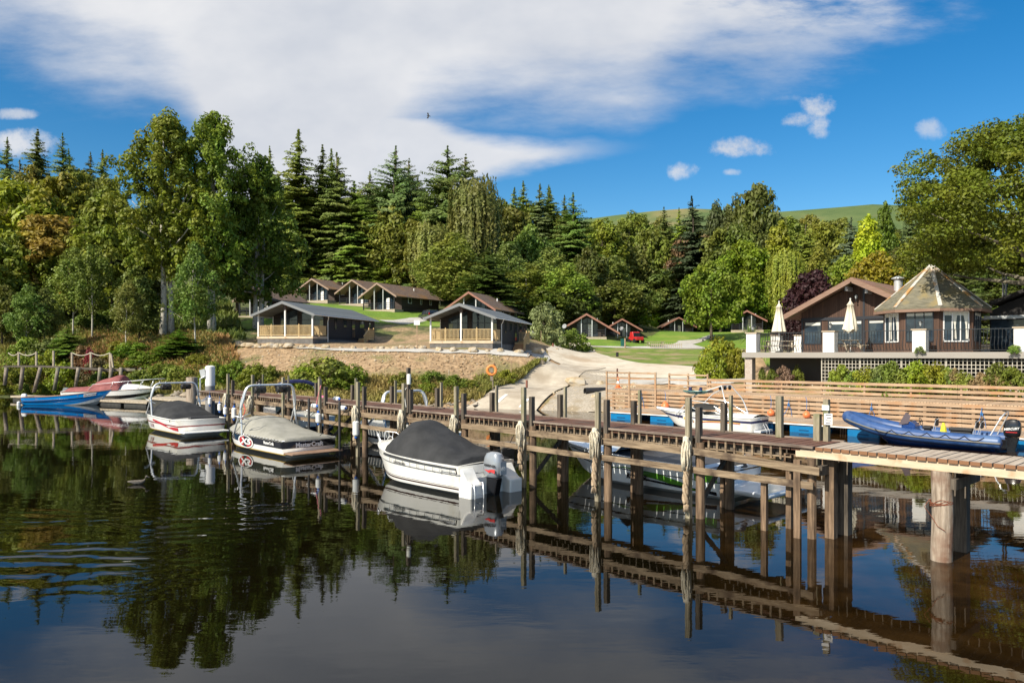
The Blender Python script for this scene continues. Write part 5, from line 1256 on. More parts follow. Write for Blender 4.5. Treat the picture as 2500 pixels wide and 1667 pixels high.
m=MB();m.grid([[(4.05,y,.85) for y in (-.4,-.2,0,.2,.4)],[(3.75,y*.75,1.42) for y in (-.4,-.2,0,.2,.4)]]);m.grid([[(4.05,.4,.85),(3.75,.3,1.42)],[(3.6,.4,.95),(3.5,.34,1.30)]]);m.build('windscreen',pm('smoked_screen',(.10,.08,.09),rough=.1),b,smooth=True)
m=MB();m.tube([(3.15+.17*math.cos(a)*.35,.17*math.sin(a),1.02+.17*math.cos(a)) for a in [2*PI*k/16 for k in range(17)]],.016,5);m.tube([(3.3,0,.95),(3.15,0,1.02)],.02,5);m.tube([(3.15,-.16,1.02),(3.15,.16,1.02)],.012,4);m.build('steering_wheel',BLACKM,b)
for x0_,x1_ in ((2.65,3.05),(.9,1.9)):MB().bb((x0_,-.2,.72),(x1_,.2,.86)).bb((x0_+.05,-.15,.4),(x1_-.05,.15,.72)).build('seat_pod',BLACKM,b,bevel=.05)
for x in (2.45,.75,.55):
    MB().bb((x-.05,-.17,.88),(x+.05,.17,1.22)).build('seat_back',BLACKM,b,bevel=.04)
    m=MB()
    for sg in (1,-1):m.tube([(x+.15,sg*.18,.6),(x,sg*.16,1.15),(x-.1,sg*.1,1.2)],.014,5)
    m.build('seat_frame',STEEL,b)
MB().lathe([(.16,0),(.12,.2),(.05,.42)],(2.15,.05,.62),8).build('yellow_bag',pm('yellow_cloth',(.75,.65,.05)),b)
ob=outboard(b,-.45,0,.55,pm('black_cowling',(.012,.012,.014),rough=.25,coat=.6),BLACKG,s=1.15)
text('MERCURY',.13,WHITEP,ob,frame((-.20,.222,.95),(-1,0,.12),(0.1,0,1)),shear=.2,bold=.004)
MB().bb((-.42,.214,.80),(.02,.220,.83)).build('red_line',RED,ob)
for sg in (1,-1):arch(b,rnd_path([(.1,sg*.75,.6),(-.35,sg*.62,1.45),(-.45,sg*.3,1.62),(-.45,0,1.62)],.2),.03,STEEL,'a_frame')
m=MB().lathe([(.05,0),(.10,.02),(.10,.05),(.04,.06)],(-.42,.35,1.66),12).build('a_frame_light',BLACKM,b)
# --- boats at the left finger pontoon
def hboat(name,x,y,hd,label,cat):return empty(name,(x,y,0),hd,label,cat)
b=hboat('rowing_boat',-38.6,59.7,R(-2),'bright blue open boat with a small outboard, leftmost on the water','boat')
H1=Hull(6.9,2.0,.62,1.22,draft=.2,rake=.7,bowpow=1.9,chz=.02,chw=.72,stern=.78,full=.42)
BL1=pm('bright_blue_paint',(.0,.24,.70),(.0,.28,.76),2,rough=.18,coat=.7);LG=pm('pale_grey_hull',(.55,.57,.58),rough=.3,coat=.3)
H1.build(b,[(-1,.0,'hull',LG),(0,.28,'topside',BL1),(.28,.45,'topside',BL1),(.45,1,'topside',BL1)])
for sg in (1,-1):
    m=MB();F_=[.5+.05*k for k in range(10)];m.grid([[H1.onside(f*6.9,0,sg,.012) for f in F_],[H1.onside(f*6.9,.02+.75*max(0,(f-.5)/.5)*.55,sg,.012) for f in F_]]);m.build('pale_bow_panel',LG,b)
gunwale(H1,b,pm('varnished_gunwale',(.28,.13,.07),rough=.4),.03);
for h in (.34,.62):gunwale(H1,b,pm('navy_strake',(.0,.06,.22),rough=.3),.022,0,.85,name='strake',h=h)
deckcap(H1,b,0,1,pm('boat_floor',(.24,.24,.24)),dz=-.3,name='floor');deckcap(H1,b,.82,1,LG,dz=-.02,name='foredeck',inset=.03)
for f in (.2,.45,.65):
    p=H1.pt(f,1,1);MB().bb((p.x-.12,-p.y+.05,p.z-.16),(p.x+.12,p.y-.05,p.z-.12)).build('thwart',pm('thwart',(.35,.2,.12)),b)
m=MB();m.grid([[H1.onside(x,h,-1,.02) for h in (.66,.93)] for x in (5.02,5.3,5.6,5.9)]);m.build('name_board',WHITEP,b)
H1.label('RUACHAN',.16,pm('navy_letter',(.03,.03,.12)),b,5.53,.79,-1,bold=.004);H1.label('C',.2,DKRED,b,5.11,.78,-1,bold=.004)
o=outboard(b,-.12,-.05,.62,WHITEP,WHITEP,s=.75)
MB().lathe([(.08,-.2),(.13,-.1),(.13,.15),(.05,.22)],(-.1,-.85,.1),10).build('fender',FENDW,b)
b=hboat('cabin_cruiser',-36.9,62.6,R(-5),'white cabin cruiser with a maroon cover and bow rails behind the blue rowing boat','boat')
H2=Hull(8.0,2.6,.95,1.28,rake=1.1,bowpow=2.2,chz=.12,full=.45);H2.build(b,[(-1,.25,'hull',WHITE),(.25,.55,'dark_band',BLACKG),(.55,1,'topside',WHITE)])
deckcap(H2,b,0,1,WHITE,crown=.12);gunwale(H2,b,pm('wood_rub',(.22,.12,.08)),.025,h=.97)
rows=[]
for f,hh in ((.5,.0),(.55,.45),(.62,.5),(.74,.38),(.86,.16),(.95,0)):
    p=H2.pt(f,1,1);rows.append([(p.x,q*(p.y-.25),p.z+hh*(1-abs(q)**3)) for q in [-1+k/5 for k in range(11)]])
MB().grid(rows).build('cabin_top',WHITE,b,smooth=True)
cover(H2,b,[(.02,.05,3),(.05,.3,3),(.28,.38,3),(.33,.75,2.6),(.45,1.02,2.6),(.56,1.22,2.6),(.60,1.15,2.4),(.62,.45,3)],CANM,drop=.0,seed=3,sag=.03)
m=MB()
for sg in (1,-1):
    m.tube([(2.4,sg*1.25,1.0),(2.8,sg*1.2,1.55),(5.0,sg*1.15,1.75),(7.0,sg*.8,1.95),(8.2,sg*.12,2.0),(8.3,0,2.0)],.022,6)
    for x,y in ((4.6,1.18),(5.8,1.05),(6.8,.82),(7.6,.45)):m.tube([(x-.35,sg*(y+.02),1.15),(x,sg*y,1.82)],.018,6)
m.build('bow_rail',STEEL,b,smooth=True)
outboard(b,-.15,0,.62,pm('grey_cowling',(.14,.15,.16),rough=.3),BLACKG)
MB().lathe([(.1,0),(.15,.1),(.15,.35),(.05,.45)],(3.0,-1.3,.5),10).build('fender',FENDW,b)
# ================================================================ trees
def leafmat(name,trans=.32,rough=.55,hv=.35):
    m=bpy.data.materials.new(name);m.use_nodes=True;nt=m.node_tree;N=nt.nodes;L=nt.links;b=N['Principled BSDF']
    oi=N.new('ShaderNodeObjectInfo');at_=N.new('ShaderNodeAttribute');at_.attribute_name='v';at_.attribute_type='GEOMETRY'
    hs=N.new('ShaderNodeHueSaturation');L.new(oi.outputs['Color'],hs.inputs['Color'])
    m1=N.new('ShaderNodeMapRange');m1.inputs[3].default_value=1-hv;m1.inputs[4].default_value=1+hv*1.3;L.new(at_.outputs['Fac'],m1.inputs[0]);L.new(m1.outputs[0],hs.inputs['Value'])
    tc=N.new('ShaderNodeTexCoord');nz=N.new('ShaderNodeTexNoise');nz.inputs['Scale'].default_value=.35;nz.inputs['Detail'].default_value=3;L.new(tc.outputs['Object'],nz.inputs[0])
    m2=N.new('ShaderNodeMapRange');m2.inputs[1].default_value=.3;m2.inputs[2].default_value=.7;m2.inputs[3].default_value=.468;m2.inputs[4].default_value=.512;L.new(nz.outputs['Fac'],m2.inputs[0]);L.new(m2.outputs[0],hs.inputs['Hue'])
    L.new(hs.outputs[0],b.inputs['Base Color']);b.inputs['Roughness'].default_value=rough;b.inputs['Specular IOR Level'].default_value=.35
    tr=N.new('ShaderNodeBsdfTranslucent');L.new(hs.outputs[0],tr.inputs[0]);mx=N.new('ShaderNodeMixShader');mx.inputs[0].default_value=trans
    L.new(b.outputs[0],mx.inputs[1]);L.new(tr.outputs[0],mx.inputs[2]);L.new(mx.outputs[0],N['Material Output'].inputs[0]);return m
LEAF=leafmat('leaf');NEED=leafmat('needle',.25,.6,.3)
BARK=pm('brown_bark',(.05,.038,.028),(.14,.11,.08),4,(3,3,.6),.9,.02);BARKW=pm('pale_birch_bark',(.32,.29,.24),(.62,.59,.52),3,(1,1,3),.8,0,c3=(.08,.07,.06),s3=2.5,t3=.62)
rg=np.random.default_rng(5)
def unit(n):
    v=rg.normal(size=(n,3));return v/np.linalg.norm(v,axis=1,keepdims=True)
def cards(C,Nn,S,asp=.62):
    n=len(C);a=unit(n);T=np.cross(Nn,a);T/=np.linalg.norm(T,axis=1,keepdims=True)+1e-9;B=np.cross(Nn,T)
    S=np.broadcast_to(np.asarray(S,float),(n,))[:,None];bend=Nn*S*.25
    V=np.stack([C-T*S-bend,C+B*S*asp,C+T*S-bend,C-B*S*asp],1).reshape(-1,3)
    Q=np.arange(4*n).reshape(-1,4);return V,Q
def clumpcrown(R_,z0,z1,nc,rc,nl,ls,flat=.75,shell=.62,up=.35,seed=1,lump=.25):
    """R_(t) radius profile, t 0..1 ; many leaf clumps near the outline of the crown"""
    global rg;rg=np.random.default_rng(seed)
    t=rg.random(nc);rr=np.array([R_(x) for x in t]);k=rg.random(nc)<(rr/ rr.max())**.8*.9+.1
    t=t[k];rr=rr[k];n=len(t);ang=rg.random(n)*2*np.pi
    ph=rg.random(3)*6;lobes=1+lump*(np.sin(3*ang+ph[0]+4*t)+.6*np.sin(5*ang+ph[1]-6*t))
    rad=rr*(shell+(1-shell)*rg.random(n)**.5)*lobes
    C=np.stack([rad*np.cos(ang),rad*np.sin(ang),z0+(z1-z0)*t],1)
    sz=rc*(.6+.8*rg.random(n))
    D=unit(n*nl).reshape(n,nl,3);D[:,:,2]=D[:,:,2]*1.0+.25;D/=np.linalg.norm(D,axis=2,keepdims=True)
    q=(.55+.45*rg.random((n,nl,1)))
    P=C[:,None]+D*sz[:,None,None]*q*np.array([1,1,flat]);out=C/ (np.linalg.norm(C[:,:2],axis=1,keepdims=True)+1e-6)
    Nn=D+unit(n*nl).reshape(n,nl,3)*.75;Nn[:,:,2]+=up;Nn/=np.linalg.norm(Nn,axis=2,keepdims=True)
    V,Q=cards(P.reshape(-1,3),Nn.reshape(-1,3),ls*(.6+.7*rg.random(n*nl)))
    cv=rg.random(n);attr=np.clip(np.repeat(cv,nl)*.5+rg.random(n*nl)*.5,0,1)
    return V,Q,attr,C
def trunk(h,r,C,seed=1,nl=10,lean=.02,multi=1):
    rn=random.Random(seed);m=MB()
    for k in range(multi):
        ox=rn.uniform(-.5,.5)*(multi>1);oy=rn.uniform(-.4,.4)*(multi>1);lx=rn.uniform(-1,1)*lean*(2 if multi>1 else 1);
        P=[(ox+lx*h*f+.12*math.sin(f*7+k),oy+.1*math.sin(f*5+k),h*f-.5*(f==0)) for f in [i/7 for i in range(8)]]
        m.tube(P,[r*(1.25 if i==0 else 1-.78*i/7) for i in range(8)],8)
    if C is not None and len(C):
        for i in range(nl):
            c=C[rn.randrange(len(C))];z=max(h*.25,min(c[2]*.72,h*.85));s=Vector((lean*0,0,z));e=Vector(c)
            mid=s.lerp(e,.5)+Vector((0,0,-.2));m.tube([s,mid,e],[r*.34,r*.2,r*.05],5)
    return m
def conifer(h,rb,nw,seed,droop=.35,ls=.26,dens=1.,top=.04,base=.06,ragged=.42,up=.2):
    global rg;rg=np.random.default_rng(seed);rn=random.Random(seed);Cs=[];Ns=[];Ss=[];Vs=[]
    for i in range(nw):
        f=i/(nw-1);z0_=h*(base+(1-base)*f)-.1;R0=rb*(1-math.exp(-2.4*(1-f)))/.91+.012*rb
        nb=max(5,int(12*(1-f*.58)))
        for k in range(nb):
            z=z0_+rn.uniform(-.5,.5)*h/nw*3.2*(1-f*.6);a=rn.uniform(0,2*PI);Lb=R0*(1-ragged+ragged*2*rn.random()*.9);n=max(3,int(Lb/.17*dens*1.15));v=rn.random()
            for j in range(n):
                q=(j+rn.random()*.6)/n;sp=.42*Lb*(q*(1.15-q))+.05
                for s in (-1,0,1):
                    off=s*sp*rn.uniform(.5,1);zz=z+Lb*((up+.15*f*f)*q-droop*(1-.6*f)*q*q)-abs(off)*.25+rn.uniform(-.08,.08)
                    Cs.append((math.cos(a)*Lb*q-math.sin(a)*off,math.sin(a)*Lb*q+math.cos(a)*off,zz))
                    Ns.append((math.cos(a)*.85,math.sin(a)*.85,1));Ss.append(ls*(.7+.5*rn.random())*(1.1-.35*q)*(1-.62*f**2));Vs.append(v*.5+rn.random()*.5)
    C=np.array(Cs);Nn=np.array(Ns)+rg.normal(size=(len(C),3))*.38;Nn/=np.linalg.norm(Nn,axis=1,keepdims=True)
    V,Q=cards(C,Nn,np.array(Ss),.5);return V,Q,np.array(Vs)
def weep(h,rb,ns,seed,ls=.2,z0=.15):
    global rg;rg=np.random.default_rng(seed);rn=random.Random(seed);Cs=[];Ns=[];Vs=[]
    for i in range(ns):
        t=rn.random()**.8;z=h*(.35+.63*t);r=rb*(math.sin(PI*min(1,(.25+.75*(1-t))))**.7)*math.sqrt(rn.random())*1.05;a=rn.uniform(0,2*PI)
        L_=min(rn.uniform(.15,.5)*h,z-h*z0);v=rn.random();n=max(4,int(L_/.16))
        for j in range(n):
            f=j/n;Cs.append((r*math.cos(a)+rn.uniform(-.13,.13)+.25*math.cos(a)*math.sin(f*PI),r*math.sin(a)+rn.uniform(-.13,.13),z-L_*f));Ns.append((math.cos(a),math.sin(a),.35));Vs.append(v*.6+rn.random()*.4)
    C=np.array(Cs);Nn=np.array(Ns)+rg.normal(size=(len(C),3))*.45;Nn/=np.linalg.norm(Nn,axis=1,keepdims=True)
    V,Q=cards(C,Nn,ls*(.7+.6*rg.random(len(C))),.55);return V,Q,np.array(Vs)
PROTO={}
def proto(kind,seeds,fn):
    PROTO[kind]=[fn(s) for s in seeds]
def mk(cr,tr,leaf,bark,name='crown'):
    V,Q,A=cr[:3];a=npmesh(name,V,Q,leaf,attr=A);b=tr.build('trunk',bark,smooth=True)
    zt=V[:,2].max();rw=np.percentile(np.abs(V[:,0]),97)
    col.objects.unlink(a);col.objects.unlink(b);return a.data,b.data,zt,rw
def rnd_prof(p=.5,lo=.25):return lambda t:(max(0,math.sin(PI*min(1,(lo*.5+t*(1-lo*.5)))))**p)
def mk_oak(s):
    c=clumpcrown(lambda t:4.6*rnd_prof(.55,.5)(t),2.6,12,210,1.15,62,.30,seed=s);return mk(c,trunk(9,.3,c[3],s),LEAF,BARK)
def mk_oval(s):
    c=clumpcrown(lambda t:3.3*rnd_prof(.6,.35)(t),2.2,14,200,1.0,60,.28,seed=s);return mk(c,trunk(11,.25,c[3],s),LEAF,BARK)
def mk_birch(s):
    c=clumpcrown(lambda t:2.6*rnd_prof(.7,.25)(t),4.0,13,165,.72,50,.18,seed=s,flat=1.1,shell=.45,lump=.35);return mk(c,trunk(11.5,.14,c[3],s,lean=.03),LEAF,BARKW)
def mk_spruce(s):return mk(conifer(20,3.6,46,s,ls=.33),trunk(19.5,.3,None,s,lean=0),NEED,BARK)
def mk_fir(s):return mk(conifer(20,5.0,40,s,droop=.28,ragged=.42,up=.32,ls=.38),trunk(19.5,.35,None,s,lean=0),NEED,BARK)
def mk_slim(s):return mk(conifer(20,2.5,48,s,droop=.45,ragged=.32,ls=.31),trunk(19.5,.25,None,s,lean=0),NEED,BARK)
def mk_cone(s):
    c=clumpcrown(lambda t:2.7*(1-t)**.7*min(1,.55+t*4),.3,9,260,.55,60,.17,seed=s,shell=.8,lump=.1,flat=1.3);return mk(c,trunk(7,.2,None,s,lean=0),LEAF,BARK)
def mk_weep(s):return mk(weep(12,3.2,620,s),trunk(11,.2,None,s),LEAF,BARK)
def mk_pop(s):
    c=clumpcrown(lambda t:4.9*(math.sin(PI*min(1,.22+t*.78))**.6),7.2,26,370,1.0,78,.24,seed=s,lump=.5,shell=.42,flat=.9);return mk(c,trunk(23,.42,c[3],s,nl=26,lean=.012,multi=2),LEAF,BARKW)
def mk_low(s):
    c=clumpcrown(lambda t:4.9*(math.sin(PI*min(1,.3+t*.70))**.6),4.0,24,420,1.1,75,.26,seed=s,lump=.4,shell=.5,flat=.9);return mk(c,trunk(20,.4,c[3],s,nl=20,multi=2),LEAF,BARKW)
def mk_bush(s):
    c=clumpcrown(lambda t:1.45*(math.sin(PI*min(1,.35+t*.62))**.6),.1,2.0,70,.42,55,.11,seed=s,shell=.5,lump=.25);return mk(c,trunk(1.2,.05,c[3],s,nl=12),LEAF,BARK)
def mk_syc(s):
    c=clumpcrown(lambda t:8.2*(math.sin(PI*min(1,.34+t*.62))**.6),6.8,17.5,760,1.1,150,.125,seed=s,lump=.25,shell=.5,flat=.6);return mk(c,trunk(11,.55,c[3],s,nl=30,lean=.01),LEAF,pm('lichened_bark',(.06,.05,.035),(.30,.27,.20),5,(1,1,1),.9,.03))
for k,s_,f_ in (('oak',(1,2,3,4),mk_oak),('oval',(11,12,13),mk_oval),('birch',(21,22,23),mk_birch),('spruce',(31,32,33),mk_spruce),('fir',(41,42),mk_fir),('slim',(51,52),mk_slim),('cone',(61,),mk_cone),('weep',(71,72),mk_weep),('poplar',(81,82),mk_pop),('bush',(91,92,93),mk_bush),('lowpop',(85,),mk_low),('syc',(95,),mk_syc)):proto(k,s_,f_)
NAMES=dict(oak='broadleaf_tree',oval='broadleaf_tree',birch='birch_tree',spruce='spruce_tree',fir='fir_tree',slim='spruce_tree',cone='cypress_tree',weep='weeping_tree',poplar='poplar_tree',bush='shrub',lowpop='poplar_tree',syc='sycamore_tree')
tn=[0]
def tree(kind,x,ytop,hw,Y,colr,label,group=None,base=None,rz=None,minz=None,ztop=None,X=None):
    """crown top at photo row ytop, half width hw px, at distance Y"""
    tn[0]+=1;i=tn[0];a,b,zt,rw=PROTO[kind][i%len(PROTO[kind])]
    X=(x-CX)/F*Y if X is None else X;zb=hz(X,Y) if base is None else base;H_=(zat(ytop,Y) if ztop is None else ztop)-zb
    rn=random.Random(i*7);sz=H_/zt;sx=hw/F*Y/rw*(1.22 if kind in('spruce','slim','fir') else 1) if hw>0 else sz
    bush=kind=='bush';t=empty(NAMES[kind],(X,Y,zb-.05),rn.uniform(0,6.28) if rz is None else rz,label,'bush' if bush else 'tree',group)
    if kind in('spruce','slim','fir'):t.rotation_euler=(rn.gauss(0,.025),rn.gauss(0,.025),rn.uniform(0,6.28))
    for nm,me in (('foliage' if bush else 'crown',a),('stem' if bush else 'trunk',b)):
        o=bpy.data.objects.new(nm,me);link(o,t);o.scale=(sx,sx,sz) if nm in('crown','foliage') else (min(sx,sz),min(sx,sz),sz)
        if nm in('crown','foliage'):
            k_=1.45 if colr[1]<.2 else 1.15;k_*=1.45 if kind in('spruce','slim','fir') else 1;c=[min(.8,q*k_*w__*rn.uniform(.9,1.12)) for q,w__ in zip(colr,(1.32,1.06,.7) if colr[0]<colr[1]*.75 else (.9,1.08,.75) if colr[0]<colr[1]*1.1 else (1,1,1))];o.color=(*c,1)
    return t
MG=(.095,.155,.02);YG=(.14,.19,.02);OG=(.17,.155,.025);DG=(.075,.125,.028);DD=(.050,.090,.028);BG=(.060,.100,.05);OL=(.12,.15,.04);PG=(.15,.20,.06);AU=(.22,.16,.02);LG_=(.12,.22,.02);RB=(.13,.095,.04)
T=tree
T('poplar',405,262,98,82,MG,'tall left-hand poplar with twin white trunks rising above the whole wood',rz=.5)
T('poplar',520,266,95,84,(.10,.165,.025),'tall right-hand poplar crown against the cloud',rz=2.)
T('lowpop',632,372,88,88,(.06,.11,.018),'lower dark poplar leaning over the shaded cabin',rz=4.)
T('birch',476,585,50,75,OL,'grey green birch in front of the twin poplars with a thin white stem')
T('oval',342,640,44,82,(.07,.12,.035),'young pine on the slope left of the white poplar trunk')
for x,y,w_,Y,lb in ((12,333,34,150,'dark spruce at the left edge of the skyline'),(90,315,46,150,'ragged spruce with the highest top on the left skyline'),(153,325,30,148,'dark pointed spruce second highest on the left skyline'),(184,362,26,150,'small spruce between two larger ones on the left skyline'),(214,368,28,150,'spruce fourth from the gap beside the poplars'),(248,365,34,150,'spruce standing alone just left of the poplars'),(50,390,36,146,'short dark spruce below the ragged one')):
    T('slim' if x in(90,184,214) else 'spruce',x,y,w_,Y,DD,lb,'conifers on the left skyline')
T('oak',40,432,110,108,YG,'yellow green broadleaf tree at the left edge below the spruces')
T('oak',150,415,95,112,(.11,.155,.02),'rounded green tree below the left skyline spruces')
T('oak',130,520,105,100,AU,'golden autumn tinted tree on the left')
T('oak',30,560,95,95,(.13,.14,.02),'olive tree low at the left edge')
T('oval',272,455,72,96,OG,'olive yellow tree between the autumn tree and the poplars')
T('oak',215,560,60,99,(.07,.10,.018),'dark green tree under the autumn canopy')
T('birch',180,600,50,88,(.10,.16,.04),'young green birch above the broken left jetty')
T('birch',225,590,42,86,(.09,.15,.035),'slender birch with a bare straight stem on the left slope')
T('birch',65,690,40,80,(.12,.14,.04),'thin birch with pale twigs at the far left')
T('birch',110,700,36,81,(.11,.13,.035),'bent pale stemmed sapling right of the thin birch')
T('birch',310,680,34,78,(.10,.15,.04),'sapling standing in front of the young pine')
T('oak',5,690,45,88,(.06,.09,.02),'dark low tree at the left edge of the slope')
T('spruce',170,790,38,76,(.05,.10,.018),'small bright conifer on the left slope above the red leaves')
T('spruce',438,800,40,74,(.05,.11,.016),'bushy small conifer at the foot of the white poplar trunk')
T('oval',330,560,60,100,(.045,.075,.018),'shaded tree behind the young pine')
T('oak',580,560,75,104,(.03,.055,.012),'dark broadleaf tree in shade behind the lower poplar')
G='conifers on the wooded hilltop'
for k,x,y,w_,Y,c,lb in (('slim',658,358,30,158,DG,'thin spruce top just right of the poplars'),('slim',725,318,55,150,DG,'tallest spruce on the skyline right of the poplars'),('slim',785,350,42,152,(.045,.075,.02),'paler spruce left of a close pair'),('slim',812,362,38,156,DG,'spruce between the pale one and the dark pointed one'),('spruce',838,372,52,150,DD,'dark pointed spruce right of the close pair'),
  ('fir',956,357,62,155,BG,'wide ragged fir standing alone on the skyline'),('fir',990,385,48,160,BG,'fir leaning out to the right of the wide ragged fir'),('fir',905,415,50,158,BG,'low blue green fir left of the wide ragged fir'),('spruce',1018,425,40,165,DG,'small spruce in the dip of the skyline'),('fir',1095,358,78,150,DD,'big black green fir with the broadest crown on the skyline'),('fir',1132,374,62,154,DD,'second black green fir touching the biggest one'),
  ('slim',1243,455,34,165,DG,'first spruce right of the weeping birch'),('slim',1277,440,36,168,DG,'spruce with a sharp tip right of the weeping birch'),('slim',1314,446,32,166,BG,'blue green spruce in the row of four'),('slim',1332,450,32,170,DG,'spruce merged with the blue green one'),('slim',1348,455,34,168,DG,'spruce at the right of the row of four'),('spruce',1378,475,34,164,DD,'narrow dark spruce beside the big solitary one'),('spruce',1404,470,55,150,DD,'big dark spruce where the hillside skyline drops away'),('spruce',870,440,60,150,DG,'low green conifer under the dark pointed spruce'),('spruce',700,470,55,158,DG,'conifer filling the gap under the tallest spruce'),('spruce',760,480,60,158,(.05,.085,.02),'pale drooping conifer under the close pair'),
  ('spruce',830,500,55,158,DG,'conifer half buried in the broadleaf trees'),('fir',1040,470,55,150,DG,'conifer hidden under the broad black fir'),('spruce',1200,480,46,158,DG,'spruce behind the weeping birch shoulder')):
    T(k,x,y,w_,Y,c,lb,G)
G2='broadleaf trees of the wooded hillside'
for k,x,y,w_,Y,c,lb in (('oak',700,580,75,158,MG,'round green tree above the leftmost upper cabin'),('oak',782,545,80,160,MG,'round green tree above the middle upper cabin'),('oak',865,515,85,158,(.06,.11,.018),'dark green dome between the conifers and the upper cabins'),('oak',945,500,80,150,(.10,.14,.03),'olive dome below the wide ragged fir'),('oak',890,612,70,150,(.07,.14,.018),'bright green tree right behind the roof of the nearest upper cabin'),('oak',1000,600,70,148,(.085,.15,.02),'leafy green tree to the right above the upper cabins'),
  ('oak',640,590,70,152,(.035,.065,.015),'shaded tree behind the leftmost upper cabin'),('oak',1010,530,60,146,(.08,.12,.025),'green tree left of the olive weeping birch'),
  ('weep',1052,540,50,142,(.16,.15,.06),'drooping olive birch left of the yellow green one'),('weep',1158,430,60,132,(.085,.12,.04),'tall weeping birch in front of the black firs'),('birch',1110,562,62,124,(.19,.20,.045),'yellow green birch in the middle of the wood'),('birch',1075,618,60,138,(.17,.185,.05),'pale olive birch behind the red edged cabin'),('birch',1128,620,70,124,(.18,.19,.05),'second pale olive birch behind the red edged cabin'),
  ('spruce',1192,600,62,112,(.026,.065,.014),'dark green spruce directly behind the central lodge'),('birch',1240,590,55,125,(.13,.155,.045),'birch right of the dark spruce'),('oak',1290,545,62,142,(.10,.13,.03),'tall olive tree under the row of four spruces'),('birch',1285,640,70,122,(.15,.17,.04),'bushy yellow green birch right of the central lodge'),('birch',1345,600,60,128,(.15,.165,.045),'birch left of the deep shade on the hillside'),('birch',1385,640,55,118,(.14,.18,.035),'bright birch at the right end of the central wood'),('oval',1330,700,60,116,(.06,.10,.02),'low dark tree behind the central lodge roof'),('oak',1400,700,60,118,(.04,.07,.018),'shaded tree left of the pair of cabins'),('oak',1240,500,60,155,(.07,.10,.025),'round tree in front of the spruce row'),('oak',1180,520,55,150,(.07,.10,.03),'round tree tucked behind the weeping birch'),
  ('oak',1440,600,55,140,(.05,.085,.02),'dark tree below the solitary spruce'),('oval',1470,530,50,175,(.10,.15,.025),'light green tree right of the solitary spruce'),('oval',1534,512,44,200,(.10,.145,.03),'pointed green tree under the left end of the moor'),('oak',1500,560,60,180,(.08,.12,.03),'round tree above the pair of cabins'),('oak',1440,540,40,190,(.09,.13,.03),'small tree at the foot of the solitary spruce'),
  ('oval',1490,620,60,150,(.10,.145,.045),'grey green tree above the paired cabin roofs'),('oak',1560,590,65,185,(.07,.11,.035),'grey green dome in the right hand wood'),('oak',1590,550,55,185,(.09,.14,.03),'green dome below the moor'),('oak',1500,680,75,138,(.055,.095,.022),'dark green tree directly behind the paired cabins'),('oak',1580,640,70,182,(.06,.10,.028),'dark tree left of the white birch stems'),
  ('spruce',1631,504,36,190,DD,'dark conifer left of the yellowish one on the right skyline'),('spruce',1658,506,30,188,(.12,.15,.02),'yellowish conifer on the right skyline'),('spruce',1702,474,52,175,(.018,.038,.022),'blue black spruce alone against the sky on the right'),('oval',1749,486,36,185,BG,'blue green tree left of the big skyline tree'),('oval',1790,470,38,185,(.06,.085,.035),'narrow tree on the shoulder of the big skyline tree'),('oak',1848,445,70,175,(.06,.095,.025),'biggest round tree on the right skyline'),
  ('oak',1660,575,60,184,RB,'russet tree on the right hand slope'),('oak',1722,570,60,184,RB,'second russet tree touching the first'),('birch',1640,640,45,186,(.17,.13,.045),'brown leaved birch with bare white stems'),('oval',1760,550,55,165,(.08,.12,.03),'green tree under the skyline spruce'),('oak',1820,580,75,150,LG_,'bright green dome beside the golden conifer'),('oak',1800,540,60,165,(.06,.10,.025),'dark tree under the biggest skyline tree'),
  ('cone',1906,535,56,155,(.17,.17,.02),'drooping golden green conifer'),('weep',1920,610,42,120,(.13,.18,.04),'weeping willow left of the purple beech'),('spruce',1962,540,36,165,DG,'dark conifer right of the golden green one'),('oak',2012,535,60,175,(.10,.15,.025),'light green tree below the moor crest'),('spruce',2076,528,40,150,(.05,.085,.07),'blue spruce left of the yellow cypress'),('cone',2120,520,52,135,(.36,.35,.03),'bright yellow cypress below the moor crest'),('cone',2161,488,38,145,(.05,.10,.012),'dark green cypress behind the yellow one'),('slim',2214,482,28,150,BG,'slim dark spruce beside the big sycamore'),
  ('oak',1845,670,62,150,(.08,.15,.02),'green tree right of the round maple'),('oak',1870,700,50,150,(.06,.11,.02),'low tree behind the palm'),('oak',2060,620,60,115,(.09,.14,.02),'green tree above the restaurant gable'),('oak',2140,610,62,105,(.15,.20,.02),'yellow green tree behind the turret'),('oak',2080,690,60,95,(.17,.22,.02),'yellow green tree right behind the restaurant roof'),('cone',2000,590,45,130,(.10,.14,.03),'conifer above the purple beech'),('cone',2190,600,45,110,(.06,.10,.03),'grey green conifer behind the turret'),('oak',2230,590,60,112,(.06,.10,.02),'dark tree right of the yellow cypress'),
  ('oak',2330,600,70,100,(.05,.085,.02),'dark tree behind the turret apex'),('fir',2350,640,50,75,(.04,.07,.025),'drooping conifer between turret and right wing'),('oak',2420,640,80,95,(.045,.08,.02),'dark tree behind the right wing'),('oak',2520,600,90,100,(.05,.08,.02),'dark tree at the right edge')):
    T(k,x,y,w_,Y,c,lb,G2)
T('oak',1737,632,66,118,(.085,.155,.022),'round maple on the lawn with a straight dark trunk',rz=1)
T('oak',1985,655,66,72,(.035,.012,.014),'dark purple beech left of the restaurant gable')
T('oak',1945,735,45,70,(.03,.012,.012),'lower branches of a purple shrub beside the gable eave')
T('bush',1325,735,45,95,(.22,.26,.13),'pale grey leaved whitebeam bush right of the central lodge')
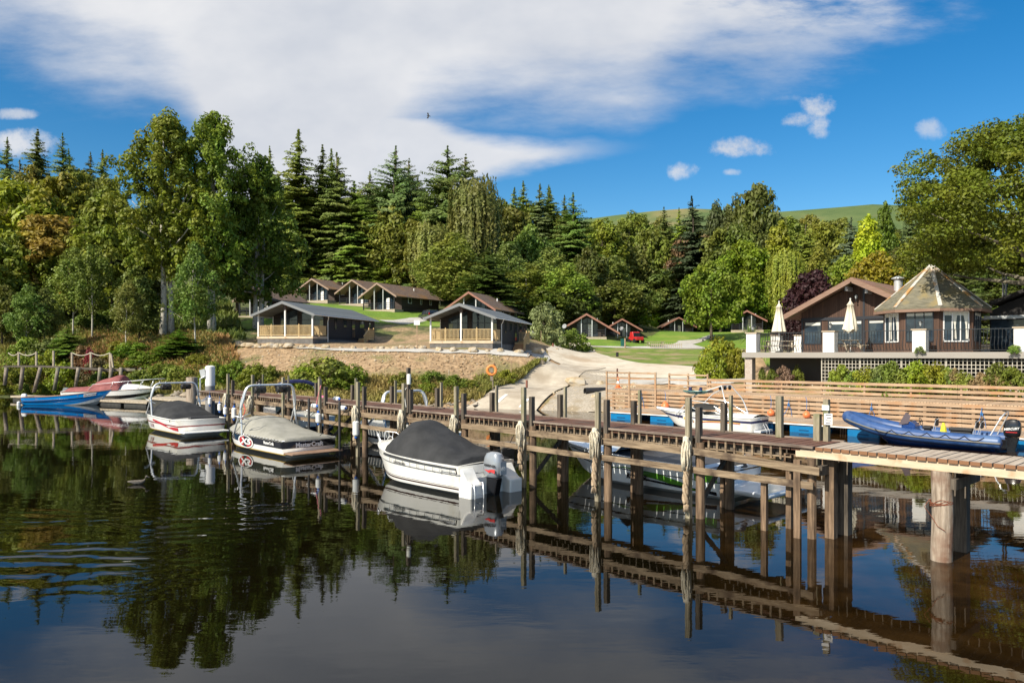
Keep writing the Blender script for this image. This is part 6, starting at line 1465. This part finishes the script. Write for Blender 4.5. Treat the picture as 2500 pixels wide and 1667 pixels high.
for k,(x,y,w_,Y,c) in enumerate(((1530,740,70,145,LG_),(1590,750,50,185,(.13,.21,.025)),(1690,755,50,200,(.12,.19,.02)),(1590,735,50,185,LG_))):
    T('bush',x,y,w_,Y,c,('bright shrub bank behind the paired cabins','bright shrubs left of the small lone cabin','bright shrub above the small lone cabin','tall bright shrub below the white birch stems')[k],'shrubs at the wood edge')
T('syc',2520,284,300,43,(.062,.108,.012),'great spreading sycamore over the turret at the right edge',base=3.9,rz=.3)
T('bush',1765,815,50,57,(.13,.21,.02),'large bright green bush at the left corner of the terrace',base=1.9);T('bush',1740,850,34,55,(.12,.19,.02),'smaller bright bush left of the corner bush',base=1.8);T('bush',1795,845,30,56,(.14,.20,.03),'bright bush touching the terrace brick column',base=1.8)
for x,y,w_,Y,c,lb in ((690,455,50,164,MG,'rounded treetop between the first two tall spruces'),(752,452,45,165,(.08,.13,.02),'treetop filling the gap left of the pale spruce'),(872,462,55,164,(.10,.15,.025),'light green treetop below the dip in the skyline'),(925,450,50,166,(.07,.115,.03),'treetop behind the wide ragged fir'),(1022,455,50,168,(.08,.13,.025),'treetop left of the broad black fir'),(1185,475,50,166,(.08,.125,.03),'treetop right of the weeping birch crown'),(1225,478,45,168,(.07,.11,.025),'treetop under the first of the row of spruces'),(1300,492,50,168,(.09,.14,.03),'treetop under the middle of the spruce row'),(1372,515,40,168,(.08,.12,.025),'treetop left of the big dark spruce'),(660,450,45,160,(.05,.085,.02),'shaded treetop beside the lower poplar'),(80,400,60,140,(.09,.13,.025),'green treetop under the ragged skyline spruce'),(190,405,55,140,(.08,.12,.02),'green treetop under the small skyline spruces'),(255,425,45,138,(.07,.11,.02),'treetop just left of the poplars'),(1560,520,45,215,(.10,.145,.03),'treetop crossing the left end of the moor'),(1610,525,40,215,(.08,.12,.03),'treetop left of the dark skyline conifer'),(1925,525,45,215,(.09,.135,.03),'treetop crossing the middle of the moor'),(1975,520,40,220,(.10,.15,.03),'pale treetop in front of the moor'),(2050,530,45,210,(.09,.14,.03),'treetop left of the blue spruce')):
    T('oak',x,y,w_,Y,c,lb,'treetops between the skyline conifers')
# infill of the wood: trees that cannot be told apart
rn=random.Random(3);placed=[]
for k in range(100):
    if k<40:Y=rn.uniform(150,235);px=rn.uniform(-40,1430);top=rn.uniform(480,600)
    else:Y=rn.uniform(200,310);px=rn.uniform(1430,2520);top=rn.uniform(528,600)
    if px<600:top=rn.uniform(460,600)
    X=(px-CX)/F*Y;zb=hz(X,Y);h=rn.uniform(13,19);zt=min(zb+h,zat(top,Y)) if zat(top,Y)-zb>5 else zb+6
    zt=min(zt,zat(455 if px<1430 else 522,Y))
    if zt-zb<4:continue
    T(rn.choice(['oak','oval','oak']),px,0,rn.uniform(3.6,5)*F/Y,Y,rn.choice([MG,(.06,.10,.02),(.09,.13,.025),(.045,.08,.02),OL]),'broadleaf tree deep inside the hillside wood, mostly hidden by those in front','deep woodland trees',base=zb,ztop=zt)
# shrubs on the bank
B='shrubs along the shore bank'
for x,y,w_,Y,c,lb in ((790,868,78,60.5,(.19,.22,.05),'big olive yellow willow bush in front of the tan slope'),(745,892,45,60,(.13,.19,.03),'green shoot at the left of the big willow bush'),(850,885,45,60,(.12,.20,.03),'green bush on the right flank of the big willow bush'),
  (520,880,36,63,(.08,.15,.02),'leafy bramble left of the tan slope'),(570,876,40,63,(.08,.15,.02),'leafy bramble at the foot of the tan slope'),(625,880,36,62,(.08,.15,.02),'leafy bramble next to the willow bush'),(660,888,26,62,(.11,.16,.03),'small bush between brambles and willow'),
  (980,905,32,60,(.10,.14,.03),'sprig bush behind the jetty lamp'),(1060,900,32,60.5,(.07,.12,.025),'dark low bush right of the jetty lamp'),(1110,912,36,60,(.08,.14,.025),'dark bush below the tan slope end'),(1150,925,30,60,(.08,.14,.025),'bush left of the lifering post'),(1040,930,25,59,(.11,.17,.03),'light bush near the shingle'),(1235,900,26,63,(.12,.18,.03),'small bush right of the lifering'),(1310,895,26,68,(.10,.22,.02),'bright green clump at the road edge'),
  (30,885,45,72,(.09,.14,.02),'dark green bush at the far left of the bank'),(70,820,45,78,(.10,.16,.03),'green bush below the thin birch'),(120,850,45,74,(.17,.19,.02),'yellow green bush behind the old rope rail'),(135,815,50,78,(.07,.12,.04),'grey green bush in the middle of the left slope'),(155,880,38,72,(.19,.22,.02),'bright yellow bush behind the broken jetty'),(200,840,34,75,(.16,.10,.04),'russet bracken bush on the left slope'),(222,842,14,73,(.20,.045,.03),'small bush with red leaves'),(240,870,36,72,(.12,.10,.04),'brown bush above the broken jetty'),
  (290,830,36,76,(.10,.15,.02),'green bush below the sapling'),(330,830,40,75,(.08,.15,.02),'leafy bush left of the poplar foot'),(350,855,44,72,(.08,.14,.02),'bush in front of the poplar foot'),(285,880,38,70,(.12,.17,.03),'pale bush above the broken jetty end'),(400,880,40,68,(.14,.16,.03),'olive bush above the rocks'),(340,900,36,66,(.15,.15,.035),'dry bush at the end of the broken jetty'),(440,890,36,66,(.17,.17,.04),'straw coloured bush above the rocks'),(480,860,34,70,(.10,.15,.02),'bush at the bank edge right of the small conifer'),
  (60,932,18,69,(.08,.13,.02),'low bush behind the left jetty legs'),(100,934,18,69,(.09,.15,.02),'low green clump under the broken jetty'),(195,934,18,69,(.10,.15,.02),'green clump between the jetty legs'),(245,905,32,69,(.12,.16,.03),'bush behind the last jetty leg'),(550,790,45,86,(.05,.08,.02),'shaded fern bush by the dark cabin'),(520,815,36,82,(.12,.17,.03),'sunlit bush left of the left hand lodge'),(280,750,45,95,(.07,.12,.025),'fern clump at the edge of the dark clearing'),(220,760,45,92,(.06,.11,.025),'fern clump below the dark clearing'),(330,765,40,88,(.08,.13,.03),'fern clump left of the poplar'),
  (1400,800,40,100,(.12,.16,.03),'low hedge beside the right lawn')):
    T('bush',x,y,w_,Y,c,lb,B)
# planting under and around the terrace
B='plants in front of the terrace lattice'
for x,y,w_,D,c,lb,zb in ((2050,885,30,45.6,(.12,.18,.03),'shrub at the left of the lattice',1.6),(2110,890,36,45.5,(.13,.19,.03),'second shrub from the left against the lattice',1.6),(2180,878,44,45.5,(.12,.14,.03),'large climbing shrub in the middle of the lattice',1.6),(2245,876,46,45.5,(.11,.19,.02),'bright leafy climber below the third pillar',1.6),(2290,878,36,45.6,(.12,.19,.02),'leafy climber right of the third pillar',1.6),(2330,895,28,45.5,(.20,.17,.07),'dry straw bush against the lattice',1.6),(2440,880,40,45.6,(.07,.13,.03),'dark green climber below the right end of the terrace',1.6),(2430,905,34,45.4,(.24,.18,.08),'straw coloured grass clump below the dark climber',1.6),(1862,893,14,47,(.07,.12,.03),'small plant beside the brick column',1.6),(1915,888,24,46.6,(.16,.13,.08),'dead twiggy bush in the dark under the terrace',1.6),(1948,886,14,47,(.09,.15,.03),'small green shoot in the dark under the terrace',1.6),(1885,895,16,47,(.07,.13,.03),'low leafy plant under the terrace',1.6),(2245,842,12,45.9,(.20,.24,.12),'white flowered creeper at the foot of the third pillar',4.1),(2480,838,14,45.9,(.15,.19,.05),'creeper at the foot of the rightmost pillar',4.1)):
    p=PD(tcol(x,D),D);T('bush',x,y,w_,p.y,c,lb,B,base=zb,X=p.x)
for k,(x,y,w_,c) in enumerate(((2085,900,26,(.15,.19,.04)),(2145,885,34,(.14,.15,.05)),(2215,885,36,(.10,.17,.03)),(2265,885,34,(.13,.20,.03)),(2310,890,26,(.15,.17,.05)),(2355,900,30,(.17,.19,.04)),(2395,905,30,(.22,.17,.07)),(2470,890,34,(.09,.14,.03)))):
    p=PD(tcol(x,45.45),45.45);T('bush',x,y,w_,p.y,c,'climbing plant tangled with its neighbours along the foot of the terrace lattice','tangle of climbers on the lattice',base=1.6,X=p.x)
# spiky palm behind the first pillar
p=PD(tcol(1830,52),52);t=empty('palm_plant',(p.x,p.y,4.0),0,'spiky green palm behind the leftmost terrace pillar','plant')
C=[];Qs=[];rn=random.Random(8)
for k in range(110):
    a=rn.uniform(0,2*PI);e=rn.uniform(-.2,1.5);L_=rn.uniform(.9,1.3);b=len(C);d=Vector((math.cos(a)*math.cos(e),math.sin(a)*math.cos(e),math.sin(e)));s_=Vector((-math.sin(a),math.cos(a),0))*.035
    o=Vector((0,0,1.15));m_=o+d*L_*.6;e_=o+d*L_+Vector((0,0,-.22*math.cos(e)))
    C+=[o-s_*.6,o+s_*.6,m_+s_,e_+s_*.1,e_-s_*.1,m_-s_];Qs+=[(b,b+1,b+2,b+5),(b+5,b+2,b+3,b+4)]
o=npmesh('foliage',np.array([list(v) for v in C]),np.array(Qs),LEAF,t,attr=rg.random(len(Qs)));o.color=(.17,.26,.08,1)
MB().tube([(0,0,0),(0,0,1.2)],.1,8).build('stem',BARK,t)
# ---------------------------------------------------------------- ground cover
def scatter(name,n,reg,size,colr,seed,kindfn=None,tall=1.,up=.0,label=None):
    global rg;rg=np.random.default_rng(seed);P=reg(n);z=HV(P[:,0],P[:,1]);k=z>.12
    P=P[k];z=z[k];m_=len(P);a=rg.random(m_)*2*np.pi;s=size*(.5+rg.random(m_));d=np.stack([np.cos(a),np.sin(a),0*a],1)*s[:,None]*.22
    tip=np.stack([rg.normal(size=m_)*.35,rg.normal(size=m_)*.35,np.ones(m_)],1)*s[:,None]*tall
    b=np.column_stack([P,z-.03]);V=np.stack([b-d,b+d,b+tip+d*.25,b+tip-d*.25],1).reshape(-1,3)
    pa=np.array([.5+.5*mnoise.noise((x*.35,y*.35,seed)) for x,y in P]);o=npmesh(name,V,np.arange(4*m_).reshape(-1,4),LEAF,attr=np.clip(pa*.7+rg.random(m_)*.35,0,1));o.color=(*colr,1)
    return tag(o,label,'ground cover',kind='stuff')
def quadreg(A,B,C_,D_):
    A,B,C_,D_=[gnd(*q) for q in (A,B,C_,D_)]
    def f(n):
        u=rg.random(n)[:,None];v=rg.random(n)[:,None];a=np.array(A[:2]);b=np.array(B[:2]);c=np.array(C_[:2]);d=np.array(D_[:2])
        return (a*(1-u)+b*u)*(1-v)+(d*(1-u)+c*u)*v
    return f
scatter('dry_grass',14000,quadreg((640,935),(1160,945),(1180,975),(640,985)),.42,(.34,.29,.09),1,label='tall dry grass at the foot of the tan slope')
scatter('dry_grass',6000,quadreg((1160,930),(1330,888),(1290,905),(1170,972)),.40,(.24,.25,.06),2,label='long grass beside the slipway edge')
scatter('straw_grass',9000,quadreg((200,800),(560,830),(600,930),(230,920)),.5,(.36,.24,.08),33,label='straw and rust coloured grass patches on the left bank')
scatter('wild_grass',32000,quadreg((0,800),(520,820),(640,975),(0,965)),.50,(.22,.21,.05),3,label='rough grass and bracken covering the left hand bank')
scatter('bracken',14000,quadreg((0,700),(560,740),(600,830),(0,830)),.55,(.12,.16,.03),4,label='green bracken on the slope under the trees')
scatter('green_weeds',7000,quadreg((480,905),(760,925),(700,960),(480,950)),.35,(.17,.19,.04),5,label='weeds between the rocks and the tan slope')
scatter('lawn_edge_grass',9000,quadreg((1290,800),(1850,800),(1850,896),(1330,840)),.10,(.15,.25,.02),6,label='short grass blades on the right hand lawn')
scatter('lawn_edge_grass',8000,quadreg((640,775),(1000,755),(1000,790),(600,812)),.10,(.14,.24,.02),7,label='short grass blades on the lawn behind the lodges')
# white blossom behind the walkway
rg=np.random.default_rng(9);n=900;tt=tcol(1735,44.9)+rg.random(n)*32;cl=np.sin(tt*2.3)+np.sin(tt*5.1)>-.2;tt=tt[cl];n=len(tt);DD_=44.6+.5*rg.random(n)
C=np.column_stack([DD_*NP[0]+tt*UP[0],DD_*NP[1]+tt*UP[1],1.75+.5*rg.random(n)]);V,Q=cards(C,unit(n),.045);o=npmesh('white_blossom',V,Q,LEAF,attr=rg.random(n));o.color=(.75,.72,.62,1);tag(o,'white blossom showing between the walkway rails','flowers',kind='stuff')
# ================================================================ rocks, small things
def rockmesh(seed,flat=.7):
    b=bmesh.new();bmesh.ops.create_icosphere(b,subdivisions=2,radius=.5)
    for v in b.verts:
        n=v.co.normalized();q=1+.35*mnoise.noise(n*1.4+Vector((seed*3.1,0,0)))+.12*mnoise.noise(n*4+Vector((seed,0,3)))
        v.co=v.co*q;v.co.z*=flat
        for ax in ((1,.2,.3),(-.4,.9,.2),(.1,-.8,.5),(-.7,-.5,.3)):
            a=Vector(ax).normalized();d=v.co.dot(a)-.36
            if d>0:v.co-=a*d*.85
    me=bpy.data.meshes.new('boulder');b.to_mesh(me);b.free();me.materials.append(STONE);return me
RK=[rockmesh(k) for k in range(5)]
rn=random.Random(21)
row=[(585,28),(598,22),(612,24),(630,20),(645,18),(660,26),(677,24),(688,22),(706,30),(738,18),(762,18),(795,22),(832,12),(863,16),(892,14),(920,15),(932,17),(946,14),(964,18),(980,15),(1000,20),(1008,16),(1020,14),(1032,20),(1072,20),(1107,22),(1155,26),(1190,14),(1222,20),(1268,22),(1312,30),(1318,18),(1360,10),(1370,9),(628,16),(652,14),(724,16)]
words=['flat','rounded','angular','low','split','pale','tan','narrow','broad','tilted']
for k,(x,w_) in enumerate(row):
    f=(x-560)/760;y=846+f*16 if x<1330 else 855
    if 900<x<1040:y=851+rn.uniform(-2,3)
    p=gnd(x,y+rn.uniform(-1,2));me=RK[k%5];o=bpy.data.objects.new('boulder',me);link(o);s=w_*1.2/F*p.y;o.scale=(s,s*.85,s*rn.uniform(.6,.8))
    o.location=(p.x,p.y,p.z+s*.16);o.rotation_euler=(0,0,rn.uniform(0,6))
    place='along the gravel edge left of the left hand lodge' if x<620 else 'in front of the left hand lodge porch' if x<770 else 'beside the left hand lodge side wall' if x<900 else 'in the heap between the two lodges' if x<1040 else 'in front of the central lodge' if x<1230 else 'near the road end of the boulder row'
    tag(o,'%s %s boulder %s'%(words[k%10],('buff','grey flecked','honey coloured','whitish')[k//10],place),'rock','boulders lined up in front of the lodges')
big=bpy.data.objects.new('boulder',rockmesh(7,.8));link(big);p=gnd(1408,944);big.location=(p.x,p.y,p.z+.35);big.scale=(2.1,1.3,1.1);big.rotation_euler=(0,R(8),R(-12));tag(big,'large cream boulder resting at the right edge of the slipway','rock')
for x,y,s,lb in ((1466,940,1.1,'pale upright slab behind the walkway end'),(1452,972,.7,'flat tan stone beside the black pipe'),(1462,980,.7,'tan stone below the black pipe'),(1320,890,1.0,'weathered stone lying on the tan slope by the road'),(1352,962,.5,'small stone at the slipway foot')):
    p=gnd(x,y);o=bpy.data.objects.new('boulder',RK[rn.randrange(5)]);link(o);o.location=(p.x,p.y,p.z+.1*s);o.scale=(s,s*.8,s*.7);o.rotation_euler=(0,0,rn.random()*6);tag(o,lb,'rock')
def rubble(name,n,reg,smin,smax,seed,label,mat=STONED):
    global rg;rg=np.random.default_rng(seed);P=reg(n);z=HV(P[:,0],P[:,1]);Vs=[];Fs=[];bo=0
    bases=[(np.array([v.co[:] for v in me.vertices]),np.array([p.vertices[:] for p in me.polygons])) for me in RK]
    for i in range(len(P)):
        if z[i]<-.35:continue
        bv,bf=bases[i%5];s=smin+(smax-smin)*rg.random()**2;a=rg.random()*6.28;c,sn=math.cos(a),math.sin(a);v=bv*np.array([s,s*.75,s*.6]);v=v@np.array([[c,sn,0],[-sn,c,0],[0,0,1]]);t_=rg.normal()*.3;v=v@np.array([[1,0,0],[0,math.cos(t_),math.sin(t_)],[0,-math.sin(t_),math.cos(t_)]])
        Vs.append(v+np.array([P[i,0],P[i,1],max(z[i],-.1)+s*.1]));Fs.append(bf+bo);bo+=len(bv)
    return tag(npmesh(name,np.concatenate(Vs),np.concatenate(Fs),mat),label,'rocks',kind='stuff')
def wreg(A,B,C_,D_):
    def f(n):
        u=rg.random(n)[:,None];v=rg.random(n)[:,None];return (np.array(A)*(1-u)+np.array(B)*u)*(1-v)+(np.array(D_)*(1-u)+np.array(C_)*u)*v
    return f
rubble('shore_rocks',420,wreg((-30,59),(-15,50),(-13,54),(-27,64)),.35,1.3,1,'grey brown rocks piled on the bank at the jetty root')
rubble('shore_rocks',320,wreg((-75,74),(-30,59),(-30,63),(-75,78)),.2,.8,2,'stones along the left hand shoreline')
rubble('shore_rocks',500,wreg((-15,53),(-2,56),(-2,60),(-15,57)),.12,.5,3,'shingle and stones behind the middle of the jetty')
rubble('shingle',2600,wreg((2.5,52),(8,49),(10,60),(4,62)),.06,.34,4,'shingle beach right of the slipway',STONE)
rubble('slope_stones',420,quadreg((600,858),(1250,872),(1230,905),(600,915)),.06,.3,5,'small stones scattered on the tan slope',STONE)
rubble('soil_clods',1300,quadreg((600,856),(1250,870),(1200,930),(640,930)),.05,.32,6,'clods and rubble of brown earth on the slope',pm('soil_clod',(.24,.155,.085),(.44,.31,.18),3,rough=.95))
# black pipe
p=gnd(1428,966);t=empty('drain_pipe',(p.x,p.y,p.z+.3),R(20),'black plastic drain pipe poking out beside the walkway end','pipe')
m=MB();rows=[]
for x,r in ((0,.27),(1.8,.27)):rows.append([(x,r*math.cos(2*PI*k/20),r*math.sin(2*PI*k/20)) for k in range(20)])
rows.append([(1.8,.23*math.cos(2*PI*k/20),.23*math.sin(2*PI*k/20)) for k in range(20)]);rows.append([(0,.23*math.cos(2*PI*k/20),.23*math.sin(2*PI*k/20)) for k in range(20)]);rows.append(rows[0])
m.grid(rows,True).build('pipe',BLACKM,t,smooth=2)
# slipway marks (flush painted strips)
for (x0_,y0_,x1_,y1_),lb in (((1237,969,1214,990),'left white painted line on the slipway'),((1290,980,1270,1000),'right white painted line on the slipway')):
    a=gnd(x0_,y0_);b_=gnd(x1_,y1_);d=(b_-a);n=Vector((-d.y,d.x,0)).normalized()*.13;up=Vector((0,0,.165))
    ns=5;m=MB();rows=[]
    for k in range(ns+1):
        c=a.lerp(b_,k/ns);rows.append([Vector(((c-n).x,(c-n).y,hz((c-n).x,(c-n).y)))+up,Vector(((c+n).x,(c+n).y,hz((c+n).x,(c+n).y)))+up])
    tag(m.grid(rows).build('painted_line',WHITEP),kind='structure')
# life ring post
p=gnd(1200,958);t=empty('lifering_post',(p.x,p.y,p.z),0,'orange lifering on a weathered post at the edge of the long grass','lifering')
MB().tube([(.12,0,0),(.1,0,1.0)],.05,6).bb((-.10,-.06,.9),(.12,.06,2.1)).build('post',W_OLD,t)
m=MB();rows=[[((.34+.105*math.cos(b_))*math.cos(a),-.1+.06*math.sin(b_),1.75+(.34+.105*math.cos(b_))*math.sin(a)) for b_ in [2*PI*j/8 for j in range(8)]] for a in [2*PI*k/28 for k in range(29)]]
m.grid(rows,True).build('ring',LIFE,t,smooth=True);MB().bb((-.08,-.2,1.55),(.12,-.03,1.95)).build('bracket',W_OLD,t)
def stick(px,yb,yt,r,mat,lb,name='marker_post',cat='post',group=None):
    p=gnd(px,yb);o=MB().tube([(0,0,-.1),(0,0,(yb-yt)/F*p.y)],r,6).build(name,mat);o.location=p;return tag(o,lb,cat,group)
stick(1096,938,903,.035,GREYWOOD,'thin bleached stake in the grass left of the lifering')
stick(1248,928,883,.03,W_SLAT,'thin orange stake right of the lifering');stick(1289,905,865,.03,W_SLAT,'thin orange stake at the top of the grass slope');stick(1321,838,807,.03,W_SLAT,'thin orange stake on the lawn corner')
stick(1286,951,928,.09,pm('rusty_tube',(.18,.07,.05),(.26,.11,.08),5,rough=.9),'short rusty bollard on the slipway','bollard','bollard')
stick(1507,872,860,.16,BLACKM,'short black bollard light on the rough lawn','bollard','bollard');stick(1296,828,820,.14,BLACKM,'small dark bollard beside the path by the central lodge','bollard','bollard');stick(1716,834,829,.14,BLACKM,'tiny dark bollard at the path fork','bollard','bollard');stick(1350,848,838,.1,pm('rusty_tube',(.2,.1,.06)),'short brown stake in the soil by the steps shadow')
stick(1526,851,826,.10,W_SLAT,'orange timber post beside the green bin')
p=gnd(1521,846);t=empty('litter_bin',p,0,'small green litter bin on the lawn','bin');MB().bb((-.3,-.3,0),(.3,.3,.95)).build('body',pm('bin_green',(.01,.10,.08),rough=.5),t,bevel=.04);MB().bb((-.33,-.33,.96),(.33,.33,1.08)).build('lid',MATS['bin_green'],t,bevel=.03)
p=gnd(1018,850);t=empty('site_sign',p,0,'small white sign on a stake between the two lodges','sign');MB().bb((-.04,-.04,0),(.04,.04,2.2)).build('stake',W_SLAT,t);MB().bb((-.28,-.07,2.2),(.28,-.03,2.65)).build('board',WHITEP,t)
# traffic cone
q=PD(tcol(1509,43.2),43.2,1.645);t=empty('traffic_cone',q,0,'orange and white traffic cone behind the walkway rail','cone');CO=pm('cone_orange',(.75,.16,.03),rough=.5)
MB().bb((-.22,-.22,0),(.22,.22,.05)).lathe([(.16,.05),(.12,.25)],n=16).build('base',CO,t);MB().lathe([(.12,.251),(.08,.5)],n=16).build('band',WHITEP,t);MB().lathe([(.08,.501),(.065,.62)],n=16).build('middle',CO,t);MB().lathe([(.065,.621),(.05,.72)],n=16).build('band',WHITEP,t);MB().lathe([(.05,.721),(.03,.8)],n=16).build('tip',CO,t)
o=MB().bb((-.05,-.05,0),(.05,.05,1.35)).build('marker_post',pm('dark_red_post',(.12,.05,.04)));o.location=PD(tcol(1507,43.9),43.9,1.645);tag(o,'dark slim post right behind the traffic cone','post')
# lawn picnic table and low fence
p=gnd(1600,848);t=empty('picnic_table',p,R(8),'pale picnic table on the right hand lawn','picnic table');m=MB();m.bb((-1.3,-.4,.74),(1.3,.4,.79));m.build('tabletop',GREYWOOD,t)
for sg in (-1,1):
    MB().bb((-1.3,sg*.75-.14,.43),(1.3,sg*.75+.14,.48)).build('bench_seat',GREYWOOD,t)
    for s2 in (-1,1):MB().bar((s2*1.0,sg*.7,0),(s2*1.0,sg*.25,.74),.07,.1,up=(1,0,0)).build('leg',GREYWOOD,t)
p=gnd(1626,852);t=empty('low_fence',p,R(-4),'low pale picket fence beside the lawn picnic table','fence');m=MB()
for k in range(16):m.bb((-2+k*.27,-.03,0),(-1.92+k*.27,.03,.8))
m.build('pickets',GREYWOOD,t);MB().bb((-2.05,.03,.55),(2.15,.08,.65)).build('rail',GREYWOOD,t)
# parked car
p=gnd(1047,783);t=empty('parked_car',(p.x,p.y,p.z),R(118),'dark estate car parked at the top of the gravel drive','car')
CARP=pm('dark_car_paint',(.012,.014,.02),rough=.15,coat=.9)
sec=[(-2.2,.5,.95),(-2.15,.42,1.05),(-2.0,.40,1.5),(-1.6,.38,1.62),(.3,.36,1.62),(1.0,.36,1.1),(1.9,.4,.98),(2.2,.5,.75)]
rows=[]
for x,zb,zt in sec:
    w_=.88;row=[(x,-w_*.95,zb),(x,-w_,(zb+.9)/2+.1),(x,-w_,min(zt,.95)),(x,-w_*(.78 if zt>1.2 else .9),zt-.06),(x,-w_*.6,zt),(x,w_*.6,zt),(x,w_*(.78 if zt>1.2 else .9),zt-.06),(x,w_,min(zt,.95)),(x,w_,(zb+.9)/2+.1),(x,w_*.95,zb)]
    rows.append(row)
m=MB().grid(rows);m.add(rows[0],[tuple(range(10))]);m.add(rows[-1],[tuple(range(10))]);m.build('body',CARP,t,smooth=2)
for sg in (-1,1):MB().prism([(-1.75,sg*.84,1.0),(.75,sg*.86,1.0),(.35,sg*.74,1.5),(-1.65,sg*.72,1.5)],(0,sg*.03,0)).build('side_window',GLASS,t)
MB().prism([(-2.17,-.7,1.05),(-2.17,.7,1.05),(-2.02,.6,1.5),(-2.02,-.6,1.5)],(-.03,0,0)).build('rear_window',GLASS,t)
for sg in (-1,1):MB().bb((-2.24,sg*.84-.08,.8),(-2.14,sg*.84+.05,1.12)).build('tail_light',pm('tail_light',(.5,.01,.01),rough=.2),t)
MB().bb((-2.24,-.26,.72),(-2.2,.26,.84)).build('number_plate',pm('plate_yellow',(.7,.6,.1)),t)
for x in (-1.35,1.35):
    for sg in (-1,1):
        w_=MB().tube([(x,sg*.72,.33),(x,sg*.9,.33)],.33,18).build('wheel',BLACKM,t,smooth=2);MB().tube([(x,sg*.88,.33),(x,sg*.915,.33)],.2,12).build('rim',GALV,w_)
# red buggy
p=gnd(1553,838);t=empty('red_buggy',(p.x,p.y,p.z),R(-70),'small red buggy parked beside the smaller dark cabin','vehicle');MB().bb((-1.2,-.7,.45),(1.2,.7,1.0)).prism([(-1.0,-.65,1.0),(.2,-.65,1.0),(.0,-.65,1.8),(-.8,-.65,1.8)],(0,1.3,0)).build('body',RED,t,bevel=.08);MB().bb((.1,-.55,1.0),(.3,.55,1.65)).build('windscreen',GLASS,t)
for x in (-.8,.8):
    for sg in (-1,1):MB().tube([(x,sg*.6,.35),(x,sg*.85,.35)],.35,14).build('wheel',BLACKM,t,smooth=2)
# the old broken jetty on the left bank
t=empty('old_jetty',(0,0,0),0,'broken old jetty on leaning timber legs along the left hand shore','jetty')
top=[(20,894),(95,894),(150,896),(215,900),(262,902),(326,899)];q=[at(x,y,67.5) for x,y in top]
for a,b_ in zip(q[:-1],q[1:]):MB().bar(a,b_,1.3,.14).build('deck_section',pm('old_black_timber',(.05,.04,.032),(.15,.12,.09),3),t)
for x,y,dx in ((12,930,0),(52,941,-2),(95,948,-12),(138,943,-5),(188,935,-3),(241,930,0),(268,931,0),(292,930,2)):
    for dY in (0,1.1):MB().tube([at(x+dx,y+10,66.6+dY),at(x+4,897,66.6+dY)],.16,7).build('leg',W_OLD,t,smooth=True)
MB().bar(at(312,930,67),at(345,898,67),.15,.2).build('fallen_beam',W_OLD,t);MB().bar(at(240,905,67),at(330,902,66.8),.1,.2).build('fallen_beam',W_OLD,t)
for x,yt in ((46,859),(89,858),(131,856),(176,860),(222,859),(269,862)):MB().tube([at(x,897,67.3),at(x,yt,67.3)],.10,7).build('rope_post',GREYWOOD,t)
MB().bar(at(276,897,67.2),at(271,864,67.2),.14,.14).build('rope_post',GREYWOOD,t)
m=MB()
for a,b_ in ((46,89),(176,222),(222,269),(20,46)):
    m.tube([at(a+(b_-a)*k/8,861+7*math.sin(PI*k/8),67.25) for k in range(9)],.04,5)
m.build('rope',ROPE,t)
# duck on the water, ducks near the slip, a gull in the sky
def duck(loc,rz,c1,c2,lb,s=1.,swim=True):
    t=empty('duck',loc,rz,lb,'duck')
    m=MB();rows=[]
    for x,r,z in ((-.30,.015,.10),(-.22,.05,.085),(-.1,.09,.06),(.02,.10,.055),(.12,.085,.07),(.18,.055,.10),(.20,.04,.14),(.205,.036,.18),(.215,.045,.215),(.25,.042,.225),(.275,.02,.215),(.33,.014,.205)):
        rows.append([(x*s+(0 if x<.17 else 0),r*s*math.cos(2*PI*k/10),(z+r*math.sin(2*PI*k/10)*(.8 if x<.17 else 1))*s) for k in range(10)])
    m.grid(rows,True).build('body',c1,t,smooth=True)
    for sg in (-1,1):
        w_=MB();w_.grid([[(-.2*s,sg*.06*s,.12*s),(-.05*s,sg*.102*s,.11*s),(.08*s,sg*.09*s,.10*s)],[(-.26*s,sg*.05*s,.09*s),(-.08*s,sg*.108*s,.05*s),(.06*s,sg*.098*s,.05*s)]]);w_.build('wing',c2,t,smooth=True)
    return t
DK=pm('duck_brown',(.05,.04,.03),(.20,.17,.14),20,rough=.8);DK2=pm('duck_grey',(.10,.09,.08),rough=.8)
pz=F*4/(1181-HY);duck(((337-CX)/F*pz,pz,-.01),R(15),DK,DK2,'small brown duck swimming left of the grey covered boat',1.0)
p=gnd(1161,997);duck((p.x,p.y,p.z+.12),R(60),DK,DK2,'duck standing at the water edge left of the slipway',1.2)
g=at(1046,283,60);t=empty('bird',g,0,'dark bird flying high against the cloud','bird');BK=pm('bird_black',(.02,.02,.02))
m=MB();m.tube([(-.25,0,.05),(-.1,0,.0),(.15,0,-.05),(.32,0,-.08)],[.01,.06,.06,.015],8);m.build('body',BK,t,smooth=True)
t.scale=(.6,.6,.6)
for sg in (-1,1):MB().add([(.1,0,0),(-.08,0,0),(-.22,sg*.1-.04,sg*.42),(.0,sg*.08-.04,sg*.40)],[(0,1,2,3)]).build('wing',BK,t)
# scum line / mooring lines
MB_=MB();MB_.tube([dk(5,-1.0,.95),dk(4.2,-.5,1.3),dk(3.2,-.25,1.9)],.02,5);o=MB_.build('mooring_line',pm('red_rope',(.6,.05,.04)));tag(o,'red mooring line between the two wakeboard boats','rope')
o=MB().tube([dk(13.2,-.25,1.9),dk(12.9,-.6,1.3),dk(12.2,-1.0,.7)],.012,5).build('mooring_line',ROPEK);tag(o,'thin black mooring line to the grey covered boat','rope')
o=MB().tube([dk(11,-.22,2.7),dk(10.9,-.28,2.3),dk(10.8,-.3,2.0),dk(10.7,-.32,1.7)],.025,5).build('mooring_line',pm('pink_rope',(.6,.2,.22)));tag(o,'pale red line hanging on the post by the lying fenders','rope')
